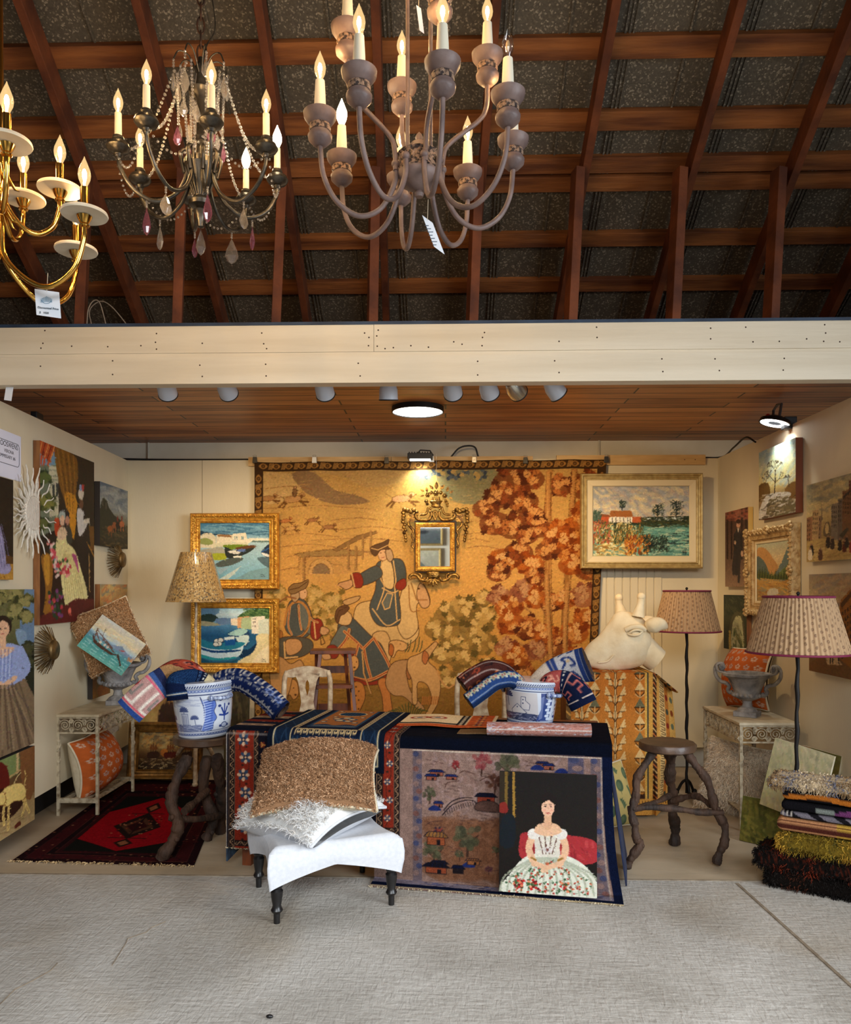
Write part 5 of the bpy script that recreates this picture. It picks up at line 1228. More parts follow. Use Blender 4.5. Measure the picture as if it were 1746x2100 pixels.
def pic_tibet():
 p = Pic((0, 0, .634, .80), 170, 214, (30, 48, 78), 33)
 for i in range(-20, 44):
  p.line([(i * .03, 0), (i * .03 + .4, .8)], .006, (46, 72, 108)) if i % 2 else p.line([(i * .03, .8), (i * .03 + .4, 0)], .005, (46, 72, 108))
 p.poly([(.135, 0), (.5, 0), (.5, .63), (.135, .63)], NAVY)
 for x0, y0, x1, y1, n in ((.15, .0, .15, .6, 16), (.485, .6, .485, 0, 16), (.15, .605, .485, .605, 10)): fret(p, x0, y0, x1, y1, n, .02, (206, 190, 158), .0055)
 for x in (.128, .508): p.line([(x, 0), (x, .645)], .006, (200, 188, 164))
 p.line([(.128, .645), (.508, .645)], .006, (200, 188, 164))
 p.poly([(.185, 0), (.455, 0), (.455, .56), (.185, .56)], (56, 84, 118)); p.poly([(.2, 0), (.44, 0), (.44, .545), (.2, .545)], (156, 110, 72))
 p.poly([(.2, .5), (.26, .47), (.32, .5), (.38, .47), (.44, .5), (.44, .545), (.2, .545)], (44, 66, 102), smooth=4)
 for i in range(22): p.line([(.205 + i * .011, .54), (.215 + i * .011, .505)], .003, (160, 170, 180))
 p.ell(.32, .13, .085, .07, (206, 190, 158)); p.ell(.32, .13, .078, .063, (50, 80, 116))
 for i in range(-3, 4): p.line([(.32 + i * .018, .08), (.32 + i * .018, .18)], .006, (28, 44, 72))
 for x, y, r in ((.28, .30, .03), (.33, .27, .034), (.37, .31, .03), (.31, .35, .034), (.36, .37, .028), (.25, .24, .018), (.41, .24, .018), (.23, .40, .02), (.41, .41, .02), (.23, .05, .016), (.41, .05, .016), (.225, .33, .014)):
  p.ell(x, y, r, r * .8, (60, 92, 128)); p.ell(x - r * .2, y - r * .2, r * .6, r * .45, (214, 200, 172))
 p.line([(.02, 0), (.02, .785), (.614, .785), (.614, 0)], .004, (24, 30, 48)); p.line([(.036, 0), (.036, .765), (.598, .765), (.598, 0)], .007, (206, 196, 172))
 for q in ([(0, 0), (.03, 0), (.03, .8), (0, .8)], [(.606, 0), (.634, 0), (.634, .8), (.606, .8)], [(0, .772), (.634, .772), (.634, .8), (0, .8)]): p.poly(q, (22, 32, 54))
 p.noise(1.5, .1); return p
def pic_creamorange():
 p = Pic((0, 0, .56, .36), 110, 70, (214, 190, 150), 34)
 p.poly([(.34, 0), (.39, 0), (.39, .36), (.34, .36)], INK)
 for k in range(9): p.ell(.365, .02 + k * .04, .012, .012, CRM)
 p.poly([(.40, 0), (.54, 0), (.54, .36), (.40, .36)], (184, 84, 40));
 for k in range(5):
  rose(p, .47, .04 + k * .07, .03, ((40, 50, 70), (214, 160, 90)), (150, 40, 40), 6)
  p.line([(.41, .01 + k * .075), (.53, .01 + k * .075)], .005, (60, 40, 40))
 for x in (.09, .2): p.ell(x, .12, .06, .04, (140, 50, 40)); p.ell(x, .12, .04, .024, CRM); p.ell(x, .12, .02, .012, (60, 70, 90))
 p.poly([(0, .27), (.34, .27), (.34, .30), (0, .30)], INK); p.poly([(0, .31), (.40, .31), (.40, .36), (0, .36)], (176, 80, 40)); p.noise(1.5, .1); return p
def swirl(p, w, h, n, bg_cols, r, seed=0):
 q = random.Random(seed)
 for _ in range(n):
  x, y, t = q.uniform(0, w), q.uniform(0, h), q.uniform(0, 6)
  p.line([(x, y), (x + r * math.cos(t), y + r * math.sin(t)), (x + 1.6 * r * math.cos(t + .8), y + 1.6 * r * math.sin(t + .8)), (x + 1.2 * r * math.cos(t + 1.7), y + 1.2 * r * math.sin(t + 1.7))], r * q.uniform(.3, .55), q.choice(bg_cols), smooth=4)
def pic_pinkroll():
 p = Pic((0, 0, .52, .6), 90, 110, (166, 116, 104), 35); swirl(p, .52, .6, 110, [(186, 178, 180), (170, 162, 170), (140, 86, 76)], .022, 3)
 p.poly([(0, .28), (.52, .28), (.52, .32), (0, .32)], (196, 188, 180)); p.noise(1.5, .1); return p
def pic_kilim():
 """ochre-orange village rug"""
 p = Pic((-350, 60, 760, 1440), 220, 270, (176, 106, 44), 36)
 p.vgrad([(0, (184, 96, 46)), (.35, (180, 110, 46)), (.75, (176, 120, 54)), (1, (170, 112, 50))])
 cr, bk, tl = (206, 176, 122), (54, 34, 22), (104, 104, 80)
 for x in (145, -190):
  p.line([(x, 60), (x, 1400)], 13, cr); p.line([(x - 9, 60), (x - 9, 1400)], 5, bk); p.line([(x + 9, 60), (x + 9, 1400)], 5, bk)
  for k in range(13):
   y = 110 + k * 108
   for sg in (-1, 1):
    p.line([(x, y + 60), (x + sg * 60, y), (x + sg * 76, y - 10)], 6, bk)
    p.line([(x, y + 20), (x + sg * 100, y - 40)], 5, bk)
    for a, b_ in ((60, 8), (92, -34)):
     for j in range(3): p.line([(x + sg * a * .6, y + b_ + 22), (x + sg * a * (1 + .12 * j) - 6 * j * sg, y + b_ - 24 + j * 20)], 15, cr)
     p.line([(x + sg * a * .5, y + b_ + 30), (x + sg * a, y + b_ + 26)], 4, bk)
   p.ell(x, y + 16, 17, 30, cr); p.line([(x, y - 10), (x, y + 50)], 5, bk)
 for x in (390, -20 - 30):
  for k in range(13):
   y = 130 + k * 112; c = (cr, tl)[k % 2]
   if x < 0: x = -60
   p.poly([(x - 52, y + 30), (x, y - 30), (x + 52, y + 30)], c); p.line([(x - 56, y + 34), (x + 56, y + 34)], 7, bk); p.line([(x, y + 30), (x, y + 76)], 9, cr)
   for sg in (-1, 1): p.line([(x + sg * 8, y + 72), (x + sg * 44, y + 44)], 8, bk); p.line([(x + sg * 8, y + 76), (x + sg * 46, y + 58)], 6, cr)
 for x0, x1, c in ((440, 462, (200, 160, 80)), (462, 478, (60, 66, 60)), (478, 520, (190, 146, 70)), (520, 560, (60, 40, 30)), (560, 590, (196, 150, 76)), (590, 650, (200, 172, 116)), (650, 690, (170, 110, 50)), (690, 760, (190, 150, 80))): p.poly([(x0, 60), (x1, 60), (x1, 1440), (x0, 1440)], c)
 for k in range(40):
  y = 80 + k * 34; p.line([(524, y), (556, y + 20)], 9, ((190, 110, 60), (206, 176, 120))[k % 2]); p.line([(596, y), (640, y + 4), (640, y + 18), (604, y + 18)], 5, bk)
  if k % 3 == 0: p.ell(670, y + 10, 15, 22, ((60, 70, 60), (120, 44, 34))[k % 2]); p.ell(725, y, 18, 24, ((120, 60, 30), (90, 100, 80))[k % 2])
 p.poly([(-350, 60), (-300, 60), (-300, 1440), (-350, 1440)], (110, 84, 50))
 for k in range(28): p.line([(-345, 80 + k * 48), (-305, 104 + k * 48)], 12, ((196, 150, 76), (60, 44, 30))[k % 2])
 p.poly([(-350, 1300), (440, 1300), (440, 1330), (-350, 1330)], (60, 40, 30)); p.poly([(-350, 1330), (760, 1330), (760, 1440), (-350, 1440)], (190, 140, 66))
 for k in range(36): p.line([(-340 + k * 30, 1345), (-330 + k * 30, 1380)], 8, (90, 60, 36))
 p.noise(1.5, .1); p.noise(14, .06); return p
def pic_floorrug():
 p = Pic([(940, 1030), (1700, 1025), (1440, 1662), (90, 1622)], 200, 250, (50, 20, 24), 37)
 A = lambda u, v: tuple((1 - v) * ((1 - u) * a + u * b) + v * ((1 - u) * d + u * c) for a, b, c, d in zip((940, 1030), (1700, 1025), (1440, 1662), (90, 1622)))
 def R(u0, v0, u1, v1, c): p.poly([A(u0, v0), A(u1, v0), A(u1, v1), A(u0, v1)], c)
 R(0, 0, 1, 1, (44, 20, 24)); R(.05, .04, .95, .96, (72, 26, 30)); R(.13, .10, .87, .9, (38, 18, 22)); R(.17, .13, .83, .87, (60, 24, 28))
 for _ in range(420):
  u, v = p.r.random(), p.r.random()
  if .2 < u < .8 and .17 < v < .83: continue
  x, y = A(u, v); p.ell(x, y, 9, 3.4, p.r.choice([(110, 50, 40), (30, 26, 34), (96, 34, 40), (150, 110, 80), (24, 30, 30), (90, 30, 36)]))
 for q in (.05, .13, .17): p.line([A(q, q * .8), A(1 - q, q * .8), A(1 - q, 1 - q * .8), A(q, 1 - q * .8), A(q, q * .8)], 2.4, (100, 60, 50))
 R(.2, .16, .8, .84, (28, 30, 26))
 p.poly([A(.5, .17), A(.8, .33), A(.8, .67), A(.5, .83), A(.2, .67), A(.2, .33)], (150, 16, 32)); p.line([A(.5, .17), A(.8, .33), A(.8, .67), A(.5, .83), A(.2, .67), A(.2, .33), A(.5, .17)], 4, (40, 20, 20))
 p.poly([A(.5, .34), A(.66, .5), A(.5, .66), A(.34, .5)], (44, 30, 26)); p.poly([A(.5, .39), A(.61, .5), A(.5, .61), A(.39, .5)], (90, 60, 44)); p.poly([A(.5, .43), A(.57, .5), A(.5, .57), A(.43, .5)], (60, 20, 24))
 for sg in (-1, 1):
  c = .5 + sg * .215; p.poly([A(.5, c - .06), A(.56, c), A(.5, c + .06), A(.44, c)], (50, 30, 26)); p.poly([A(.5, c - .035), A(.535, c), A(.5, c + .035), A(.465, c)], (150, 100, 70)); p.line([A(.38, .5 + sg * .15), A(.62, .5 + sg * .15)], 6, (44, 28, 26)); p.line([A(.5, .5), A(.5, .5 + sg * .16)], 9, (44, 28, 26))
 for k in range(60): x, y = A(.36 + .28 * p.r.random(), .36 + .28 * p.r.random()); p.ell(x, y, 7, 3, p.r.choice([(150, 70, 50), (176, 130, 96), (30, 26, 30)]))
 p.noise(1.5, .14); return p
# rugs hanging out of the two faience pots: u along the rug, v across
def pic_pinkgrey():
 p = Pic((0, 0, 1, .5), 100, 60, (150, 110, 100), 40); p.noise(3, .1)
 p.poly([(0, 0), (.5, 0), (.5, .5), (0, .5)], (140, 106, 70)); rose(p, .25, .2, .12, ((130, 56, 44), (110, 40, 36)), (60, 40, 40)); p.poly([(.42, 0), (.5, 0), (.5, .5), (.42, .5)], (34, 40, 70)); p.poly([(.5, 0), (.55, 0), (.55, .5), (.5, .5)], (54, 80, 130))
 p.poly([(.55, 0), (.93, 0), (.93, .5), (.55, .5)], (166, 128, 122)); p.line([(.6, .06), (.88, .06), (.88, .44), (.6, .44)], .03, (206, 196, 184)); p.line([(.66, .14), (.8, .14), (.8, .36), (.66, .36)], .04, (120, 112, 106)); p.ell(.68, .25, .05, .05, (150, 50, 54)); p.line([(.57, 0), (.57, .5)], .015, (190, 90, 110)); p.line([(.91, 0), (.91, .5)], .02, (190, 80, 96))
 p.poly([(.93, 0), (1, 0), (1, .5), (.93, .5)], (40, 64, 120)); p.noise(1.5, .14); return p
def pic_bluefret():
 p = Pic((0, 0, 1, .6), 110, 70, (40, 70, 108), 41)
 for k in range(30): p.line([(k * .04 - .2, 0), (k * .04 + .2, .6)], .012, (30, 50, 84)); p.line([(k * .04 + .2, 0), (k * .04 - .2, .6)], .006, (62, 98, 140))
 p.poly([(0, 0), (.06, 0), (.06, .6), (0, .6)], NAVY); p.line([(.08, 0), (.08, .6)], .016, (206, 200, 186)); p.poly([(.1, 0), (.2, 0), (.2, .6), (.1, .6)], (30, 44, 78)); p.poly([(.55, 0), (.68, 0), (.68, .6), (.55, .6)], NAVY); fret(p, .6, 0, .6, .6, 7, .03, (96, 130, 170), .008)
 for k in range(8): p.ell(.655, .04 + k * .075, .014, .014, (206, 206, 200))
 p.poly([(.68, 0), (1, 0), (1, .6), (.68, .6)], (206, 194, 160));
 for x, y in ((.8, .15), (.9, .3), (.78, .42), (.92, .5)): rose(p, x, y, .07, ((40, 60, 80), (60, 84, 100)), (206, 194, 160), 5)
 p.noise(1.5, .1); return p
def pic_redorange():
 p = Pic((0, 0, 1, .6), 90, 60, (172, 74, 54), 42); swirl(p, 1, .6, 60, [(34, 30, 40), (206, 150, 130), (60, 40, 46), (150, 50, 44)], .04, 5); p.noise(1.5, .1); return p
def pic_navygeo():
 p = Pic((0, 0, 1, .5), 130, 70, (30, 46, 90), 43)
 for y in (.06, .44): fret(p, .25, y, .98, y, 9, .035, (180, 176, 170), .012);
 for k in range(6):
  x = .3 + k * .12; p.line([(x, .16), (x, .34), (x + .07, .34), (x + .07, .16), (x + .03, .16), (x + .03, .28)], .014, (186, 180, 172))
 for k in range(14):
  for y in (.125, .375): p.ell(.1 + k * .065, y, .012, .012, (206, 196, 180))
 p.poly([(0, 0), (.3, 0), (.24, .5), (0, .5)], (22, 26, 40)); p.line([(.04, .1), (.24, .1), (.24, .4), (.08, .4)], .02, (186, 160, 130)); p.ell(.14, .25, .05, .06, (176, 140, 116))
 for x in (.82, .92):
  for y in (.14, .36): rose(p, x, y, .05, ((150, 160, 190), (110, 130, 176)), (30, 46, 90), 6)
 p.poly([(.965, 0), (1, 0), (1, .5), (.965, .5)], (26, 42, 80)); p.noise(1.5, .1); return p
def pic_darkstripe():
 p = Pic((0, 0, 1, .5), 80, 50, (60, 30, 26), 44); swirl(p, 1, .5, 30, [(120, 50, 34), (34, 22, 24), (150, 80, 50)], .05, 6)
 for y in (.1, .27, .42): p.line([(0, y), (1, y)], .016, (196, 186, 176))
 p.noise(1.5, .12); return p
def pic_bluefloral():
 p = Pic((0, 0, 1, .5), 90, 56, (50, 76, 124), 45)
 p.poly([(0, 0), (1, 0), (1, .12), (0, .12)], (36, 56, 92)); p.line([(0, .14), (1, .14)], .02, (206, 206, 196)); p.line([(0, .46), (1, .46)], .02, (206, 206, 196))
 for k in range(10): rose(p, .05 + k * .1, .3, .07, ((176, 182, 160), (150, 150, 130), (190, 190, 176)), ((150, 60, 70), (190, 90, 90))[k % 2], 6)
 p.noise(1.5, .12); return p
def pic_whiteblue():
 p = Pic((0, 0, 1, .6), 110, 80, (196, 180, 162), 46); p.noise(4, .05)
 p.poly([(.58, 0), (1, 0), (1, .6), (.58, .6)], (180, 176, 176))
 b_ = (38, 56, 106)
 p.line([(.55, 0), (.55, .6)], .03, b_); p.line([(.60, 0), (.60, .6)], .04, (46, 62, 110)); p.line([(.92, 0), (.92, .6)], .05, b_); p.poly([(.95, 0), (1, 0), (1, .6), (.95, .6)], (30, 42, 76))
 for y in (.1, .3, .5): p.line([(.68, y - .06), (.74, y), (.70, y + .06), (.8, y + .05), (.86, y - .05), (.8, y - .06)], .03, b_, smooth=4); p.ell(.78, y, .03, .02, (190, 160, 120))
 p.noise(1.5, .08); return p
def pic_pinknavy():
 p = Pic((0, 0, 1, .5), 100, 60, (168, 88, 84), 47); swirl(p, .5, .5, 26, [(34, 34, 50), (190, 110, 104), (140, 60, 60), (206, 150, 130)], .05, 8)
 p.poly([(.45, 0), (1, 0), (1, .5), (.45, .5)], (30, 40, 70))
 for k in range(7): p.ell(.49, .05 + k * .07, .014, .014, (206, 200, 190))
 for y in (.1, .25, .4): p.line([(.58, y - .05), (.66, y - .05), (.66, y + .04), (.74, y + .04), (.74, y - .04), (.8, y - .04)], .025, (186, 110, 104))
 p.line([(.88, .04), (.88, .46)], .02, (196, 180, 170)); p.line([(.56, 0), (.56, .5)], .016, (190, 150, 140)); p.noise(1.5, .1); return p
def pot_base(seed):
 W_, H_ = 1600, 1000
 p = Pic((0, 0, W_, H_), 200, 124, (206, 212, 222), seed); b_ = (52, 74, 134)
 for k in range(40): p.line([(k * 40 + 4, 86), (k * 40 + 26, 54)], 17, (44, 60, 110))
 for y in (30, 108): p.line([(0, y), (W_, y)], 4, (120, 136, 176))
 p.poly([(0, 120), (W_, 120), (W_, 175), (0, 175)], (136, 152, 190))
 for k in range(28): p.ell(k * 58 + 20, 150, 30, 24, (86, 106, 160), a=.8); p.ell(k * 58 + 20, 146, 16, 12, (180, 190, 212))
 for y in (212, 222, 862): p.line([(0, y), (W_, y)], 9, (44, 58, 104))
 p.poly([(0, 890), (W_, 890), (W_, 940), (0, 940)], (120, 134, 170))
 for k in range(28): p.ell(k * 58 + 20, 912, 28, 20, (74, 92, 146), a=.8); p.ell(k * 58 + 20, 908, 14, 9, (186, 194, 212))
 return p, b_
def palm(p, x, y, r, c):
 p.line([(x, y), (x + r * .2, y + r * 1.6)], r * .14, c)
 for k in range(9): t = -PI + k * PI / 8; p.ell(x + r * .55 * math.cos(t), y + r * .45 * math.sin(t) + r * .15, r * .5, r * .15, c, t)
def pic_potleft():
 p, b_ = pot_base(50); d = (70, 84, 130)
 p.brush(60, (0, 240, 800, 420), [(176, 184, 206), (150, 160, 190)], 120, 16, .1, .2, .6)
 palm(p, 110, 330, 120, d); palm(p, 560, 480, 100, d); palm(p, 240, 640, 90, d); palm(p, 760, 620, 80, d)
 p.poly([(500, 540), (640, 540), (640, 740), (500, 740)], (190, 196, 212), edge=d, ew=9)
 for x in (530, 565, 600): p.line([(x, 570), (x, 730)], 9, d)
 p.poly([(0, 760), (300, 720), (560, 760), (860, 740), (880, 850), (0, 850)], (120, 130, 164), smooth=3); p.brush(60, (0, 740, 860, 850), [(70, 84, 130), (176, 184, 204)], 90, 10, .05, .2, .7)
 p.poly([(880, 250), (940, 330), (1100, 300), (1150, 420), (1110, 520), (1160, 640), (1100, 720), (1060, 850), (860, 850), (930, 700), (940, 480)], (96, 122, 196), smooth=4, edge=(36, 50, 96), ew=10)
 for k in range(26): y = 300 + k * 22; p.line([(930, y + 12), (1110 - (k * 37) % 70, y - 14)], 11, ((52, 74, 150), (176, 196, 232))[k % 2])
 p.line([(900, 250), (950, 420), (940, 640), (870, 850)], 9, (214, 220, 232), smooth=5)
 for q in ([(1330, 620), (1260, 480)], [(1330, 620), (1330, 420)], [(1330, 620), (1400, 480)], [(1330, 620), (1220, 600)], [(1330, 620), (1440, 600)], [(1330, 700), (1330, 560)]): p.line(q, 32, (44, 66, 140));
 for x, y in ((1240, 330), (1420, 330), (1330, 300), (1220, 440), (1450, 440), (1240, 800), (1330, 790), (1420, 800)): p.ell(x, y, 34, 24, (50, 66, 124))
 p.ell(1330, 790, 70, 46, (176, 184, 206), edge=(44, 58, 104), ew=14); return p
def pic_potright():
 p, b_ = pot_base(51); d = (50, 58, 96)
 p.poly([(100, 240), (820, 240), (900, 850), (40, 850)], (196, 190, 190)); palm(p, 180, 320, 150, d); palm(p, 90, 330, 110, d)
 p.poly([(520, 560), (520, 340), (610, 340), (610, 420), (700, 500), (690, 620), (560, 620)], (206, 200, 200), edge=d, ew=10); p.poly([(300, 640), (440, 500), (640, 680), (620, 720), (320, 720)], (206, 200, 198), edge=d, ew=11)
 for x, y in ((560, 400), (560, 480), (440, 570)): p.ell(x, y, 13, 17, d)
 p.poly([(0, 720), (700, 700), (860, 740), (860, 850), (0, 850)], (70, 76, 104), smooth=3); p.brush(70, (0, 720, 860, 850), [(40, 46, 76), (150, 150, 170)], 60, 16, 0, .6, .8)
 p.poly([(900, 240), (1200, 240), (1150, 850), (840, 850), (930, 600)], (54, 72, 128));
 for k in range(9): p.ell(1120 - (k % 2) * 40, 280 + k * 66, 60, 34, (206, 214, 230))
 for k in range(18): p.line([(900, 360 + k * 27), (970, 320 + k * 27)], 8, (170, 182, 214))
 p.line([(1340, 800), (1380, 600), (1370, 420)], 26, (56, 74, 136), smooth=4)
 for x, y in ((1380, 420), (1330, 520), (1420, 500), (1360, 610), (1310, 770), (1420, 780)): p.ell(x, y, 44, 30, (52, 68, 128))
 p.line([(1220, 760), (1260, 680), (1330, 660)], 9, (60, 74, 124)); p.line([(1280, 440), (1310, 360), (1360, 300)], 9, (60, 74, 124)); return p
def pic_orangefloral():
 p = Pic((0, 0, 1, 1), 110, 110, (186, 92, 40), 60); p.noise(8, .08)
 for i in range(7):
  for j in range(7):
   x, y = .07 + i * .145 + (j % 2) * .07, .08 + j * .14; c = ((198, 170, 150), (176, 150, 140))[(i + j) % 2]
   p.line([(x, y + .05), (x, y - .01)], .008, c)
   for a, b_ in ((-.03, -.01), (.03, -.01), (0, -.035), (-.022, .02), (.022, .02)): p.ell(x + a, y + b_, .016, .014, c)
   p.ell(x, y - .01, .008, .008, (130, 80, 60))
 return p
def pic_greenpaisley():
 p = Pic((0, 0, 1, 1), 90, 90, (206, 184, 116), 61); g1, g2 = (84, 104, 78), (104, 122, 88)
 for i in range(4):
  for j in range(4):
   x, y = .12 + i * .26, .1 + j * .27 + (i % 2) * .1
   if (i + j) % 2: p.ell(x, y, .085, .095, g1); p.ell(x - .02, y, .05, .06, g2); p.line([(x, y + .09), (x, y + .13)], .012, g1)
   else:
    p.poly([(x - .08, y - .08), (x, y - .05), (x + .06, y + .02), (x + .02, y + .09), (x - .02, y + .02)], g2, smooth=3)
    for k in range(4): p.line([(x - .05 + k * .03, y - .05 + k * .035), (x - .01 + k * .03, y - .08 + k * .035)], .014, g1)
 return p
# ================================================================== WHAT HANGS ON THE WALLS
GOLD = M('gilt', C(236, 178, 72), C(186, 124, 40), 30, 0.38, 0.6, bump=0.3, bscale=60)
GOLDP = M('pale_gilt', C(196, 170, 110), C(168, 140, 84), 26, 0.4, 0.45, bump=0.15, bscale=40)
GOLDA = M('antique_gilt', C(178, 134, 62), C(80, 54, 24), 34, 0.32, 0.7, bump=0.35, bscale=80)
GOLDC = M('carved_pale_frame', C(206, 176, 122), C(166, 128, 76), 30, 0.5, 0.25, bump=0.3, bscale=60)
LINER = M('frame_liner', C(224, 206, 166), rough=0.7)
EDGE_W = M('canvas_edge', C(206, 194, 166), C(180, 164, 134), 12, 0.8)
EDGE_B = M('stretcher_wood', C(150, 98, 50), C(112, 68, 34), 10, 0.7, stretch=(3, 3, 0.5))
EDGE_D = M('dark_edge', C(40, 32, 26), rough=0.7)
OIL = paint('oil_on_canvas', 0.5, 0.25, 500, 0.06, 30)
TAPM = paint('woven_wool', 0.92, 0.5, 420, 0.10, 60, sheen=0.2)
def plane_hit(px, py, side, off=0.0):
 a, c = (LW0, LW1) if side == 'L' else (RW0, RW1)
 d = (c - a).normalized(); n = Vector((d.y, -d.x)) * (1 if side == 'L' else -1)
 o = a + n * off; r = ray(px, py)
 t = (o.x * n.x + o.y * n.y) / (r.x * n.x + r.y * n.y)
 p = Vector((r.x * t, r.y * t)); return p, (p - o).dot(d), EYE + r.z * t
def wall_rot(side):
 a, c = (LW0, LW1) if side == 'L' else (RW0, RW1)
 d = (c - a).normalized(); ang = math.atan2(d.y, d.x)
 return ang if side == 'L' else ang + PI
def canvas(arr, w, h, y, parent, name='canvas', mat=None):
 ny, nx = arr.shape[:2]
 X, Z = np.meshgrid(np.linspace(-w / 2, w / 2, nx), np.linspace(-h / 2, h / 2, ny))
 return grid_mesh(name, np.stack([X, np.full_like(X, y), Z], -1), arr[::-1], mat or OIL, parent, smooth=False)
def frame_mb(w, h, prof, orn=None):
 """prof: (outward from the opening, forward) pairs swept round the rectangle"""
 b = MB(); k = len(prof); v = []
 for o, y in prof:
  a, c = w / 2 + o, h / 2 + o
  v += [(-a, -y, -c), (a, -y, -c), (a, -y, c), (-a, -y, c)]
 f = []
 for i in range(k - 1):
  for j in range(4): f.append((i * 4 + j, i * 4 + (j + 1) % 4, (i + 1) * 4 + (j + 1) % 4, (i + 1) * 4 + j))
 f = [q[::-1] for q in f]
 b.add(v, f)
 if orn:
  o, y, r, step, style = orn
  q = random.Random(int(w * 1e4)); a, c = w / 2 + o, h / 2 + o
  per = [((-a, -c), (a, -c)), ((a, -c), (a, c)), ((a, c), (-a, c)), ((-a, c), (-a, -c))]
  for (x0, z0), (x1, z1) in per:
   L = math.hypot(x1 - x0, z1 - z0); n = max(2, round(L / step)); ux, uz = (x1 - x0) / L, (z1 - z0) / L
   for i in range(n):
    t = L * (i + .5) / n; x, z = x0 + ux * t, z0 + uz * t; s = (-1) ** i
    if style == 'scroll':
     for e, k2 in ((0, 1), (.45, .7), (-.45, .7)):
      xx, zz = x + ux * step * e - uz * r * .5 * s * (1 if e else -.6), z + uz * step * e + ux * r * .5 * s * (1 if e else -.6)
      Mx = Matrix.Translation((xx, -y, zz)) @ Matrix.Rotation(q.uniform(0, PI), 4, 'Y')
      b.ball((0, 0, 0), r * k2, r * .55, r * .5 * k2, 6, 4, Mx)
    else:
     b.ball((x, -y, z), r, r * .8, r, 6, 4)
 return b
PROF = {
 'gilt': [(-.002, .018), (.004, .026), (.010, .024), (.014, .030), (.024, .034), (.030, .030), (.044, .036), (.056, .050), (.066, .052), (.074, .044), (.078, .030), (.078, 0)],
 'plain': [(-.002, .012), (.004, .022), (.012, .030), (.028, .034), (.040, .034), (.044, .026), (.044, 0)],
}
def picture(name, arr, w, h, loc, rz, label, cat='painting', depth=0.035, edge=None, group=None, tilt=0.0, frame=None, roll=0.0):
 t = empty(name, loc, 0, label, cat, group)
 t.rotation_euler = (Matrix.Rotation(rz, 3, 'Z') @ Matrix.Rotation(tilt, 3, 'X') @ Matrix.Rotation(roll, 3, 'Y')).to_euler()
 if frame is None:
  canvas(arr, w, h, -depth - 0.0004, t)
  b = MB(); b.box(-w / 2, w / 2, -depth, 0, -h / 2, h / 2)
  b.build('stretcher', edge or EDGE_W, t)
 else:
  canvas(arr, w, h, -0.012, t)
  b = MB(); b.box(-w / 2 - .02, w / 2 + .02, -0.010, 0.0, -h / 2 - .02, h / 2 + .02); b.build('backing', EDGE_B, t)
  frame(t, w, h)
 return t
def wallpic(side, xn, xf, yt, yb, name, pic, label, depth=0.035, edge=None, ref='n', gap=0.004, gain=(1, 1, 1), **kw):
 """xn / xf: photo columns of the near and far edge of the painted face, yt / yb its top and bottom at the ref edge"""
 off = depth + gap
 pn, sn, _ = plane_hit(xn, 1205, side, off); pf, sf, _ = plane_hit(xf, 1205, side, off)
 xr = xn if ref == 'n' else xf
 zt = plane_hit(xr, yt, side, off)[2]; zb = plane_hit(xr, yb, side, off)[2]
 c0 = (plane_hit(xn, 1205, side, gap)[0] * 0); a, c = (LW0, LW1) if side == 'L' else (RW0, RW1)
 d = (c - a).normalized(); n = Vector((d.y, -d.x)) * (1 if side == 'L' else -1)
 mid = a + d * ((sn + sf) / 2) + n * gap
 return picture(name, pic.out(gain), abs(sf - sn), zt - zb, (mid.x, mid.y, (zt + zb) / 2), wall_rot(side), label, depth=depth, edge=edge, **kw)
G1 = 'unframed canvases on the left wall'; G2 = 'canvases on the right wall'
wallpic('L', 82, 193, 903, 1282, 'painting', pic_ladies(), 'tall unframed painting of ladies with a yellow curtain and a garland of flowers', edge=EDGE_B, depth=0.04)
wallpic('L', 205, 262, 987, 1118, 'painting', pic_castle(), 'small dark canvas of riders and cattle under a ruined castle hill', edge=EDGE_D, depth=0.04)
wallpic('L', 205, 261, 1198, 1290, 'painting', pic_battle(), 'small canvas of a smoky golden crowd behind the curly cushion', edge=EDGE_B)
wallpic('L', -66, 70, 1208.5, 1524, 'painting', pic_portrait(), 'large portrait of a dark haired lady in a blue bodice and brown skirt', ref='f', edge=EDGE_D)
wallpic('L', -66, 71, 1529, 1680, 'painting', pic_hounds(), 'canvas with a yellow hound hanging low under the portrait of the lady', ref='f', edge=EDGE_D, depth=0.05)
wallpic('L', -40, 27, 985, 1189, 'painting', pic_lilac(), 'dark canvas with a lilac gown cut by the left edge of the photo', ref='f', edge=EDGE_D)
wallpic('R', 1632.5, 1557, 897, 1051, 'painting', pic_baretree(), 'winter painting of a bare tree lit from above by the clamp lamp', edge=M('red_edge', C(120, 62, 34), rough=.6), depth=0.045)
wallpic('R', 1535, 1488, 1039.5, 1203, 'painting', pic_man(), 'narrow painting of a standing man in a dark suit among trees', edge=M('ochre_edge', C(196, 160, 84), rough=.6))
wallpic('R', 1752, 1655, 995.5, 1152.7, 'painting', pic_street(), 'canvas of a busy old town street under a yellow sky', ref='f')
wallpic('R', 1752, 1660, 1178, 1375, 'painting', pic_lane(), 'canvas of a brown lane with a tall ochre house behind the front lamp', ref='f')
wallpic('R', 1532, 1485, 1221, 1339, 'painting', pic_arch(), 'dark green canvas of a stone archway above the orange cushion', edge=EDGE_B)
wallpic('L', 200, 244, 1466, 1520, 'painting', pic_twofigures(), 'small picture of two pale ladies low on the wall behind the left console')
wallpic('L', 190, 226, 1380, 1434, 'painting', pic_goldvase(), 'small brown canvas on the left wall behind the stone urn', edge=EDGE_D)
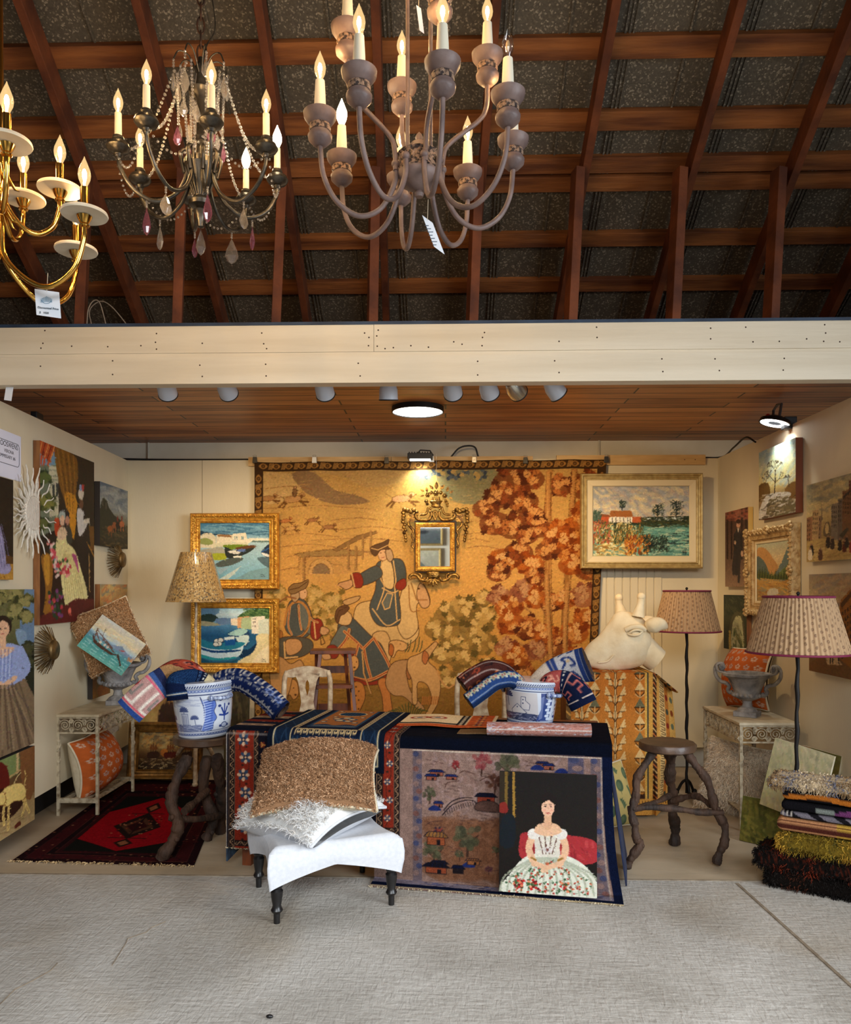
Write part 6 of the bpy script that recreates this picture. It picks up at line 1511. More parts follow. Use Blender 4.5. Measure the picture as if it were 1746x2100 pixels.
# carved frame with the mountain valley
def carved(t, w, h):
 P = [(-.002, .020), (.010, .022), (.022, .024), (.026, .036), (.034, .038), (.050, .040), (.064, .056), (.084, .066), (.096, .058), (.100, .036), (.100, 0)]
 frame_mb(w, h, P, (.078, .060, .020, .052, 'scroll')).build('frame', GOLDC, t, smooth=40)
 b = frame_mb(w, h, [(-.004, .014), (-.002, .021), (.020, .023)]); b.build('liner', LINER, t)
 b = MB(); a, c = w / 2 + .030, h / 2 + .030
 for i in range(int(2 * a / .012)):
  for z in (-c, c): b.ball((-a + i * .012, -.040, z), .0045, n=6, m=4)
 for i in range(int(2 * c / .012)):
  for x in (-a, a): b.ball((x, -.040, -c + i * .012), .0045, n=6, m=4)
 b.build('beading', GOLDC, t, smooth=60)
 for x, z in ((-1, -1), (1, -1), (-1, 1), (1, 1), (0, 1), (0, -1), (1, 0), (-1, 0)):
  b = MB()
  for k in range(5):
   an = k * 2 * PI / 5; b.ball((x * (w / 2 + .078) + .022 * math.cos(an), -.062, z * (h / 2 + .078) + .022 * math.sin(an)), .019, .014, .014, 8, 5)
  b.build('cartouche', GOLDC, t, smooth=60)
wallpic('R', 1624, 1553, 1106, 1236, 'painting', pic_valley(), 'mountain valley painting in a heavily carved pale gold frame', depth=0.012, frame=carved)
# back wall
def backpic(x0, x1, y0, y1, Y, name, pic, label, frame, gain=(1, 1, 1), group=None):
 p, q = atY(x0, y0, Y), atY(x1, y1, Y); w = q.x - p.x
 return picture(name, pic.out(gain), w, p.z - q.z, ((p.x + q.x) / 2, Y + 0.012, (p.z + q.z) / 2), 0, label, frame=frame, group=group)
def gilt(t, w, h):
 frame_mb(w, h, PROF['gilt'], (.057, .047, .0125, .030, 'scroll')).build('frame', GOLD, t, smooth=35)
 b = MB(); a, c = w / 2 + .008, h / 2 + .008
 for i in range(int(2 * a / .011)):
  for z in (-c, c): b.ball((-a + i * .011, -.025, z), .004, n=5, m=4)
 for i in range(int(2 * c / .011)):
  for x in (-a, a): b.ball((x, -.025, -c + i * .011), .004, n=5, m=4)
 b.build('beading', GOLD, t, smooth=60)
backpic(411, 553, 1072.5, 1188.7, 6.31, 'painting', pic_harbour(), 'blue harbour painting in an ornate gilt frame, upper of the pair', gilt)
backpic(412.6, 553, 1247, 1360, 6.31, 'painting', pic_boats(), 'moored fishing boats painting in an ornate gilt frame, lower of the pair', gilt)
def palegold(t, w, h):
 frame_mb(w, h, [(.046, .030), (.050, .044), (.058, .046), (.066, .040), (.074, .042), (.084, .052), (.092, .054), (.098, .046), (.100, .030), (.100, 0)]).build('frame', GOLDP, t)
 frame_mb(w, h, [(-.002, .016), (.004, .026), (.048, .034)]).build('liner', LINER, t)
backpic(1216, 1414, 997.5, 1140.5, 6.29, 'painting', pic_cottage(), 'painting of a white cottage by a marsh in a wide pale gold frame', palegold)
# ---- tapestry on its wooden battens
def tapestry():
 pic = pic_tapestry(); arr = pic.out((.88, .84, .78)); ny, nx = arr.shape[:2]; Y = 6.345
 tl, tr, bl = atY(522, 947, Y), atY(1244, 941, Y), atY(522, 1500, Y)
 U, V = np.meshgrid(np.linspace(0, 1, nx), np.linspace(0, 1, ny))
 inset = 0.035 * V
 X = tl.x + (tr.x - tl.x) * (U * (1 - inset)); Z = (tl.z + (tr.z - tl.z) * U) + (bl.z - tl.z) * V
 Z += -0.006 * np.abs(np.sin(U * 5.5 * PI)) * (1 - V)
 Yy = Y + 0.010 * np.sin(U * 5.5 * PI * 2) * (1 - V) ** 2 + 0.006 * np.sin(U * 17 + V * 4) + 0.004 * np.sin(V * 23 + U * 9)
 pos = np.stack([X, Yy, Z], -1)
 o = grid_mesh('tapestry', pos[::-1], arr[::-1], TAPM)
 tag(o, 'large hunting tapestry with riders, hounds and rust coloured trees', 'tapestry')
tapestry()
BATTEN = M('batten_wood', C(216, 178, 120), C(196, 156, 98), 5, 0.6, stretch=(1, 4, 6))
for i, (x0, x1, y0, y1, lb) in enumerate(((510, 802, 938, 955, 'pale wooden batten carrying the left half of the tapestry'), (803, 1093, 937, 955, 'pale wooden batten carrying the middle of the tapestry'), (1142, 1447, 934, 953, 'pale wooden batten with a bare right end beyond the tapestry'))):
 p, q = atY(x0, y0, 6.38), atY(x1, y1, 6.38)
 b = MB(); b.box(p.x, q.x, 6.372, 6.399, q.z, p.z); b.cur = 1
 for fx in (.3, .86, .93): b.ball((p.x + (q.x - p.x) * fx, 6.371, (p.z + q.z) / 2), .004, n=6, m=4)
 o = b.build('batten', [BATTEN, NAIL]); tag(o, lb, 'batten', 'battens above the tapestry')
STEEL = M('clip_steel', C(190, 184, 170), C(140, 132, 118), 40, 0.35, 0.8); STEELD = M('clip_dark', C(70, 66, 58), rough=.4, metal=.6); WHITE = M('white_plastic', C(238, 236, 226), rough=.5)
clips = ((523, 944, STEELD, 'dark bulldog clip at the top left corner of the tapestry'), (645, 944, WHITE, 'white tagged clip on the tapestry left of the work light'), (793, 945, STEELD, 'dull metal clip on the tapestry just left of the work light'), (886, 942, WHITE, 'white tagged clip beside the work light'), (973, 943, STEEL, 'bright steel clip right of the mirror'), (1078, 945, STEELD, 'dark clip holding the tapestry over the rust trees'), (1244, 943, STEELD, 'dark clip at the top right corner of the tapestry'))
for px, py, m, lb in clips:
 p = atY(px, py, 6.33)
 t = empty('bulldog_clip', (p.x, 6.328, p.z), 0, lb, 'clip', 'clips holding the tapestry')
 b = MB(); b.prism([(-.020, -.022), (.020, -.022), (.016, .026), (-.016, .026)], -.006, .004); b.build('jaw', m, t, bevel=.002)
 b = MB()
 for s in (-1, 1): b.tube([(s * .010, 0, .024), (s * .014, -.006, .040), (s * .004, -.006, .044), (s * .004, 0, .026)], .0018, 6)
 b.build('lever', STEEL, t)
# ---- gilt mirror (drawn in the zoomed photo's own units, 0.41 mm each)
def mirror():
 Y = 6.27; c = atY(893, 1121, Y); k = 1 / 9.13 / 253.5
 t = empty('wall_mirror', (c.x, Y, c.z), math.radians(-1.5), 'small gilt mirror with a carved flower basket crest hung on the tapestry', 'mirror')
 def g(x, y, f=0.0): return ((x - 675) * k, -f, (1290 - y) * k)
 R = lambda r: r * k
 b = MB(); b.prism([g(290, 1770)[::2], g(1065, 1770)[::2], g(1070, 805)[::2], g(290, 805)[::2]], -.004, .012); b.build('backboard', EDGE_D, t)
 m = M('mirror_glass', C(226, 226, 220), rough=0.02, metal=1.0)
 b = MB(); b.prism([g(380, 1668)[::2], g(945, 1668)[::2], g(958, 925)[::2], g(395, 925)[::2]], -.010, -.006); b.build('glass', m, t)
 w, h = R(565), R(740)
 b = frame_mb(w, h, [(-.004, .010), (.002, .020), (.008, .024), (.018, .028), (.030, .028), (.036, .022), (.038, .006), (.038, 0)])
 a, cc = w / 2 + .020, h / 2 + .020
 def bead(x, z, an):
  b.ball((0, 0, 0), .0115, .010, .0065, 8, 5, Matrix.Translation((x, -.030, z)) @ Matrix.Rotation(an, 4, 'Y'))
 n = int(2 * cc / .0125)
 for i in range(n + 1):
  for s in (-1, 1): bead(s * a, -cc + 2 * cc * i / n, .6)
 n = int(2 * a / .0125)
 for i in range(1, n):
  for s in (-1, 1): bead(-a + 2 * a * i / n, s * cc, .6)
 b.build('moulding', GOLD, t, smooth=40, loc=g(672, 1297))
 def tubez(b, pts, r, f=.012, n=7):
  b.tube(bez([g(x, y, f) for x, y in pts], 6), R(r) * 1.45, n)
 b = MB()
 for s in (-1, 1):
  S = lambda x: 675 + s * (x - 675) if s > 0 else 675 - (x - 675)
  tubez(b, [(S(760), 640), (S(745), 700), (S(790), 780), (S(900), 795), (S(1010), 770), (S(1040), 700), (S(1000), 690)], 22)
  tubez(b, [(S(740), 600), (S(800), 570), (S(820), 640), (S(860), 690), (S(960), 700)], 16)
  b.prism([(min(g(S(1060), 0)[0], g(S(1190), 0)[0]), g(0, 830)[2]), (max(g(S(1060), 0)[0], g(S(1190), 0)[0]), g(0, 830)[2]), (max(g(S(1060), 0)[0], g(S(1210), 0)[0]), g(0, 690)[2]), (min(g(S(1060), 0)[0], g(S(1210), 0)[0]), g(0, 690)[2])], -.016, 0)
  tubez(b, [(S(1180), 830), (S(1160), 900), (S(1090), 980), (S(1080), 1020)], 18); tubez(b, [(S(1080), 1020), (S(1110), 1090), (S(1080), 1160), (S(1095), 1210), (S(1110), 1270), (S(1075), 1320)], 14)
  for x, y, r in ((1080, 610, 40), (1130, 640, 42), (1190, 620, 44), (1250, 600, 36), (1270, 660, 36), (1020, 650, 30)): b.ball(g(S(x), y, .014), R(r * 1.25), R(r), R(r * 1.1), 8, 6)
  for i, (x, y) in enumerate(((1265, 720), (1270, 770), (1275, 830), (1240, 880), (1260, 930), (1230, 980), (1255, 1030), (1235, 1080), (1225, 1130), (1222, 1180))): b.ball(g(S(x), y, .012), R(44 - i * 1.8), R(30), R(36), 8, 6)
 tubez(b, [(675, 800), (640, 700), (660, 640), (690, 640), (710, 700), (675, 800)], 16)
 b.build('volutes', GOLDA, t, smooth=60)
 b = MB()
 b.lathe([(R(60), 0), (R(90), R(20)), (R(80), R(60)), (R(110), R(100)), (R(125), R(120)), (R(115), R(130))], 16, Matrix.Translation(g(690, 570, .014)) @ Matrix.Diagonal((1, .5, 1, 1)))
 for k2 in range(5): tubez(b, [(620 + k2 * 35, 440), (630 + k2 * 30, 370)], 9)
 b.build('basket', GOLDA, t, smooth=40)
 b = MB()
 for x, y, r in ((690, 300, 62), (535, 330, 52), (850, 350, 52), (600, 290, 40), (780, 290, 40), (510, 450, 42), (525, 500, 34), (870, 450, 42), (895, 500, 36), (900, 540, 28)):
  q = g(x, y, .018); b.ball(q, R(r) * .45, R(r) * .6, R(r) * .45, 8, 6)
  for j in range(6):
   an = j * PI / 3; b.ball((q[0] + R(r) * .62 * math.cos(an), q[1] + .004, q[2] + R(r) * .62 * math.sin(an)), R(r) * .36, R(r) * .3, R(r) * .36, 6, 5)
 b.build('flowers', GOLDA, t, smooth=60)
 b = MB()
 def leaf(x, y, an, L):
  o = []
  for i in range(11):
   u = i / 10; wd = math.sin(PI * u ** .8) * (.34 + .12 * (i % 2)); o.append((u * L, wd * L * .6))
  o = o + [(x_, -z_) for x_, z_ in o[::-1][1:-1]]
  q = g(x, y, .016); Mx = Matrix.Translation(q) @ Matrix.Rotation(-an, 4, 'Y')
  b.prism([(R(a_), R(z_)) for a_, z_ in o[::-1]], -.006, .002, Mx)
 for x, y, an, L in ((700, 230, PI / 2, 150), (640, 230, 2.3, 110), (770, 230, .8, 120), (530, 280, 1.8, 100), (470, 270, 2.6, 80), (470, 340, 3.4, 80), (890, 280, 1.3, 110), (940, 300, .5, 90), (930, 380, -.4, 80)): leaf(x, y, an, L)
 b.build('leaves', GOLDA, t)
 b = MB()
 for s in (-1, 1):
  S = lambda x: 650 + s * (x - 650)
  tubez(b, [(S(760), 1860), (S(800), 1920), (S(900), 1900), (S(960), 1830), (S(1040), 1810), (S(1100), 1850), (S(1090), 1890)], 22); tubez(b, [(S(900), 1900), (S(880), 1830), (S(930), 1790)], 16)
 b.build('apron_scroll', GOLDA, t, smooth=60)
 b = MB(); b.lathe([(R(120), R(40)), (R(130), R(10)), (R(110), -R(20)), (R(120), -R(60)), (R(70), -R(90))], 16, Matrix.Translation(g(640, 1800, .012)) @ Matrix.Diagonal((1, .45, 1, 1)))
 for an in (-1.1, -.6, 0, .6, 1.1):
  Mx = Matrix.Translation(g(635, 1880, .014)) @ Matrix.Rotation(an, 4, 'Y'); b.ball((0, 0, -R(70)), R(28), R(24), R(95), 8, 6, Mx)
 b.build('shell', GOLDA, t, smooth=60)
 p = g(700, 120, 0); b = MB(); b.tube([(p[0], -.004, p[2]), (p[0] - .003, .03, p[2] + .18), (p[0] - .003, .03, p[2] + .245)], .0016, 6); b.build('hanging_wire', STEEL, t)
mirror()
# wall behind the camera with two framed pictures, seen only in the mirror
b = MB(); b.box(-1.4, 0.75, -2.66, -2.6, 0.0, 3.3); struct(b.build('wall_front', WALLQ))
def simple(t, w, h): frame_mb(w, h, PROF['plain']).build('frame', GOLDP, t)
picture('painting', pic_seascape_grey().out(), .75, .55, (-0.93, -2.59, 2.63), PI, 'grey seascape in a gold frame seen in the upper half of the mirror', frame=simple)
picture('painting', pic_mountain_grey().out(), .72, .50, (-0.95, -2.59, 1.97), PI, 'pale mountain picture seen in the lower half of the mirror', frame=simple)
# ---- sign on the left wall
def sign():
 off = .004
 pn, sn, _ = plane_hit(-60, 1205, 'L', off); pf, sf, _ = plane_hit(43, 1205, 'L', off)
 zt, zb = plane_hit(43, 896, 'L', off)[2], plane_hit(43, 988, 'L', off)[2]
 d = (LW1 - LW0).normalized(); n = Vector((d.y, -d.x)); mid = LW0 + d * ((sn + sf) / 2) + n * .001
 w, h = sf - sn, zt - zb
 t = empty('paper_sign', (mid.x, mid.y, (zt + zb) / 2), wall_rot('L'), 'white printed paper sign pinned above the lilac gown painting', 'sign')
 b = MB(); b.box(-w / 2, w / 2, -.003, 0, -h / 2, h / 2); b.build('sheet', M('sign_paper', C(226, 228, 244), rough=.8), t)
 inkm = M('print_ink', C(40, 42, 56), rough=.7); b = MB()
 x0, x1, z0, z1 = -w, w / 2 - .022, -h * .20, h * .30
 y = -.0036
 pts = [(x0, z1), (x1 - .02, z1), (x1 - .006, z1 - .006), (x1, z1 - .02), (x1, z0 + .02), (x1 - .006, z0 + .006), (x1 - .02, z0), (x0, z0)]
 pts = [(max(-w / 2, x), z) for x, z in pts]
 for p, q in zip(pts[:-1], pts[1:]): b.bar((p[0], y, p[1]), (q[0], y, q[1]), .003, .001, up=(0, 1, 0))
 b.build('printed_border', inkm, t)
 xr = x1 - .075
 text('printed_name', 'ROOSWENS', .042, inkm, t, (xr - .055, -.0032, .058), (PI / 2, 0, 0))
 text('printed_town', 'VERONA', .028, inkm, t, (xr - .045, -.0032, .020), (PI / 2, 0, 0))
 text('printed_line', 'COMMISSARY #6', .028, inkm, t, (xr - .075, -.0032, -.012), (PI / 2, 0, 0))
sign()
# ---- white sunburst and the two brass bursts on the left wall
def on_left(px, py, off):
 p, s_, z = plane_hit(px, py, 'L', off); return Vector((p.x, p.y, z))
PLASTER = M('white_plaster', C(232, 226, 212), C(220, 212, 196), 40, .8, bump=.5, bscale=90)
def sunburst():
 c = on_left(66, 1052, .03)
 t = empty('sunburst_mirror', c, wall_rot('L'), 'white plaster sunburst with wavy rays on the left wall', 'wall decoration')
 b = MB(); R_ = .110
 Mx = Matrix.Rotation(PI / 2, 4, 'X')
 b.lathe([(R_ * .99, -.012), (R_, .006), (R_ * .93, .014), (R_ * .9, .010), (R_ * .5, .013), (0.001, .014)], 40, Mx); b.build('disc', PLASTER, t, smooth=50)
 q = random.Random(4)
 for i in range(40):
  a = 2 * PI * i / 40; L = (.175, .13, .155)[i % 3] * q.uniform(.9, 1.12); ph = q.uniform(0, 6); am = q.uniform(.006, .011)
  pts, rs = [], []
  for j in range(13):
   u = j / 12; r = R_ * .92 + L * u; w_ = am * math.sin(u * 9 + ph) * min(1, u * 3)
   pts.append((r * math.cos(a) - w_ * math.sin(a), -.004 - .02 * u * (i % 2), r * math.sin(a) + w_ * math.cos(a))); rs.append(.0082 * (1 - .6 * u))
  b = MB(); b.tube(pts, rs, 6); b.build('ray', PLASTER, t, smooth=80)
sunburst()
BRASS = M('dull_brass', C(134, 106, 62), C(74, 56, 34), 22, .45, .7)
def burst(px, py, R_, label):
 c = on_left(px, py, .085)
 t = empty('brass_burst', c, wall_rot('L'), label, 'wall decoration', 'brass bursts on the left wall')
 b = MB(); Mx = Matrix.Rotation(PI / 2, 4, 'X')
 b.lathe([(R_ * .40, -.012), (R_ * .41, 0), (R_ * .36, .010), (R_ * .2, .014), (.001, .015)], 28, Mx); b.build('disc', BRASS, t, smooth=50)
 q = random.Random(int(px))
 for i in range(64):
  a = 2 * PI * i / 64; tier = i % 2; r0 = R_ * .3; L = R_ * (1.0 if tier == 0 else .82) * q.uniform(.94, 1.05)
  b = MB(); p0 = (r0 * math.cos(a), .004, r0 * math.sin(a)); p1 = (L * math.cos(a), .060 + .018 * tier, L * math.sin(a))
  b.tube([p0, p1], [.0032, .0024], 5); b.build('spike', BRASS, t)
burst(252, 1148, .150, 'dull brass spiked burst low beside the dark castle painting')
burst(112, 1333, .155, 'dull brass spiked burst under the tall painting of ladies')
# ================================================================== LAMPS THAT LIGHT THE ALCOVE
CANW = M('can_paint', C(214, 220, 230), rough=0.4)
CANB = M('can_rim_black', C(14, 14, 16), rough=0.5)
LED = emit('led_diffuser', (1, 0.98, 0.93, 1), 9)
REFL = M('reflector', C(220, 216, 200), rough=.25, metal=.9)
LAMPW = emit('spot_lamp', (1, 0.8, 0.52, 1), 14)
# round ceiling panel
c = atZ(857, 846, 2.70)
t = empty('ceiling_light', (c.x, c.y, 2.735), 0, 'round white LED panel on the plank ceiling', 'lamp')
b = MB(); b.lathe([(.178, 0), (.180, -.034), (.172, -.036), (.168, -.020)], 40); b.build('housing', CANB, t, smooth=40)
b = MB(); b.lathe([(.001, -.030), (.168, -.030), (.168, -.018)], 40); b.build('diffuser', LED, t)
# track with eight spot heads behind the beam
b = MB(); b.box(-2.1, 1.3, 4.385, 4.42, 2.70, 2.735); tag(b.build('lamp_track', CANW), 'white lamp track behind the painted beam carrying eight spot heads', 'lamp track')
CANS = ((342, (-1.9, 6.3, 1.55), 'first spot head from the left, white, turned left'), (465, (-1.2, 6.35, 1.8), 'second spot head from the left, white, aimed back'),
  (665, (-.6, 6.35, 1.5), 'third spot head from the left, white, aimed at the tapestry'), (797, (-.35, 4.9, .6), 'fourth spot head from the left, white, lit and pointing down'),
  (928, (.3, 6.35, 1.7), 'fifth spot head from the left, white, aimed at the tapestry'), (1002, (.9, 6.35, 1.5), 'sixth spot head from the left, white, angled right'),
  (1057, (1.6, 6.35, 1.85), 'seventh spot head from the left, bare metal'), (1137, (2.0, 5.6, 1.3), 'last spot head on the right, white, turned to the right wall'))
for i, (px, tg, lb) in enumerate(CANS):
 p = at(px, 803 if i == 3 else 797, 4.44); tg = Vector(tg)
 t = empty('spot_head', p, 0, lb, 'spotlight', 'spot heads on the track')
 d = (tg - p).normalized(); q = d.to_track_quat('-Z', 'Y').to_matrix().to_4x4()
 b = MB(); b.lathe([(.001, .075), (.030, .072), (.040, .045), (.052, .010), (.054, -.050), (.050, -.050), (.046, -.02), (.03, .03)], 28, q); b.build('head', REFL if i == 6 else CANW, t, smooth=40)
 b = MB(); b.lathe([(.0545, -.044), (.0565, -.050), (.050, -.052)], 28, q); b.build('rim', CANB, t)
 b = MB(); b.lathe([(.001, -.022), (.042, -.022)], 20, q); b.build('lamp', LAMPW, t)
 b = MB(); b.tube([q @ Vector((0, 0, .06)), (0, 0, .085), (0, 2 * 0, 2.705 - p.z)], .008, 8); b.build('stem', CANW, t)
 spot('spot_beam', p + d * .06, tg, SPOT_POWER * (1.0, 1.1, 1.25, .6, 1.5, 1.5, 1.25, .9)[i], WARM, 70 if i != 3 else 90, .8, .035)
CABLE = M('black_cable', C(16, 16, 18), rough=.5)
def cable(pts, r, lb, m=CABLE, n=10, name='cable'):
 b = MB(); b.tube(bez(pts, n), r, 6); return tag(b.build(name, m, smooth=80), lb, 'cable')
# flood lamp over the tapestry
c = atY(862, 939, 6.24)
t = empty('work_light', c, 0, 'small black LED flood lamp above the mirror, throwing a pool of light on the tapestry', 'lamp')
b = MB(); b.box(-.10, .10, -.03, .05, -.012, .036)
for k in range(9): b.box(-.09 + k * .021, -.082 + k * .021, -.03, .05, .036, .046)
b.build('housing', CANB, t, bevel=.004)
b = MB(); b.box(-.082, .082, -.024, .044, -.018, -.012); b.build('led_panel', emit('flood_led', (.92, .97, 1, 1), 12), t)
b = MB(); b.tube([(-.02, .02, .04), (0, .02, .065), (.08, .02, .06), (.104, .02, .02)], .006, 6); b.build('bracket', CANB, t)
spot('flood_beam', (c.x, c.y + .01, c.z - .03), (c.x + .02, 6.35, c.z - .30), 26, (.90, 1.0, .86), 125, .9, .03)
# clamp lamp on the top edge of the right wall
c = plane_hit(1590, 905, 'R', .10); c = Vector((c[0].x, c[0].y, TOP + .02))
t = empty('clamp_lamp', c, wall_rot('R'), 'black clamp lamp with a grey bail on top of the right wall', 'lamp')
q = Matrix.Rotation(math.radians(-14), 4, 'X')
b = MB(); b.lathe([(.001, .035), (.05, .032), (.092, .012), (.098, -.010), (.090, -.012)], 28, q, cap=False); b.build('head', CANB, t, smooth=40)
b = MB(); b.lathe([(.04, -.010), (.088, -.010)], 24, q, cap=False); b.build('led_ring', emit('clamp_led', (.95, .98, 1, 1), 14), t)
b = MB(); b.tube([q @ Vector(v) for v in ((-.09, .02, .02), (-.13, .02, .11), (-.09, .02, .14), (-.02, .02, .13), (.0, .02, .03))], .009, 8); b.build('bail', M('grey_metal', C(96, 96, 98), rough=.4, metal=.6), t)
b = MB(); b.ball((.01, -.05, .035), .016); b.build('red_knob', M('red_plastic', C(190, 36, 40), rough=.4), t)
b = MB(); b.box(-.03, .03, .05, .13, -.05, .03); b.build('clamp', CANB, t, bevel=.004)
spot('clamp_beam', c + Vector((-.02, 0, -.03)), (c.x + .13, c.y + .02, c.z - .45), 16, (.92, 1, .95), 95, .7, .03)
cable([plane_hit(1550, 900, 'R', .05)[0].to_3d() + Vector((0, 0, TOP - .03)), plane_hit(1530, 900, 'R', .06)[0].to_3d() + Vector((0, 0, TOP + .03)), plane_hit(1505, 900, 'R', .03)[0].to_3d() + Vector((0, 0, TOP + .012)), (RW1.x + .03, 6.41, TOP + .010), (RW1.x - .2, 6.42, TOP + .010), (1.3, 6.43, TOP + .010)], .007, 'black cable from the clamp lamp along the corner of the right wall')
x = lambda px: atY(px, 930, 6.42).x
cable([(x(225), 6.36, TOP + .012), (x(262), 6.42, TOP + .016), (x(330), 6.42, TOP + .010), (x(430), 6.43, TOP + .009), (x(520), 6.43, TOP + .009)], .008, 'black cable lying on the partition left of the tapestry')
cable([(x(905), 6.43, TOP + .008), (x(922), 6.43, TOP + .014), (x(940), 6.43, TOP + .09), (x(958), 6.43, TOP + .115), (x(975), 6.43, TOP + .10), (x(984), 6.43, TOP + .012), (x(1010), 6.43, TOP + .008)], .007, 'black cable looping up behind the tapestry right of the flood lamp')
p = plane_hit(76, 850, 'L', -.02)[0]; b = MB(); b.box(-.02, .02, -.05, .05, -.008, .035)
tag(b.build('cable_clamp', CANB, loc=(p.x, p.y, TOP + .008), rot=(0, 0, .1), bevel=.006), 'black clip on the top edge of the left wall', 'clip')
p = at(18, 806, 4.15); b = MB(); b.box(-.020, .020, 0, .001, -.04, .045); t = empty('paper_tag', p, 0, 'small white paper tag hanging under the left end of the beam', 'tag'); b.build('card', M('tag_card', C(222, 226, 232), rough=.8), t, rot=(0, .15, 0))
b = MB(); b.tube([(0, 0, .04), (.0, 0, 2.566 - p.z)], .001, 4); b.build('string', CANW, t)
# ================================================================== FURNITURE, RUGS AND CUSHIONS
RUG = paint('rug_pile', 1.0, 0.9, 260, 0.22, 160, spec=.04)
FUR = paint('long_pile', 0.9, 0, var=0.0, sheen=0.3)
CLOTH = paint('printed_cloth', 0.85, 0.3, 500, 0.08, 20, sheen=0.2)
FAIENCE = paint('faience', 0.12, 0, var=0.05, vscale=8, coat=0.5, spec=.5)
LINEN = M('white_linen', C(216, 217, 220), C(206, 208, 213), 60, .9, bump=.15, bscale=300)
CREAMC = M('cream_cloth', C(214, 202, 174), C(204, 190, 160), 30, .9)
EBON = M('black_turned_wood', C(22, 20, 20), rough=.35)
VINE = M('vine_wood', C(76, 50, 32), C(36, 23, 14), 14, .75, stretch=(1, 1, .3), bump=.8, bscale=36)
STOOLT = M('stool_top', C(92, 66, 46), C(64, 46, 34), 8, .4, bump=.2, bscale=20)
STONE = M('grey_stone', C(158, 154, 150), C(108, 106, 106), 16, .85, bump=.5, bscale=60)
IRONW = M('worn_white_iron', C(186, 172, 144), C(112, 92, 66), 30, .7, bump=.2, bscale=60, lo=.45, hi=.72)
MARBLE = M('worn_top', C(206, 192, 162), C(176, 160, 130), 12, .5)
WHITEW = M('whitewashed_wood', C(206, 184, 150), C(160, 128, 96), 26, .7, bump=.2, bscale=60)
MAHOG = M('brown_wood', C(122, 60, 26), C(74, 34, 14), 10, .45, stretch=(2, 2, .5))
def ribbons(name, base, dirs, L, w, cols, mat, parent, segs=5, curl=0.0, droop=0.0, seed=1, kind=None):
 """a pile of thin tapering locks"""
 g = np.random.default_rng(seed); N = len(base)
 d = dirs + g.normal(0, .35, dirs.shape); d /= np.linalg.norm(d, axis=1, keepdims=True)
 s = np.cross(d, g.normal(size=d.shape)); s /= np.linalg.norm(s, axis=1, keepdims=True); n2 = np.cross(d, s)
 LL = L * g.uniform(.6, 1.2, (N, 1)); ph = g.uniform(0, 6.28, (N, 1)); pts = []
 for k in range(segs + 1):
  u = k / segs
  p = base + d * LL * u * (1 if not curl else .6) + np.array([0, 0, -1]) * droop * LL * u * u
  if curl: p = p + (s * np.cos(ph + u * 5.5) + n2 * np.sin(ph + u * 5.5)) * curl * min(1, u * 2)
  wd = w * (1 - .75 * u)
  pts += [p - s * wd / 2, p + s * wd / 2]
 V = np.stack(pts, 1).reshape(-1, 3); m = 2 * (segs + 1)
 q = np.array([[2 * k, 2 * k + 1, 2 * k + 3, 2 * k + 2] for k in range(segs)]); Q = (np.arange(N)[:, None, None] * m + q[None]).reshape(-1, 4)
 me = bpy.data.meshes.new(name); me.vertices.add(len(V)); me.vertices.foreach_set('co', V.astype(np.float32).ravel())
 me.loops.add(Q.size); me.loops.foreach_set('vertex_index', Q.astype(np.int32).ravel())
 me.polygons.add(len(Q)); me.polygons.foreach_set('loop_start', np.arange(0, Q.size, 4, dtype=np.int32)); me.update(calc_edges=True)
 a = me.color_attributes.new('Col', 'FLOAT_COLOR', 'POINT'); c = np.ones((len(V), 4), np.float32)
 c[:, :3] = np.repeat(lin(np.asarray(cols) * g.uniform(.8, 1.12, (N, 1))), m, axis=0); a.data.foreach_set('color', np.clip(c, 0, 1).ravel())
 me.materials.append(mat); o = bpy.data.objects.new(name, me); COL.objects.link(o); o.parent = parent
 return tag(o, kind=kind)
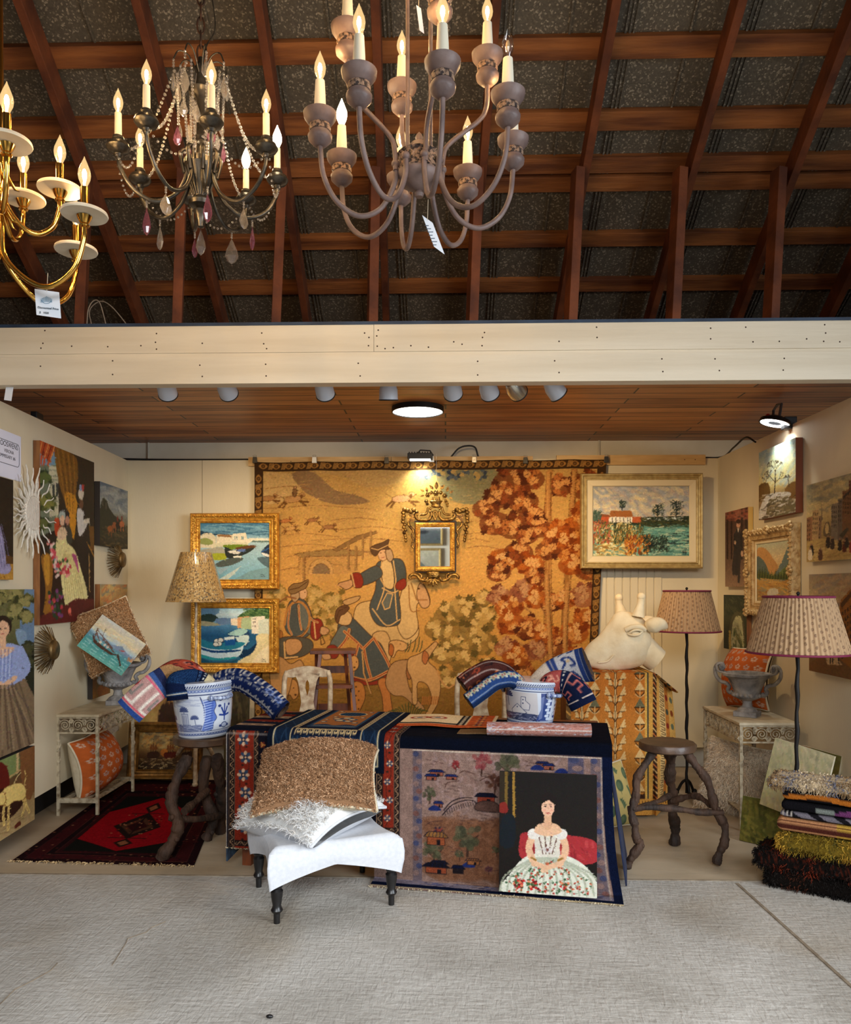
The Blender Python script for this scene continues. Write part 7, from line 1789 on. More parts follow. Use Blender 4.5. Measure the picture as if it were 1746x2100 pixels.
def pillow(name, c, rot, w, h, th, arr, label, back=None, fur=None, group=None):
 """front faces -Y before rotation; fur = (count, length, width, curl, droop, colours)"""
 t = empty(name, c, 0, label, 'cushion', group); t.rotation_euler = rot
 ny, nx = (40, 40) if not hasattr(arr, 'shape') else arr.shape[:2]
 U, V = np.meshgrid(np.linspace(-1, 1, nx), np.linspace(-1, 1, ny))
 X = U * w / 2 * (1 - .07 * (1 - V ** 2) * np.abs(U)); Z = V * h / 2 * (1 - .07 * (1 - U ** 2) * np.abs(V))
 B = th / 2 * np.clip((1 - U ** 2) * (1 - V ** 2), 0, 1) ** .48 + .005
 B = B * (1 + .05 * np.sin(U * 4 + 1) * np.cos(V * 3)); sag = .022 * (U ** 2 + V ** 2) + .02 * U ** 2 * V ** 2
 if not hasattr(arr, 'shape'): arr = np.broadcast_to(np.array(arr, float), (ny, nx, 3))
 grid_mesh('front', np.stack([X, sag - B, Z], -1), arr[::-1], CLOTH, t)
 b = MB(); Yb = np.stack([X, sag + B, Z], -1)[::2, ::2]; k, m = Yb.shape[:2]
 b.add(Yb.reshape(-1, 3).tolist(), [(i * m + j, (i + 1) * m + j, (i + 1) * m + j + 1, i * m + j + 1) for i in range(k - 1) for j in range(m - 1)])
 b.build('back', back or CREAMC, t, smooth=180)
 e = [(X[i, j], sag[i, j], Z[i, j]) for i, j in [(0, j) for j in range(0, nx, 3)] + [(i, -1) for i in range(0, ny, 3)] + [(-1, j) for j in range(nx - 1, -1, -3)] + [(i, 0) for i in range(ny - 1, 0, -3)]]
 b = MB(); b.tube(e, .0075, 6, closed=True); b.build('piping', back or CREAMC, t, smooth=80)
 if fur:
  n, L, wd, curl, droop, cols = fur; g = np.random.default_rng(n)
  u, v = g.uniform(-1, 1, n), g.uniform(-1, 1, n)
  i, j = ((v + 1) / 2 * (ny - 1)).astype(int), ((u + 1) / 2 * (nx - 1)).astype(int)
  base = np.stack([X[i, j] + g.normal(0, .004, n), sag[i, j] - B[i, j], Z[i, j] + g.normal(0, .004, n)], -1)
  dr = np.stack([u ** 3 * 1.6, -np.ones(n), v ** 3 * 1.6], -1); dr /= np.linalg.norm(dr, axis=1, keepdims=True)
  ribbons('fleece', base, dr, L, wd, np.array(cols)[g.integers(0, len(cols), n)], FUR, t, 5, curl, droop, 3, 'stuff')
 return t
# ---- persian rug on the floor at the left
def floor_rug():
 arr = pic_floorrug().out(gamma=1.2); ny, nx = arr.shape[:2]
 q = [fl(258, 1603), fl(468, 1602), fl(398, 1777), fl(25, 1767)]
 U, V = np.meshgrid(np.linspace(0, 1, nx), np.linspace(0, 1, ny))
 P = sum(((w_[..., None]) * np.array(p)[None, None]) for w_, p in (((1 - U) * (1 - V), q[0]), (U * (1 - V), q[1]), (U * V, q[2]), ((1 - U) * V, q[3])))
 P[..., 2] = .009 + .002 * np.sin(U * 9 + V * 5)
 t = empty('persian_rug', (0, 0, 0), 0, 'dark red patterned rug with a crimson centre lying on the floor under the left stool', 'rug')
 grid_mesh('pile', P[::-1], arr[::-1], RUG, t, thick=.007)
 g = np.random.default_rng(5); n = 260; u = g.random(n); base = np.array(q[3]) * (1 - u[:, None]) + np.array(q[2]) * u[:, None]; base[:, 2] = .006
 ribbons('fringe', base, np.tile([-.1, -1, .0], (n, 1)), .045, .006, np.tile((206, 176, 130), (n, 1)), FUR, t, 4, .004, .02, 2, 'stuff')
floor_rug()
# ---- long table hidden under rugs
FL_, FR_ = fl(474, 1782), fl(1243, 1838); EX = (FR_ - FL_); TL = EX.length; EX.normalize(); EY = Vector((-EX.y, EX.x, 0)); TH, TD = .735, .72
def tp(x, y, z): return FL_ + EX * x + EY * y + Vector((0, 0, z))
t = empty('trestle_table', FL_, math.atan2(EX.y, EX.x), 'long table hidden under draped rugs in the middle of the display', 'table')
b = MB(); b.box(.02, TL - .02, .04, TD, TH - .03, TH - .004); b.build('tabletop', MAHOG, t)
for x in (.06, TL - .06):
 for y in (.09, TD - .06):
  b = MB(); b.box(x - .025, x + .025, y - .025, y + .025, 0, TH - .03); b.build('leg', MAHOG, t)
def drape(name, x0, x1, top, hang, off, arr, label, floor=0.0, wave=.004, r=.03, fringe=None, skew=0.0, group='rugs draped over the table', right=0.0):
 ny, nx = arr.shape[:2]; L = top + hang + floor; S = np.linspace(0, L, ny); U = np.linspace(0, 1, nx)
 y = np.where(S < top - r, top - S, 0.0); z = np.full(ny, TH + off)
 for i, s in enumerate(S):
  if s < top - r: continue
  a = (s - (top - r)) / (r * PI / 2)
  if a < 1: y[i] = r - (r + off) * math.sin(a * PI / 2); z[i] = TH - r + (r + off) * math.cos(a * PI / 2)
  else:
   k = s - (top - r) - r * PI / 2; zz = TH - r - k
   if zz > .012: y[i] = -off; z[i] = zz
   else: y[i] = -off - (.012 - zz); z[i] = .012 - .004 * min(1, (.012 - zz) / .05)
 hf = np.clip((TH - z) / TH, 0, 1)
 P = np.zeros((ny, nx, 3))
 for i in range(ny):
  xx = x0 + (x1 - x0) * U + skew * hf[i] ** 2 * U + right * hf[i] ** 3 * U ** 3
  w_ = wave * hf[i] * (np.sin(U * 15 + off * 400) + .6 * np.sin(U * 31)) if z[i] > .02 else 0
  yy = y[i] - w_ - .03 * right * 3 * hf[i] ** 2 * U ** 4
  P[i, :, 0] = FL_.x + EX.x * xx + EY.x * yy; P[i, :, 1] = FL_.y + EX.y * xx + EY.y * yy; P[i, :, 2] = z[i]
 t = empty(name, (0, 0, 0), 0, label, 'rug', group)
 grid_mesh('pile', P[::-1], arr[::-1], RUG, t, thick=.006)
 if fringe:
  n = 220; g = np.random.default_rng(9); j = g.integers(0, nx, n)
  base = P[-1][j].copy(); base[:, 2] = np.maximum(.005, base[:, 2]); ribbons('fringe', base, np.tile([0, -1, -.2 if floor else -1], (n, 1)), fringe, .006, np.tile((206, 190, 160), (n, 1)), FUR, t, 4, .003, 0, 4, 'stuff')
 return t
drape('carpet', .79, TL + .03, .60, .735, .006, pic_chinoise().out(gamma=1.3), 'large pale carpet with pavilions and a navy border draped down the front to the floor', floor=.075, fringe=.022, right=.05)
drape('carpet', -.02, .925, .57, .60, .016, pic_redfloral().out(gamma=1.15), 'red and black floral carpet draped over the left half of the table', wave=.006, fringe=.012)
drape('rug', .215, .845, .62, .17, .027, pic_tibet().out((1, .95, .84), gamma=1.2), 'small blue and tan rug with a key border over the table edge')
# left end of the carpet falling over the table end
b = MB(); P = [tp(-.02, y, z) for y, z in ((.0, TH), (.56, TH), (.56, .10), (.0, .04))]; P2 = [p - EX * .008 for p in P]
b.add(P + P2, [(0, 1, 2, 3), (7, 6, 5, 4), (0, 4, 5, 1), (1, 5, 6, 2), (2, 6, 7, 3), (3, 7, 4, 0)]); tag(b.build('carpet', M('navy_pile', C(26, 32, 50), C(48, 72, 92), 30, .95)), 'dark blue carpet end hanging down the left side of the table', 'rug', 'rugs draped over the table')
b = MB(); P = [tp(TL + .01, .10, TH - .02), tp(TL + .01, .60, TH - .02), tp(TL + .13, .60, .012), tp(TL + .10, .12, .012)]; P2 = [p + EX * .008 for p in P]
b.add(P + P2, [(3, 2, 1, 0), (4, 5, 6, 7), (0, 1, 5, 4), (1, 2, 6, 5), (2, 3, 7, 6), (3, 0, 4, 7)]); tag(b.build('carpet', M('navy_plush', C(22, 28, 52), C(30, 40, 70), 20, .95)), 'plain navy carpet end hanging down the right side of the table', 'rug', 'rugs draped over the table')
def flat_rug(arr, x0, x1, y0, y1, z, label):
 ny, nx = arr.shape[:2]; U, V = np.meshgrid(np.linspace(x0, x1, nx), np.linspace(y1, y0, ny)); B = np.array
 P = B(FL_) + U[..., None] * B(EX) + V[..., None] * B(EY); P[..., 2] = TH + z + .003 * np.sin(U * 20)
 t = empty('rug', (0, 0, 0), 0, label, 'rug', 'rugs draped over the table'); grid_mesh('pile', P[::-1], arr[::-1], RUG, t, thick=.006)
flat_rug(pic_creamorange().out(), .85, 1.37, .24, .60, .024, 'cream and orange rug lying flat on the table top behind the pale carpet')
def roll_rug(name, path, a, bb, arr, label, turns=2.2, parent=None, group=None, up=(0, 0, 1), taper=None, cat='rug', hollow=.35):
 """a rolled rug: spiral section swept along the path; a across, bb along up"""
 path = [Vector(p) for p in path]; ny, nx = 96, arr.shape[1]
 cl = bez(path, 10); n = len(cl); idx = np.linspace(0, n - 1, nx); up = Vector(up)
 th = np.linspace(0, 2 * PI * turns, ny); rr = 1 - (1 - hollow) * th / th[-1]; ph = -PI / 2 if up[2] == 1 and up[1] == 0 else PI / 2
 P = np.zeros((ny, nx, 3)); Cc = np.zeros((ny, nx, 3)); m = arr.shape[0]; vi = (th / PI % 1 * (m - 1)).astype(int)
 for j, f in enumerate(idx):
  i = min(int(f), n - 2); u = f - i; p = cl[i].lerp(cl[i + 1], u); d = (cl[min(i + 2, n - 1)] - cl[max(i - 1, 0)]).normalized()
  x = d.cross(up).normalized(); z = x.cross(d); k = 1 if taper is None else np.interp(j / (nx - 1), [0, .5, 1], taper)
  for q in range(ny):
   c_, s_ = math.cos(th[q] + ph) * rr[q] * a * k, math.sin(th[q] + ph) * rr[q] * bb * (2 - k if taper else 1)
   P[q, j] = p + x * c_ + z * s_
  Cc[:, j] = arr[vi, j]
 t = empty(name, (0, 0, 0), 0, label, cat, group)
 grid_mesh('pile', P, Cc, RUG, t, thick=.005, bcol=(96, 74, 56)); return t
roll_rug('rolled_rug', [tp(1.36, .10, TH + .046), tp(1.62, .11, TH + .048), tp(1.88, .14, TH + .046)], .045, .038, pic_pinkroll().out(), 'rolled pink and grey carpet lying on the right front of the table', 2.0, group='rugs draped over the table')
flat_rug(np.broadcast_to(np.array((120, 92, 62.)), (8, 24, 3)), 1.20, 1.37, .12, .24, .012, 'tan reversed end of a carpet with a cream edge beside the pink roll')
# ---- faience pots
def pot(c, R_, H, arr, label, tilt=0.0, rz=0.0):
 t = empty('faience_pot', c, 0, label, 'pot', 'blue and white pots'); t.rotation_euler = (0, tilt, rz)
 ny, nx = arr.shape[:2]; A = np.linspace(PI * 1.02, PI * 3.02, nx * 2); V = np.linspace(0, 1, ny)
 r = np.interp(V, [0, .03, .09, .12, .22, .5, .8, .93, .97, 1], [1.0, 1.02, 1.0, .95, .93, .89, .83, .80, .80, .76]) * R_
 P = np.stack([np.outer(r, np.cos(A)), np.outer(r, np.sin(A)), np.outer(H * (1 - V), np.ones(nx * 2))], -1)
 grid_mesh('body', P[::-1], np.concatenate([arr, arr], 1)[::-1], FAIENCE, t)
 b = MB(); b.lathe([(R_ * .70, .012), (R_ * .76, 0)], 40); b.lathe([(R_ * 1.0, H), (R_ * .93, H - .004), (R_ * .86, H * .6), (R_ * .8, .03), (.001, .025)], 40); b.build('inside', M('white_glaze', C(206, 212, 222), rough=.15), t, smooth=60)
 for s in (0, 1):
  a = PI * 1.80 + s * PI; b = MB(); b.tube(bez([P3(a - .36, R_ * .93, H * .72), P3(a - .26, R_ * 1.06, H * .72), P3(a, R_ * 1.12, H * .71), P3(a + .26, R_ * 1.06, H * .72), P3(a + .36, R_ * .93, H * .72)], 8), .011, 10)
  for k in (-.38, .38): b.ball(P3(a + k, R_ * .97, H * .72), .017, n=10)
  b.build('handle', M('glaze_stripes', C(186, 198, 220), C(50, 66, 120), 40, .15, stretch=(3, 3, .2)), t, smooth=80)
def P3(a, r, z): return (r * math.cos(a), r * math.sin(a), z)
LS = at(420, 1516, 4.52); LS.z = .648
pot(LS + Vector((0, 0, .001)), .183, .315, pic_potleft().out((.98, .98, .98)), 'blue and white pot with palms on the left vine stool', -.05)
RP = tp(1.555, .46, TH + .014)
pot(RP, .158, .245, pic_potright().out((.95, .95, .95)), 'blue and white pot with a church standing on the table behind the pink roll', .05)
GL, GR_ = 'rugs stuffed in the left pot', 'rugs stuffed in the right pot'
d = 4.5
roll_rug('rug', [at(398, 1430, d), at(366, 1392, d - .04), at(330, 1405, d - .12), at(296, 1432, d - .17), at(266, 1462, d - .18)], .098, .024, pic_pinkgrey().out((1.1, 1.1, 1.1)), 'pink and grey rug with a blue end flopping left out of the left pot', 1.3, group=GL, up=(.25, 1, .3), hollow=.6)
roll_rug('rug', [at(362, 1436, d - .15), at(362, 1398, d - .13), at(392, 1388, d - .04), at(425, 1402, d), at(446, 1440, d)], .072, .05, pic_bluefret().out(gamma=1.25), 'blue fretwork rug bent over the front rim of the left pot', 1.8, group=GL, up=(0, 1, .4))
roll_rug('rug', [at(415, 1450, d + .06), at(404, 1386, d + .08), at(366, 1370, d + .1), at(330, 1388, d + .12), at(310, 1408, d + .1)], .058, .05, pic_redorange().out(), 'orange red patterned rug rolled at the back of the left pot', 1.8, group=GL, up=(0, 1, .3))
roll_rug('rug', [at(430, 1470, d + .05), at(446, 1408, d + .05), at(490, 1392, d + .02), at(540, 1420, d - .04), at(580, 1458, d - .08)], .092, .06, pic_navygeo().out(gamma=1.2), 'navy rug with white geometric frets arching right out of the left pot', 2.0, group=GL, up=(0, 1, .5))
d = RP.y / ray(1085, 1400).y
roll_rug('rug', [at(1062, 1450, d), at(1044, 1392, d), at(1010, 1374, d - .05), at(975, 1388, d - .08), at(950, 1406, d - .1)], .062, .055, pic_darkstripe().out((1.1, 1.1, 1.1)), 'dark brown rug with white stripes rolled left out of the right pot', 2.0, group=GR_, up=(0, 1, .4))
roll_rug('rug', [at(1074, 1440, d - .04), at(1056, 1398, d - .08), at(1022, 1398, d - .13), at(992, 1418, d - .16), at(962, 1440, d - .18)], .054, .05, pic_bluefloral().out(gamma=1.2), 'blue floral rug rolled tube drooping left out of the right pot', 2.0, group=GR_, up=(0, 1, .4))
roll_rug('rug', [at(1085, 1470, d + .05), at(1098, 1415, d + .06), at(1130, 1384, d + .05), at(1168, 1368, d + .02), at(1206, 1360, d - .03)], .10, .045, pic_whiteblue().out(), 'pale rug with a navy dragon border fanning up and right out of the right pot', 1.5, group=GR_, up=(0, 1, .3), taper=(.5, 1, 1.25), hollow=.6)
roll_rug('rug', [at(1108, 1440, d - .04), at(1128, 1402, d - .07), at(1158, 1398, d - .1), at(1184, 1418, d - .14), at(1200, 1446, d - .16)], .082, .04, pic_pinknavy().out(gamma=1.2), 'pink and navy rug drooping right out of the right pot over its handle', 1.5, group=GR_, up=(.3, 1, .3), taper=(.7, 1, 1.1), hollow=.6)
# ---- vine stools
def stool(c, R_, h, legs, bars, label, k=1.0):
 t = empty('vine_stool', (c.x, c.y, 0), 0, label, 'stool', 'vine wood stools'); o = Vector((c.x, c.y, 0))
 q = random.Random(int(c.x * 100)); b = MB(); n = 36; v = []
 rr = [R_ * (1 + .02 * math.sin(3 * i) + q.uniform(-.012, .012)) for i in range(n)]
 prof = [(.92, 0), (1, .008), (1, h - .006), (.97, h)]
 for s, z in prof:
  for i in range(n): v.append((rr[i] * s * math.cos(2 * PI * i / n), rr[i] * s * math.sin(2 * PI * i / n), c.z - h + z))
 f = [(a * n + i, a * n + (i + 1) % n, (a + 1) * n + (i + 1) % n, (a + 1) * n + i) for a in range(3) for i in range(n)] + [tuple(range(n - 1, -1, -1)), tuple(3 * n + i for i in range(n))]
 b.add(v, f); b.build('seat', STOOLT, t, smooth=40)
 def gnarl(name, pts, r):
  cl = bez([p - o for p in pts], 8); m = len(cl); rs = [max(.012, r * (1 + .16 * math.sin(i * .55) + q.uniform(-.08, .12))) for i in range(m)]
  cl = [p + Vector((q.uniform(-1, 1), q.uniform(-1, 1), 0)) * r * .10 for p in cl]
  b = MB(); b.tube(cl, rs, 10)
  for i in range(3, m - 2, 9): b.ball(cl[i] + Vector((q.uniform(-1, 1), q.uniform(-1, 0), 0)) * r * .7, r * .55, n=8, m=6)
  b.build(name, VINE, t, smooth=80)
 for pts, r in legs: gnarl('leg', pts, r * k)
 for pts, r in bars: gnarl('stretcher', pts, r * k)
Z6 = lambda x, y, d: at(x / 4.567 + 1220, y / 4.567 + 1360, d)
def lastz(pts): pts[-1].z = .012; return pts
RS_ = at(1369, 1521, 4.30); RS_.z = .65
stool(RS_, .151, .046, [(lastz([Z6(560, 810, 4.26), Z6(480, 940, 4.22), Z6(395, 1090, 4.2), Z6(385, 1250, 4.19), Z6(345, 1390, 4.18), Z6(375, 1510, 4.17), Z6(390, 1640, 4.16), Z6(430, 1690, 4.16), Z6(340, 1830, 4.16), Z6(302, 1925, 4.16)]), .021),
      (lastz([Z6(700, 810, 4.36), Z6(715, 930, 4.4), Z6(705, 1080, 4.44), Z6(735, 1250, 4.48), Z6(730, 1400, 4.5), Z6(755, 1540, 4.53), Z6(750, 1690, 4.545)]), .028),
      (lastz([Z6(850, 820, 4.26), Z6(950, 960, 4.24), Z6(1050, 1090, 4.23), Z6(1100, 1250, 4.22), Z6(1140, 1390, 4.21), Z6(1220, 1530, 4.2), Z6(1215, 1680, 4.19), Z6(1160, 1800, 4.19), Z6(1140, 1895, 4.19)]), .022)],
 [([Z6(310, 1370, 4.2), Z6(500, 1350, 4.18), Z6(760, 1365, 4.18), Z6(980, 1395, 4.19), Z6(1200, 1400, 4.2)], .017), ([Z6(720, 1290, 4.46), Z6(880, 1250, 4.4), Z6(970, 1250, 4.34), Z6(1090, 1330, 4.25)], .017), ([Z6(400, 1360, 4.22), Z6(580, 1300, 4.34), Z6(700, 1240, 4.44)], .015)], 'dark vine wood stool with nothing on it, right of the table')
stool(LS, .176, .045, [(lastz([at(386, 1552, 4.45), at(362, 1600, 4.38), at(352, 1645, 4.34), at(366, 1690, 4.3), at(352, 1728, 4.28), at(328, 1768, 4.27)]), .031), (lastz([at(424, 1552, 4.58), at(418, 1620, 4.6), at(438, 1680, 4.62), at(424, 1722, 4.63)]), .030), (lastz([at(446, 1552, 4.5), at(450, 1605, 4.6), at(456, 1650, 4.68), at(452, 1705, 4.76)]), .032)],
 [([at(346, 1676, 4.33), at(400, 1680, 4.4), at(452, 1672, 4.66)], .02), ([at(378, 1664, 4.34), at(400, 1645, 4.44), at(424, 1622, 4.58)], .021)], 'stout grey vine stool carrying the left blue and white pot')
# ---- low upholstered bench with two cushions
def bench():
 A, B_, D_ = fl(568, 1893), fl(803, 1855), fl(495, 1815)
 ex = (B_ - A); L = ex.length; ex.normalize(); W = (D_ - A).length * .88; ang = math.atan2(ex.y, ex.x)
 t = empty('footstool', A, ang, 'low white upholstered footstool on black turned legs holding two cushions', 'footstool')
 n = 44; U, V = np.meshgrid(np.linspace(-1, 1, n), np.linspace(-1, 1, n)); cx, cy = L / 2, W / 2; hx, hy = L / 2 + .042, W / 2 + .036
 ed = np.maximum(np.abs(U), np.abs(V)); X = cx + hx * U * (1 - .10 * (1 - V ** 2) * ed); Y = cy + hy * V * (1 - .10 * (1 - U ** 2) * ed)
 cr = (np.abs(U) * np.abs(V)) ** 2
 Z = .338 - .012 * (1 - U ** 2) * (1 - V ** 2) + .010 * cr - .028 * np.clip((ed - .86) / .14, 0, 1) ** 2
 pos = np.stack([X, Y, Z], -1); col = np.full((n, n, 3), 232.);
 b = MB(); b.add(pos.reshape(-1, 3).tolist(), [(i * n + j, i * n + j + 1, (i + 1) * n + j + 1, (i + 1) * n + j) for i in range(n - 1) for j in range(n - 1)])
 ring = [(0, j) for j in range(n)] + [(i, n - 1) for i in range(1, n)] + [(n - 1, j) for j in range(n - 2, -1, -1)] + [(i, 0) for i in range(n - 2, 0, -1)]
 rows = []
 for k, u in enumerate((0, .12, .35, .6, .8, 1)):
  row = []
  for i, j in ring:
   x, y, z = pos[i, j]; e = min(1, abs(U[i, j]) * abs(V[i, j])); zb = .155 + .075 * (1 - e) ** .8; ou = 1 + .035 * math.sin(PI * min(1, u * 1.1)) - .01 * u
   row.append((cx + (x - cx) * ou, cy + (y - cy) * ou, z + (zb - z) * u))
  rows.append(row)
 m = len(ring); b.add([p for r in rows for p in r], [(k * m + (i + 1) % m, k * m + i, (k + 1) * m + i, (k + 1) * m + (i + 1) % m) for k in range(5) for i in range(m)])
 b.build('upholstery', LINEN, t, smooth=180)
 b = MB(); b.box(.01, L - .01, .01, W - .01, .24, .32); b.build('seat_frame', EBON, t)
 lg = [(.014, 0), (.015, .045), (.024, .052), (.027, .060), (.022, .070), (.019, .080), (.026, .120), (.028, .145), (.020, .155), (.026, .162), (.027, .170), (.020, .176), (.024, .184), (.022, .20)]
 for x, y in ((.0, .0), (L, 0), (0, W), (L, W)):
  b = MB(); b.lathe(lg, 18); b.build('leg', EBON, t, smooth=40, loc=(x, y, 0))
bench()
c = at(637, 1672, 3.82); pillow('cushion', (c.x, c.y, .435), (math.radians(-82), math.radians(-2), math.radians(-38)), .53, .50, .30, (226, 226, 224), 'white shaggy cushion lying on the footstool under the tan one', back=LINEN, fur=(7000, .055, .0042, .010, .3, [(240, 236, 230), (230, 222, 212), (244, 242, 240)]))
c = at(650, 1588, 3.76); pillow('cushion', (c.x, c.y, c.z + .012), (math.radians(-60), math.radians(-2), math.radians(3)), .58, .42, .24, (150, 112, 80), 'tan curly bouclé cushion on top of the white cushion on the footstool', fur=(10000, .022, .0062, .0075, 0, [(186, 142, 104), (166, 122, 86), (206, 164, 126), (142, 102, 70)]))
# ---- portrait leaning on the draped carpet
arr = pic_seated().out((.95, .95, .95))
a_, c_ = at(1026, 1818, 3.80), at(1223, 1832, 3.71); w = (c_ - a_).length; m = tp(0, 0, 0); mid = (a_ + c_) / 2
pr = (Vector((mid.x, mid.y, 0)) - FL_).dot(EX); h = .575; q = tp(pr, -.07, .026 + h / 2)
picture('painting', arr, .465, h, q, math.atan2(EX.y, EX.x), 'portrait of a lady in a flowered gown leaning on the draped carpet', depth=.02, edge=EDGE_D, tilt=-.06)
# ---- iron console tables, urns
def console(P, dx, dy, H, label, flip):
 t = empty('console_table', (P.x, P.y, 0), 0, label, 'table', 'iron console tables'); s = 1 if dx > 0 else -1; W = abs(dx)
 b = MB(); b.box(min(0, dx) - .015, max(0, dx) + .015, -.015, dy + .015, H - .018, H); b.build('top', MARBLE, t, bevel=.003)
 for x in (0, dx):
  for y in (0, dy):
   b = MB(); b.box(x - .009, x + .009, y - .009, y + .009, 0, H - .018)
   for k in range(9):
    a = k * .9; b.tube([(x + .012 * math.cos(a), y + .012 * math.sin(a), .36 + k * .014), (x + .012 * math.cos(a + .9), y + .012 * math.sin(a + .9), .374 + k * .014)], .006, 5)
   for z in (.355, .49): b.ball((x, y, z), .014, n=8)
   b.build('leg', IRONW, t)
 def scroll(p0, p1):
  p0, p1 = Vector(p0), Vector(p1); u = (p1 - p0).normalized(); L = (p1 - p0).length; n = max(3, round(L / .095)); b = MB()
  for i in range(n):
   for sg, zz, R_ in ((1, -.055, .040), (-1, -.085, .018), (1, -.03, .016)):
    cx = L * (i + .5) / n + (0 if R_ > .03 else .045 * sg); pts = []
    for k in range(22):
     a = k / 21 * 4.4 * PI; r = R_ * (1 - k / 25); pts.append(p0 + u * (cx + sg * (-1) ** i * r * math.cos(a)) + Vector((0, 0, zz + r * math.sin(a))))
    b.tube(pts, .0035, 5)
  for z in (-.006, -.105): b.bar(p0 + Vector((0, 0, z)), p1 + Vector((0, 0, z)), .010, .010)
  b.build('scrollwork', IRONW, t)
 z = H - .018; scroll((0, 0, z), (dx, 0, z)); scroll((0, 0, z), (0, dy, z))
 for y in (0, dy): b = MB(); b.box(min(0, dx), max(0, dx), y - .008, y + .008, .085, .115); b.build('stretcher', IRONW, t)
 b = MB()
 for k in range(4): x = dx * (k + .5) / 4; b.box(x - .018, x + .018, 0, dy, .095, .103)
 b.build('lower_shelf', IRONW, t)
CP_R, CP_L = fl(1520, 1703), fl(200, 1673)
console(CP_R, .34, .66, .667, 'worn white iron console with scrolled apron by the right wall', 1)
console(CP_L, -.26, .58, .667, 'worn white iron console with scrolled apron by the left wall', 0)
def urn(c, k, rz, label):
 t = empty('garden_urn', c, rz, label, 'urn', 'grey urns'); q = Matrix.Scale(k, 4)
 b = MB(); b.box(-.075 * k, .075 * k, -.075 * k, .075 * k, 0, .035 * k); b.build('plinth', STONE, t, bevel=.004)
 b = MB(); b.lathe([(.068, .035), (.060, .050), (.034, .066), (.028, .090), (.032, .105), (.060, .116), (.088, .130), (.094, .146), (.088, .160), (.086, .166), (.104, .215), (.124, .255), (.146, .268), (.160, .276), (.160, .292), (.140, .296), (.112, .262), (.080, .180), (.001, .170)], 36, q); b.build('bowl', STONE, t, smooth=40)
 b = MB()
 for i in range(18): a = 2 * PI * i / 18; b.ball(q @ Vector(P3(a, .090, .146)), .015 * k, n=8, m=6)
 b.build('gadroons', STONE, t, smooth=80)
 for s in (-1, 1):
  b = MB(); pts = [(.095, .16), (.115, .15), (.128, .17), (.118, .192), (.140, .215), (.175, .225), (.205, .26), (.215, .31), (.195, .345), (.165, .345), (.155, .322), (.168, .308), (.182, .318)]
  b.tube(bez([q @ Vector((s * x, 0, z)) for x, z in pts], 6), [.013 * k] * 40 + [.011 * k] * 33, 8); b.ball(q @ Vector((s * .170, 0, .325)), .020 * k, n=10)
  for e in (-.03, .03): b.tube(bez([q @ Vector((s * x, e, z)) for x, z in ((.150, .29), (.185, .30), (.195, .335), (.170, .350), (.158, .330))], 5), .007 * k, 6)
  b.build('handle', STONE, t, smooth=80)
def onT(px, d): p = at(px, 1440, d); p.z = .668; return p
uL = onT(234, 5.58); uL.x = CP_L.x - .055; urn(uL, 1.0, .30, 'grey stone urn with scroll handles on the left console holding a cushion and a seascape')
uR = onT(1533, 5.06); urn(uR, .95, -.6, 'grey stone urn with scroll handles on the right console before an orange cushion')
c = at(208, 1304, 5.40); pillow('cushion', (c.x + .05, c.y + .02, c.z), (math.radians(-8), math.radians(-22), math.radians(30)), .42, .44, .18, (170, 126, 84), 'curly tan cushion standing in the left urn behind the seascape', fur=(5200, .022, .0062, .0075, 0, [(196, 152, 106), (170, 126, 84), (212, 170, 124)]))
c = at(230, 1323, 5.30); picture('painting', pic_sea().out(), .355, .262, (c.x, c.y, c.z), .25, 'small seascape with a long boat propped askew in the left urn', depth=.012, tilt=-.2, roll=math.radians(36))
OF = pic_orangefloral().out()
c = at(1530, 1398, 5.34); pillow('cushion', (c.x, c.y + .05, .668 + .215), (math.radians(-10), math.radians(-4), math.radians(-70)), .40, .42, .22, OF, 'orange flowered cushion standing behind the right urn', group='orange cushions')
c = at(192, 1570, 5.36); pillow('cushion', (c.x + .03, c.y, .105 + .205), (math.radians(-6), math.radians(-8), math.radians(86)), .40, .40, .30, OF, 'orange flowered cushion on the lower shelf of the left console', group='orange cushions')
c = at(1530, 1600, 5.16); pillow('cushion', (c.x - .035, c.y + .03, .235), (math.radians(-14), math.radians(10), math.radians(-24)), .44, .46, .17, (206, 184, 156), 'fluffy cream sheepskin cushion under the right console', fur=(5200, .06, .004, .008, .4, [(232, 214, 188), (218, 196, 168), (240, 226, 204)]))
c = at(1258, 1592, 4.86); pillow('cushion', (c.x - .02, c.y, .205), (math.radians(-16), math.radians(-3), math.radians(24)), .34, .40, .12, pic_greenpaisley().out(), 'cream cushion printed with green paisley beside the orange kilim')
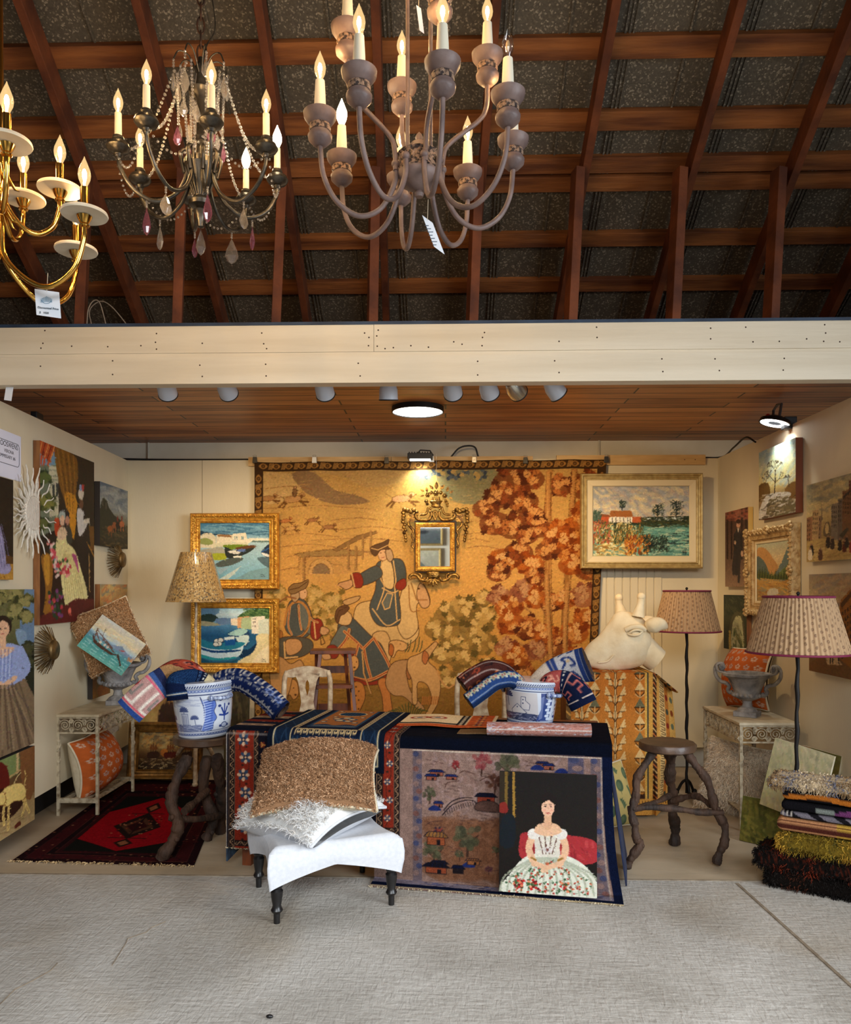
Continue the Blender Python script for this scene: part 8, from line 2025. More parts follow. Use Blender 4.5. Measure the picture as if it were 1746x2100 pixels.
# ---- pedestal, kilim, giraffe head
a_, c_ = atY(1166, 1380, 5.12), atY(1338, 1380, 5.12); PZ = .945
b = MB(); b.box(a_.x + .02, c_.x - .02, 5.16, 5.60, 0, PZ - .014); tag(b.build('pedestal', MAHOG), 'pedestal hidden under the orange kilim below the giraffe head', 'pedestal')
def kilim():
 arr = pic_kilim().out((1.05, 1.0, .95)); ny, nx = arr.shape[:2]; P = np.zeros((ny, nx, 3)); top = .42; drop_ = PZ - .02; W0 = c_.x - a_.x + .03
 for i in range(ny):
  s = i / (ny - 1) * (top + drop_); y, z = (5.12 + top - s, PZ) if s < top else (5.118, PZ - (s - top))
  hf = max(0, (PZ - z) / PZ)
  for j in range(nx):
   u = j / (nx - 1); x = u * (W0 / .80)
   if x <= W0: P[i, j] = (a_.x - .015 + x, y - .012 * math.sin(u * 12) * hf, z)
   else:
    e = x - W0; P[i, j] = (c_.x + .015 + e * (1.05 + .5 * hf - .9 * max(0, hf - .4)), y + e * (.9 if s > top else .0) + .03 * math.sin(e * 40 + hf * 5) * hf, z - e * (.9 * (1 - hf)) if hf < 1 else z)
 P[..., 2] = np.maximum(P[..., 2], .012)
 t = empty('kilim', (0, 0, 0), 0, 'ochre and orange kilim draped over the pedestal under the giraffe head', 'rug'); grid_mesh('pile', P[::-1], arr[::-1], RUG, t, thick=.005)
kilim()
def giraffe():
 D = 5.30; S = lambda x, y, o=0.0: at(x / 4.565 + 1180, y / 4.565 + 940, D) + Vector((0, o, 0))
 c = S(520, 1990); c.z = PZ; t = empty('giraffe_head', c, 0, 'cream plaster giraffe head sculpture lying on the orange kilim', 'sculpture'); PL = M('cream_plaster', C(246, 230, 194), C(228, 204, 160), 7, .8, bump=.3, bscale=18)
 xs = [70, 90, 140, 220, 300, 370, 430, 500, 570, 630, 680, 705, 712]
 tp_ = [1840, 1780, 1725, 1660, 1560, 1450, 1425, 1435, 1455, 1490, 1560, 1640, 1690]; bt = [1880, 1930, 1955, 1975, 1985, 1988, 1985, 1975, 1960, 1935, 1890, 1830, 1760]; hw = [10, 60, 85, 95, 105, 125, 145, 160, 165, 150, 115, 60, 8]
 m = 28; v = []
 xx = np.linspace(70, 712, 40); T_ = np.interp(xx, xs, tp_); Bt = np.interp(xx, xs, bt); Hw = np.interp(xx, xs, hw)
 k3 = np.array([.25, .5, .25]); T_ = np.r_[T_[:1], np.convolve(T_, k3, 'valid'), T_[-1:]]; Bt = np.r_[Bt[:1], np.convolve(Bt, k3, 'valid'), Bt[-1:]]
 for x, tt, bb, ww in zip(xx, T_, Bt, Hw):
  for k in range(m):
   a = 2 * PI * k / m; zc = math.sin(a); yc = math.cos(a); sq = 1 - .12 * max(0, zc)
   p = S(x, (tt + bb) / 2 - (bb - tt) / 2 * zc, -yc * ww / 4.565 / 302 * sq); v.append(p - c)
 b = MB(); b.add(v, [(i * m + k, i * m + (k + 1) % m, (i + 1) * m + (k + 1) % m, (i + 1) * m + k) for i in range(39) for k in range(m)] + [tuple(range(m - 1, -1, -1)), tuple(39 * m + k for k in range(m))]); b.build('head', PL, t, smooth=180)
 u = 1 / 4.565 / 302
 b = MB(); b.tube([S(600, 1740) - c, S(690, 1830) - c, S(765, 1890) - c], [130 * u, 125 * u, 118 * u], 24); b.build('neck', PL, t, smooth=60)
 for q, o in (((460, 1450, 445, 1370, 440, 1310), .10), ((570, 1480, 590, 1370, 598, 1295), -.06)):
  p = [S(q[0], q[1], o) - c, S(q[2], q[3], o) - c, S(q[4], q[5], o) - c]; b = MB(); b.tube(bez(p, 6), [60 * u - 26 * u * min(1, i / 6) for i in range(13)], 14); b.ball(p[-1], 40 * u, n=14); b.build('horn', PL, t, smooth=80)
 def ear(o, sg):
  pts = [S(640, 1600, o) - c, S(690, 1560, o) - c, S(760, 1550, o) - c, S(830, 1580, o) - c]; b = MB(); b.tube(bez(pts, 6), [22 * u, 40 * u, 56 * u, 66 * u, 72 * u, 74 * u, 74 * u, 74 * u, 73 * u, 72 * u, 70 * u, 67 * u, 63 * u, 58 * u, 52 * u, 44 * u, 34 * u, 22 * u, 8 * u], 16); b.build('ear', PL, t, smooth=80)
 ear(-.10, 1); ear(.12, -1)
 b = MB(); p = S(525, 1630, -.113) - c; b.ball(p, 40 * u, 24 * u, 20 * u, 14, 8)
 b.build('eye', PL, t, smooth=80)
 b = MB()
 for dy in (-20, 16): b.tube(bez([S(460, 1638, -.104) - c, S(500, 1628 + dy * 1.2, -.128) - c, S(550, 1622 + dy * 1.2, -.128) - c, S(595, 1612, -.106) - c], 5), 11 * u, 6)
 b.tube(bez([S(440, 1600, -.098) - c, S(500, 1572, -.112) - c, S(570, 1570, -.112) - c, S(620, 1600, -.098) - c], 5), 24 * u, 8)
 b.build('eyelids', PL, t, smooth=80); b = MB(); b.tube(bez([S(200, 1905, -.066) - c, S(280, 1890, -.078) - c, S(340, 1830, -.085) - c], 5), 7 * u, 6); b.build('mouth_line', PL, t, smooth=80)
giraffe()
# ---- floor lamps
def shade_pic(seed, leopard):
 p = Pic((0, 0, 1.5, .3), 384, 72, (178, 146, 110) if not leopard else (170, 140, 90), seed)
 if leopard:
  for _ in range(2600): p.ell(p.r.uniform(0, 1.5), p.r.uniform(0, .3), p.r.uniform(.003, .008), .003, p.r.choice([(54, 44, 34), (120, 86, 50), (206, 186, 140), (70, 74, 80)]))
 else:
  for k in range(64): p.line([(k * 1.5 / 64, 0), (k * 1.5 / 64, .3)], .006, (140, 108, 80), .7)
  for k in range(380):
   x, y = (k % 38) * 1.5 / 38 + p.r.uniform(-.01, .01), (k // 38) * .03 + .015 + (k % 2) * .012; p.ell(x, y, .0065, .0075, (96, 70, 54)); p.ell(x, y, .0035, .004, (170, 138, 104))
 return p.out()
def floor_lamp(foot, top, rt, rb, z0, z1, label, arr, pleats, pole, trim, shmat, feet=None, lean=0.0, group=None):
 t = empty('floor_lamp', foot, 0, label, 'lamp', group); ny, nx = arr.shape[:2]; A = np.linspace(0, 2 * PI, nx, endpoint=False); V = np.linspace(0, 1, ny)
 r = (rb + (rt - rb) * V)[:, None] * (1 + (.012 * np.sin(A * pleats) if pleats else .003 * np.sin(A * 37))[None]); off = Vector((lean, 0, 0))
 P = np.stack([off.x + r * np.cos(A), r * np.sin(A), np.repeat((z0 + (z1 - z0) * V)[:, None], nx, 1)], -1)
 grid_mesh('shade', P, arr[::-1], shmat, t, wrap=True, thick=.003)
 if trim:
  for R_, z in ((rb * 1.012, z0), (rt * 1.012, z1)):
   b = MB(); b.tube([(off.x + R_ * math.cos(a), R_ * math.sin(a), z) for a in np.linspace(0, 2 * PI, 60, endpoint=False)], .006, 6, closed=True); b.build('trim', trim, t, smooth=80)
 b = MB(); n = 30; pts = [(lean * (i / n) + .003 * math.sin(i * 1.7), 0, .02 + (z1 - .08) * i / n) for i in range(n + 1)]; b.tube(pts, [.011 * (1 + .15 * math.sin(i * 1.3)) for i in range(n + 1)], 10); b.build('pole', pole, t, smooth=80)
 b = MB(); b.tube([(lean, 0, z1 - .07), (lean, 0, z1 + .012)], .006, 8); b.ball((lean, 0, z1 + .018), .010, n=8)
 for k in range(3): a = 2 * PI * k / 3; b.tube([(lean, 0, z1 - .02), (lean + rt * math.cos(a), rt * math.sin(a), z1 - .004)], .002, 5)
 b.build('spider', pole, t)
 for k, f in enumerate(feet or [(.075 * math.cos(a), .075 * math.sin(a)) for a in (.5, 2.6, 4.7)]):
  b = MB(); f = Vector((f[0], f[1], 0)); b.tube(bez([(0, 0, .30 if feet else .12), tuple(f * .45 + Vector((0, 0, .28 if feet else .09))), tuple(f * .85 + Vector((0, 0, .12 if feet else .03))), tuple(f + Vector((0, 0, .02)))], 6), .016 if feet else .010, 8); b.ball(tuple(f + Vector((0, 0, .022))), .022, n=10); b.build('foot', pole, t, smooth=80)
SH = paint('shade_fabric', .7, 0, var=.05); SHC = paint('shade_in_clear_wrap', .35, .5, 20, .05, 9, coat=1.0)
MAR = M('maroon_trim', C(118, 26, 62), rough=.7); DKI = M('dark_iron', C(26, 22, 20), rough=.5, metal=.4)
def lz(y, d): return EYE + (HOR - y) / F * d
d = 4.12; c = at(1632, 1300, d); sp = shade_pic(71, 0)
floor_lamp((c.x, c.y, 0), None, 66.5 / F * d, 99 / F * d, lz(1338, d), lz(1224, d), 'floor lamp with a pleated dotted shade and maroon trim, front one by the rug stack', sp, 64, DKI, MAR, SH, lean=.014, group='pleated floor lamps')
d = 5.62; c = at(1409, 1300, d)
floor_lamp((c.x, c.y, 0), None, 46 / F * d, 66 / F * d, lz(1294, d), lz(1212, d), 'floor lamp with a pleated dotted shade and maroon trim, back one beside the giraffe head', sp, 64, DKI, MAR, SH, group='pleated floor lamps')
d = 5.86; c = at(402, 1300, d); ft = [fl(400, 1615) - c, fl(346, 1596) - c, fl(450, 1590) - c]
floor_lamp((c.x, c.y, 0), None, 31 / F * d, 60 / F * d, lz(1234, d), lz(1133, d), 'pale wooden floor lamp with a leopard shade in clear plastic wrap behind the left pot', shade_pic(73, 1), 0, WHITEW, None, SHC, feet=[(f.x, f.y) for f in ft])
# ---- chairs and step ladder behind the table
def chair(c, rz, label):
 t = empty('side_chair', (c.x, c.y, 0), rz, label, 'chair', 'whitewashed chairs')
 def sweep(name, pts, r): b = MB(); b.tube(bez(pts, 7), r, 8); b.build(name, WHITEW, t, smooth=80)
 for s in (-1, 1): sweep('stile', [(s * .125, .03, .02), (s * .135, 0, .43), (s * .150, .01, .70), (s * .150, .03, .88), (s * .132, .045, .945)], .017)
 b = MB(); o = [(x, .945 + .035 * max(0, math.cos(x / .15 * PI / 2))) for x in np.linspace(-.15, .15, 17)]; b.prism([(x, .915 + .012 * math.cos(x * 30)) for x in np.linspace(-.15, .15, 17)] + o[::-1], .03, .055); b.build('top_rail', WHITEW, t, bevel=.006)
 w = [(.046, .43), (.070, .52), (.074, .60), (.052, .68), (.040, .74), (.050, .82), (.062, .88), (.085, .93)]
 for s in (-1, 1):
  b = MB(); L = [(s * .002 if z < .80 else s * .0, z) for _, z in w]; sp_ = [(0, .43), (0, .78), (s * .013, .83), (s * .011, .87), (0, .89), (0, .93)]; ol = [(s * x, z) for x, z in w]
  q = sp_ + ol[::-1] if s > 0 else ol + sp_[::-1]; b.prism(q if s < 0 else q[::-1][::-1], .030, .044); b.build('splat', WHITEW, t)
 b = MB(); b.prism([(-.14, .41), (.14, .41), (.14, .45), (-.14, .45)], -.30, .02); b.build('seat', WHITEW, t, bevel=.008)
 for s in (-1, 1): sweep('leg', [(s * .13, -.28, .41), (s * .14, -.31, .25), (s * .12, -.28, .10), (s * .13, -.30, .0)], .018)
c = at(630, 1400, 5.14); chair(c, .12, 'whitewashed splat back chair behind the table left of the step ladder')
c = at(986, 1400, 4.96); chair(c, -.1, 'whitewashed splat back chair half hidden behind the rugs of the right pot')
def ladder():
 d = 5.44; c = at(684, 1400, d); t = empty('step_ladder', (c.x, c.y, 0), .1, 'small brown wooden step ladder standing before the tapestry', 'step ladder')
 b = MB(); b.box(-.155, .155, -.12, .10, 1.045, 1.07); b.build('platform', MAHOG, t, bevel=.003)
 for s in (-1, 1):
  b = MB(); b.bar((s * .10 + .015, -.09, 1.045), (s * .20 + .02, -.30, 0), .022, .05, up=(0, 1, 0)); b.build('front_rail', MAHOG, t); b = MB(); b.bar((s * .10 - .02, .05, 1.045), (s * .15, .38, 0), .022, .04, up=(0, 1, 0)); b.build('back_rail', MAHOG, t)
  b = MB(); b.bar((s * .125, -.13, .80), (s * .115, .14, .90), .012, .03); b.build('brace', MAHOG, t)
 for z in (.83, .55, .28):
  k = (1.045 - z) / 1.045; w = .10 + .10 * k; b = MB(); b.box(-w + .015, w + .015, -.09 - .21 * k - .05, -.09 - .21 * k + .06, z - .011, z + .011); b.build('tread', MAHOG, t)
 for z in (.92, .64): k = (1.045 - z) / 1.045; b = MB(); b.box(-.10 - .04 * k, .10 + .04 * k, .05 + .33 * k - .01, .05 + .33 * k + .01, z - .025, z + .025); b.build('rail_bar', MAHOG, t)
ladder()
# ---- pictures standing on the floor by the walls
def stand(pic, px, w, h, d, rz, lb, tilt=-.14, z=.004, frame=None, depth=.02, roll=0.0):
 p = at(px, 1500, d); k = math.cos(tilt); return picture('painting', pic.out(), w, h, (p.x, p.y, z + h / 2 * k + (.09 if frame else 0)), rz, lb, frame=frame, depth=depth, tilt=tilt, roll=roll)
def dull(t, w, h): frame_mb(w, h, PROF['gilt'], (.024, .030, .006, .016, 'bead')).build('frame', M('dull_gilt', C(150, 106, 44), C(104, 70, 28), 30, .45, .6), t, smooth=35)
stand(pic_ships(), 341, .42, .285, 6.05, 0, 'burning ships painting in a dull gilt frame on the floor under the left pot', frame=dull)
stand(pic_shipstern(), 318, .36, .62, 6.22, .05, 'yellowish canvas with a ship stern standing behind the burning ships', tilt=-.08)
stand(pic_darkwood(), 487, .20, .74, 6.2, 0, 'dark narrow woodland canvas leaning behind the left pot', tilt=-.06)
c = at(1640, 1570, 4.62)
stand(pic_palesky(), 1636, .34, .40, 4.45, -.85, 'pale sky canvas leaning on the right wall behind the front lamp', tilt=-.16, z=.20, roll=.16)
stand(pic_goldvase(), 1678, .24, .36, 4.52, -.95, 'canvas with a gold vase leaning behind the pale sky canvas', tilt=-.12, z=.20, roll=.10)
stand(pic_greenfield(), 1576, .30, .26, 4.55, -.75, 'mossy green canvas standing on the floor left of the rug stack', tilt=-.2, z=.0)
# ---- stack of folded rugs
def stack():
 A, B_ = fl(1572, 1818), fl(1746, 1852); ex = (B_ - A).normalized(); ey = Vector((-ex.y, ex.x, 0)); z = .003; q = np.random.default_rng(3)
 bk, og, rd, ol = (22, 18, 16), (176, 84, 26), (120, 40, 22), (120, 98, 34)
 R_ = [('black shaggy rug with orange flecks at the bottom of the stack', .085, .0, .62, [bk, bk, (30, 24, 20), (64, 32, 20)], (bk, bk), .03), ('black and rust shaggy rug second from the bottom of the stack', .10, -.05, .62, [bk, (44, 24, 18), (110, 42, 24), bk], (bk, (70, 30, 20)), .034), ('olive and gold shaggy rug in the middle of the stack', .095, .06, .6, [ol, (150, 122, 40), (84, 74, 30), (176, 136, 50)], (ol, (90, 76, 30)), .04),
  ('corded pink and yellow rug under the grey patterned one', .072, .05, .58, None, 'cord', 0), ('grey rug with black figures in the stack', .03, .065, .56, None, 'grey', 0), ('black rug with purple and grey shapes in the stack', .05, .07, .56, None, 'purple', 0), ('black rug with an amber wave near the top of the stack', .055, .075, .55, None, 'amber', 0), ('cream and grey shaggy rug on top of the stack', .05, .02, .58, [(206, 184, 150), (190, 166, 132), (112, 110, 120), (150, 120, 84)], ((206, 184, 150), (110, 108, 120)), .032)]
 for lb, h, ox, W, fur, fill, fl_ in R_:
  t = empty('folded_rug', (0, 0, 0), 0, lb, 'rug', 'folded rugs stacked at the right'); D_ = .20; nx, m = 90, 40
  a = np.linspace(0, 2 * PI, m, endpoint=False); ca, sa = np.cos(a), np.sin(a)
  yy = D_ / 2 + D_ / 2 * np.sign(ca) * np.abs(ca) ** .35; zz = z + h / 2 + h / 2 * np.sign(sa) * np.abs(sa) ** .45
  X = np.linspace(ox, ox + W, nx); P = np.zeros((nx, m, 3)); Cc = np.zeros((nx, m, 3))
  for i, x in enumerate(X):
   e = .5 + .5 * min(1, min(i, nx - 1 - i) / 3) ** .5
   for k in range(m):
    y = D_ / 2 + (yy[k] - D_ / 2) * (.9 + .1 * e); p = A + ex * x + ey * y; P[i, k] = (p.x, p.y, z + h / 2 + (zz[k] - z - h / 2) * e)
    v = (zz[k] - z) / h; u = (x - ox) / W
    if fill == 'cord': c = (176, 124, 84) if u < .45 else (186, 146, 62); c = (72, 34, 26) if (v * 4) % 1 < .36 else c
    elif fill == 'grey': c = (110, 104, 112) if math.sin(u * 31 + v * 3) > -.3 else (26, 24, 28); c = (180, 170, 160) if u < .12 and int(u * 60) % 2 else c
    elif fill == 'purple': c = (20, 19, 22); c = (120, 126, 120) if .28 < u < .42 and v < .7 else c; c = (104, 54, 96) if .42 < u < .66 and v < .35 + .4 * math.sin((u - .42) * 13) else c
    elif fill == 'amber': c = (170, 98, 34) if abs(v - .35 - .22 * math.sin(u * 7 - .6)) < .2 + .12 * u else (20, 18, 20)
    else: c = fill[0] if q.random() < .8 else fill[1]
    Cc[i, k] = c
  grid_mesh('body', P, Cc, RUG, t, wrap=True)
  for i in (0, nx - 1):
   b = MB(); b.add(P[i].tolist(), [tuple(range(m))]); b.build('fold_end', M('fold_end_dark', C(70, 52, 40), C(40, 32, 28), 30, .95), t)
  if fur:
   n = 3000; i = q.integers(0, nx, n); k = q.integers(0, m, n); i = np.where(q.random(n) < .08, 0, i); base = P[i, k] + q.normal(0, .004, (n, 3))
   dr = np.stack([np.zeros(n), np.zeros(n), sa[k] * .7], -1) + np.outer(ca[k], np.array(ey)) - np.outer(i == 0, np.array(ex)); dr /= np.linalg.norm(dr, axis=1, keepdims=True) + 1e-6
   blk = (np.sin(i * .13 + len(lb)) + q.normal(0, .22, n)); cc = np.array(fur)[np.clip(((blk + 1.2) / 2.4 * len(fur)).astype(int), 0, len(fur) - 1)]
   ribbons('pile', base, dr, fl_, .006, cc, FUR, t, 5, .004, .3, 6, 'stuff')
  z += h + .002
stack()
p = fl(553, 2088); b = MB(); b.ball((0, 0, .006), .013, .007, .007, 10, 6); tag(b.build('pebble', EBON, loc=p, smooth=80), 'tiny black pebble on the concrete near the bottom edge', 'pebble')
# ================================================================== CHANDELIERS
GLASSB = clear_glass('bulb_glass', (1, .97, .92, 1), .12, (1, .66, .28, 1)); GLASSO = clear_glass('unlit_bulb_glass', (1, .97, .92, 1), .2)
FIL = emit('filament', (1.0, 0.62, 0.27, 1), BULB)
FILW = emit('frosted_glow', (1.0, 0.80, 0.52, 1), 60)
COLDF = M('cold_filament', C(190, 170, 140), rough=.4)
TAUPE = M('taupe_paint', C(128, 106, 98), C(96, 78, 74), 14, .5, bump=.1, bscale=40)
TAUPEL = M('taupe_relief', C(176, 142, 116), C(60, 46, 42), 90, .55, bump=1, bscale=110, lo=.44, hi=.56)
CANDLE = M('candle_sleeve', C(242, 232, 206), rough=.6)
PEWTER = M('pewter', C(104, 100, 92), C(58, 55, 50), 18, .32, .8, bump=.1, bscale=50)
BRASSP = M('polished_brass', C(222, 170, 82), rough=.14, metal=1.0)
ALAB = M('alabaster', C(240, 226, 200), C(222, 202, 170), 9, .45)
CRYS = clear_glass('crystal', (.96, .96, .98, 1), .3, None, (.95, .93, .92, 1))
PINKC = clear_glass('pink_crystal', (.92, .62, .78, 1), .25, None, (.9, .5, .7, 1))
def bulb(t, p, k=1.0, mode='lit'):
 g = MB(); g.lathe([(.007, 0), (.009, .008), (.0165, .026), (.0185, .040), (.0165, .054), (.009, .074), (.003, .088), (.0008, .095)], 14)
 m = {'lit': GLASSB, 'off': GLASSO, 'frost': FILW}[mode]
 o = g.build('bulb', m, t, smooth=80, loc=p); o.scale = (k, k, k)
 if mode != 'frost':
  g = MB(); g.ball((0, 0, .040), .0065, .0065, .018, 6, 5); g.build('filament', FIL if mode == 'lit' else COLDF, o)
def P3(a, r, z): return (r * math.cos(a), r * math.sin(a), z)
def price_tag(name, top, w, h, rz, lab, sk=0.0, ty=None):
 t = empty(name, top, rz, lab, 'price tag'); b = MB()
 v = [(-w / 2, 0, 0), (w / 2, 0, -sk * w), (w / 2 + sk * h * .5, 0, -sk * w - h), (-w / 2 + sk * h * .5, 0, -h)]; v += [(x, .001, z) for x, y, z in v]
 b.add(v, [(3, 2, 1, 0), (4, 5, 6, 7), (0, 1, 5, 4), (1, 2, 6, 5), (2, 3, 7, 6), (3, 0, 4, 7)]); b.build('card', M('tag_card', C(222, 226, 232), rough=.8), t)
 b = MB(); b.tube([(0, 0, -sk * w / 2 - .004), (.002, .003, .05)], .0009, 5); b.build('string', M('string', C(216, 200, 170), rough=.9), t)
 return t
# ---- large two-tier chandelier
def big_chandelier():
 D = 2.5; c = at(860, 350, D); t = empty('chandelier', (c.x, c.y, c.z), .034, 'large taupe two tier chandelier with white candle sleeves, in the middle', 'chandelier')
 z0 = c.z
 b = MB(); b.lathe([(.012, -.085), (.016, -.075), (.010, -.066), (.03, -.058), (.058, -.042), (.072, -.020), (.070, -.012)], 28); b.build('bowl', TAUPE, t, smooth=50)
 b = MB(); b.lathe([(.070, -.012), (.072, -.008), (.066, -.002), (.066, .040), (.072, .046), (.068, .050)], 28); b.build('drum', TAUPEL, t, smooth=40)
 b = MB(); b.lathe([(.068, .050), (.045, .062), (.026, .086), (.020, .090), (.010, .094), (.013, .106), (.008, .116), (.001, .124)], 24); b.build('cap', TAUPE, t, smooth=50)
 for a in (PI * .25, PI * .75, PI * 1.25, PI * 1.75):
  b = MB(); b.tube([P3(a, .052, .04), P3(a, .052, 1.6)], .006, 8); b.build('rod', TAUPE, t, smooth=80)
 cup = [(.012, 0), (.020, .004), (.036, .020), (.038, .034), (.031, .044), (.030, .066), (.036, .070), (.050, .090), (.052, .104), (.048, .106), (.020, .098)]
 def holder(x, y, z, mode):
  g = MB(); g.lathe(cup, 26); o = g.build('cup', TAUPE, t, smooth=50, loc=(x, y, z))
  g = MB(); g.lathe([(.0325, .046), (.034, .055), (.0325, .066)], 26); g.build('relief_band', TAUPEL, o, smooth=50)
  g = MB(); g.lathe([(.019, .098), (.0175, .150), (.0145, .205), (.006, .206)], 18); g.build('candle_sleeve', CANDLE, t, smooth=50, loc=(x, y, z))
  bulb(t, (x, y, z + .204), 1.0, mode)
 for k in range(8):
  a = math.radians(-78 + 45 * k); R_ = .316
  b = MB(); b.tube(bez([P3(a, .076, .01), P3(a, .080, -.05), P3(a, .125, -.135), P3(a, .195, -.165), P3(a, .265, -.125), P3(a, .305, -.05), P3(a, R_, .04)], 7), .0085, 8); b.build('arm', TAUPE, t, smooth=80)
  b = MB(); b.ball(P3(a, .077, .012), .0135, n=12); b.build('ball', TAUPE, t, smooth=80)
  x, y, z = P3(a, R_, .038); holder(x, y, z, 'off' if k == 1 else 'frost' if k == 5 else 'lit')
 for k in range(4):
  a = math.radians(-75 + 90 * k); R_ = .232
  b = MB(); b.tube(bez([P3(a, .078, -.01), P3(a, .080, .05), P3(a, .10, .10), P3(a, .20, .19), P3(a, .228, .24), P3(a, R_, .315)], 7), .008, 8); b.build('arm', TAUPE, t, smooth=80)
  x, y, z = P3(a, R_, .312); holder(x, y, z, 'lit')
 p = at(877, 441, 2.42); g = price_tag('price_tag', p, .033, .098, .0, 'long white price tag hanging from the middle chandelier', .75)
 b = MB()
 for k in range(7): b.box(-.008 + k * .0040, .004 + k * .0040 + (k % 3) * .003, -.0014, -.0008, -.034 - k * .010, -.0320 - k * .010)
 b.build('printed_lines', M('tag_ink', C(70, 84, 96), rough=.8), g)
 p = at(859, 12, 2.42); price_tag('price_tag', p, .016, .075, .5, 'small tan folded tag hanging high beside the middle chandelier', .3)
big_chandelier()
# ---- crystal chandelier
def drop(b, L, w, flat=.4, n=8):
 b.lathe([(.0006, 0), (w * .3, -L * .15), (w * .8, -L * .45), (w, -L * .68), (w * .6, -L * .9), (.0006, -L)], n, Matrix.Diagonal((1, flat, 1, 1)))
def crystal_chandelier():
 D = 2.9; c = at(412, 372, D); t = empty('chandelier', c, .305, 'dark pewter chandelier hung with clear and pink crystals, second from the left', 'chandelier')
 b = MB(); prof = [(.001, -.175), (.012, -.170), (.014, -.150), (.022, -.120), (.030, -.112), (.014, -.100), (.040, -.092), (.044, -.078), (.030, -.066), (.022, -.058), (.034, -.030), (.048, .010), (.058, .040), (.062, .052), (.052, .058), (.040, .062), (.040, .084), (.030, .090)]
 b.lathe(prof, 28); b.build('urn', PEWTER, t, smooth=50)
 b = MB()
 for k in range(20):
  a = k * PI / 10; b.tube([P3(a, .024, -.056), P3(a, .036, -.028), P3(a, .050, .012), P3(a, .058, .038)], .0032, 5)
 b.build('flutes', PEWTER, t, smooth=80)
 b = MB(); b.lathe([(.018, .09), (.014, .15), (.026, .160), (.016, .172), (.014, .30), (.040, .318), (.046, .335), (.020, .350), (.014, .40), (.022, .42), (.012, .44), (.008, .46)], 20); b.build('stem', PEWTER, t, smooth=50)
 for k in range(8):
  a = k * PI / 4 + .2; b = MB(); b.tube(bez([P3(a, .012, .40), P3(a, .045, .455), P3(a, .080, .46), P3(a, .098, .425)], 6), .0028, 6); b.build('crown_hook', PEWTER, t, smooth=80)
  for j, zz in enumerate((.415, .400)):
   pass
  b = MB(); drop(b, .085 if k % 2 else .07, .019); b.build('crystal_drop', CRYS, t, loc=P3(a, .098, .395 - .02 * (k % 3)), rot=(0, 0, a + PI / 2))
  b = MB()
  for j in range(3): b.ball(P3(a, .098, .420 - j * .011), .005, n=8, m=5)
  b.build('bead_string', CRYS, t, smooth=80)
 b = MB()
 for j in range(12):
  z = .475 + j * .052; R_ = Matrix.Translation((0, 0, z)) @ Matrix.Rotation((j % 2) * PI / 2, 4, 'Z')
  pts = [R_ @ Vector((.013 * math.cos(u), 0, .032 * math.sin(u))) for u in np.linspace(0, 2 * PI, 14, endpoint=False)]; b.tube(pts, .0036, 6, closed=True)
 b.build('chain', M('rusty_chain', C(84, 56, 40), C(50, 36, 30), 30, .6, .5), t, smooth=80)
 b = MB(); b.tube(bez([(.004, 0, .42), (.02, -.01, .50), (.05, 0, .57), (.045, 0, .66), (.01, 0, .85), (0, 0, 1.1)], 8), .0025, 6); b.build('wire', PEWTER, t, smooth=80)
 for k in range(8):
  a = math.radians(-83 + 45 * k); R_ = .286; n = P3(a, 1, 0)
  b = MB(); b.tube(bez([P3(a, .058, .02), P3(a, .072, .085), P3(a, .058, .105), P3(a, .045, .085), P3(a, .058, -.01), P3(a, .10, -.075), P3(a, .17, -.105), P3(a, .24, -.07), P3(a, .278, -.01), P3(a, R_, .03)], 6), [.0075] * 54 + [.0095], 8); b.build('arm', PEWTER, t, smooth=80)
  g = MB(); g.lathe([(.012, 0), (.016, .010), (.012, .014), (.034, .022), (.042, .034), (.036, .048), (.018, .056), (.016, .062), (.020, .066), (.018, .074), (.010, .076)], 22); g.build('cup', PEWTER, t, smooth=50, loc=P3(a, R_, .028))
  g = MB(); g.lathe([(.0125, 0), (.012, .085), (.006, .086)], 14); g.build('candle_sleeve', CANDLE, t, smooth=50, loc=P3(a, R_, .10))
  bulb(t, P3(a, R_, .185), .95, 'frost' if k in (2, 3) else 'lit')
  b = MB(); p0, p1 = Vector(P3(a + .1, .095, .38)), Vector(P3(a, R_ - .03, .06))
  for j in range(30):
   u = j / 29; p = p0.lerp(p1, u); p.z -= .085 * math.sin(PI * u) * (.4 + .6 * u); b.ball(p, .0046 if j % 2 else .0062, n=6, m=4)
  b.build('bead_strand', CRYS, t, smooth=80)
  b = MB(); p0, p1 = Vector(P3(a, R_ + .01, .05)), Vector(P3(a + PI / 4, R_ + .01, .05))
  for j in range(16):
   u = j / 15; p = p0.lerp(p1, u); p.z -= .10 * math.sin(PI * u); b.ball(p, .0048, n=6, m=4)
  b.build('bead_swag', CRYS, t, smooth=80)
  L = (.10, .075, .09)[k % 3]; b = MB(); drop(b, L, .026 if k % 2 else .016, .45); b.build('pink_drop' if k % 2 == 0 else 'crystal_drop', PINKC if k % 2 == 0 else CRYS, t, loc=P3(a, .19, -.135), rot=(0, 0, k))
  b = MB()
  for j in range(3): b.ball(P3(a, .19, -.112 - j * .009), .0045, n=6, m=4)
  b.build('bead_string', CRYS, t, smooth=80)
  b = MB()
  for j in range(24): b.ball(P3(a + .2, .075 - j * .0012, .40 - j * .0125), .0056, n=6, m=4)
  b.build('bead_strand', CRYS, t, smooth=80)
  b = MB(); drop(b, .065, .017, .5); b.build('crystal_drop', CRYS, t, loc=P3(a + .5, .075, .27 - .03 * (k % 3)), rot=(0, 0, k))
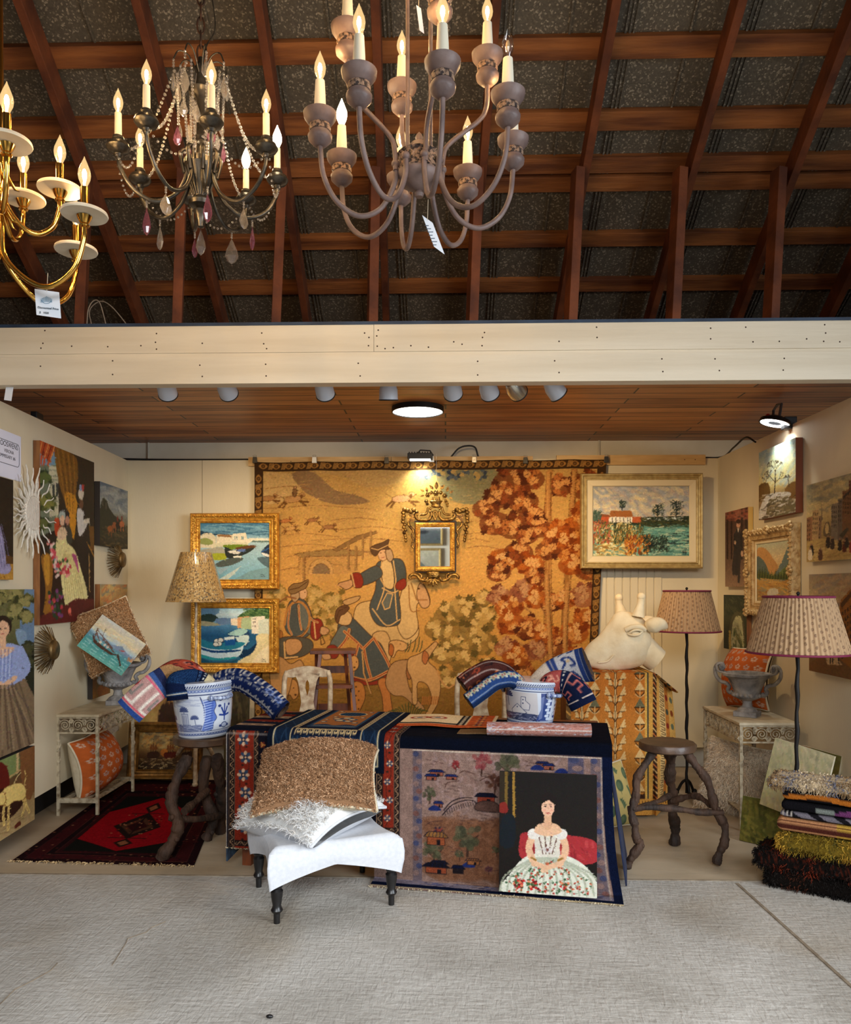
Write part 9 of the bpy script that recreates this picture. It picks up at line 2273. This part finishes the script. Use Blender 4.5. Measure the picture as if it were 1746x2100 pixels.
  if k % 2 == 0:
   b = MB(); drop(b, .07, .016, .5); b.build('pink_drop', PINKC, t, loc=P3(a + .3, .09, .17), rot=(0, 0, k))
   b = MB()
   for j in range(18): b.ball(P3(a + .3, .092 - j * .0004, .36 - j * .0105), .0055, n=6, m=4)
   b.build('bead_strand', CRYS, t, smooth=80)
 b = MB(); drop(b, .095, .018, .6); b.build('crystal_drop', CRYS, t, loc=(0, 0, -.18))
crystal_chandelier()
# ---- brass chandelier, cut by the left edge
def brass_chandelier():
 D = 2.4; c = at(-4, 400, D); t = empty('chandelier', c, .527, 'polished brass chandelier with white stone drip plates at the left edge', 'chandelier')
 b = MB(); b.lathe([(.006, -.20), (.012, -.18), (.012, .0), (.022, .03), (.028, .10), (.018, .20), (.014, .5), (.014, 1.2)], 22); b.build('column', BRASSP, t, smooth=50)
 for k in range(12):
  a = k * PI / 6; z = -.07 if k % 2 else .04; b = MB(); b.tube([P3(a, .016, z + .06), P3(a, .026, z + .02), P3(a, .046, z - .012), P3(a, .060, z - .016)], [.012, .012, .007, .001], 8, flat=.5); b.build('leaf', BRASSP, t, smooth=80)
 def holder(a, R_, z, mode='lit'):
  g = MB(); g.lathe([(.014, 0), (.016, .004), (.012, .010), (.018, .020), (.023, .032), (.020, .034)], 20); g.build('socket_cup', BRASSP, t, smooth=40, loc=P3(a, R_, z))
  g = MB(); g.lathe([(.004, .034), (.067, .034), (.069, .038), (.067, .044), (.012, .045)], 36); g.build('drip_plate', ALAB, t, smooth=40, loc=P3(a, R_, z))
  g = MB(); g.lathe([(.0125, .045), (.0125, .120), (.006, .121)], 18); g.build('sleeve', BRASSP, t, smooth=40, loc=P3(a, R_, z))
  bulb(t, P3(a, R_, z + .118), 1.02, mode)
 for d, R_, dz, lo in ((-32, .273, -.105, .17), (32, .273, -.105, .17), (148, .273, -.105, .17), (212, .273, -.105, .17), (-83, .18, .04, .12), (13, .18, .04, .12), (66, .18, .04, .12), (139, .18, .04, .12), (205, .18, .04, .12)):
  a = math.radians(d); b = MB()
  b.tube(bez([P3(a, .012, dz + .02), P3(a, .022, dz - lo * .5), P3(a, R_ * .36, dz - lo * .95), P3(a, R_ * .62, dz - lo * 1.05), P3(a, R_ * .88, dz - lo * .75), P3(a, R_ * .99, dz - lo * .25), P3(a, R_, dz + .002)], 8), .0085, 8); b.build('arm', BRASSP, t, smooth=80)
  holder(a, R_, dz)
 p = at(96, 592, 2.45); g = price_tag('price_tag', p, .078, .082, 0, 'white discount price tag hanging from the brass chandelier', .15)
 ik = M('tag_ink', C(70, 84, 96), rough=.8)
 text('printed_words', 'Discounted Price', .0096, ik, g, (.005, -.0012, -.062), (PI / 2, .10, 0)); text('handwritten_price', "$   1020", .009, ik, g, (-.008, -.0012, -.076), (PI / 2, .10, 0))
 b = MB()
 for i in range(9): b.box(-.018 + i * .0042, -.0168 + i * .0042, -.0014, -.0008, -.042 - abs(i - 4) * .0005, -.024 - abs(i - 4) * .002)
 b.tube(bez([(-.018, -.001, -.036), (-.009, -.001, -.045), (0, -.001, -.047), (.009, -.001, -.045), (.017, -.001, -.037)], 4), .0006, 4); b.build('printed_chandelier', M('tag_blue_ink', C(60, 120, 150), rough=.8), g)
brass_chandelier()
# looped wires on the loft floor
b = MB(); q = [atY(178, 668, 4.5), atY(181, 635, 4.5), atY(192, 617, 4.5), atY(205, 622, 4.5), atY(218, 668, 4.5)]; b.tube(bez(q, 8), .0035, 6)
tag(b.build('wire_loop', M('grey_wire', C(150, 136, 120), rough=.5), smooth=80), 'smaller grey wire loop standing on the loft behind the beam', 'wire')
b = MB(); q = [atY(188, 668, 4.55), atY(184, 636, 4.55), atY(206, 618, 4.55), atY(230, 630, 4.55), atY(262, 668, 4.55)]; b.tube(bez(q, 8), .0035, 6)
tag(b.build('wire_loop', MATS['grey_wire'], smooth=80), 'wider grey wire loop standing on the loft behind the beam', 'wire')
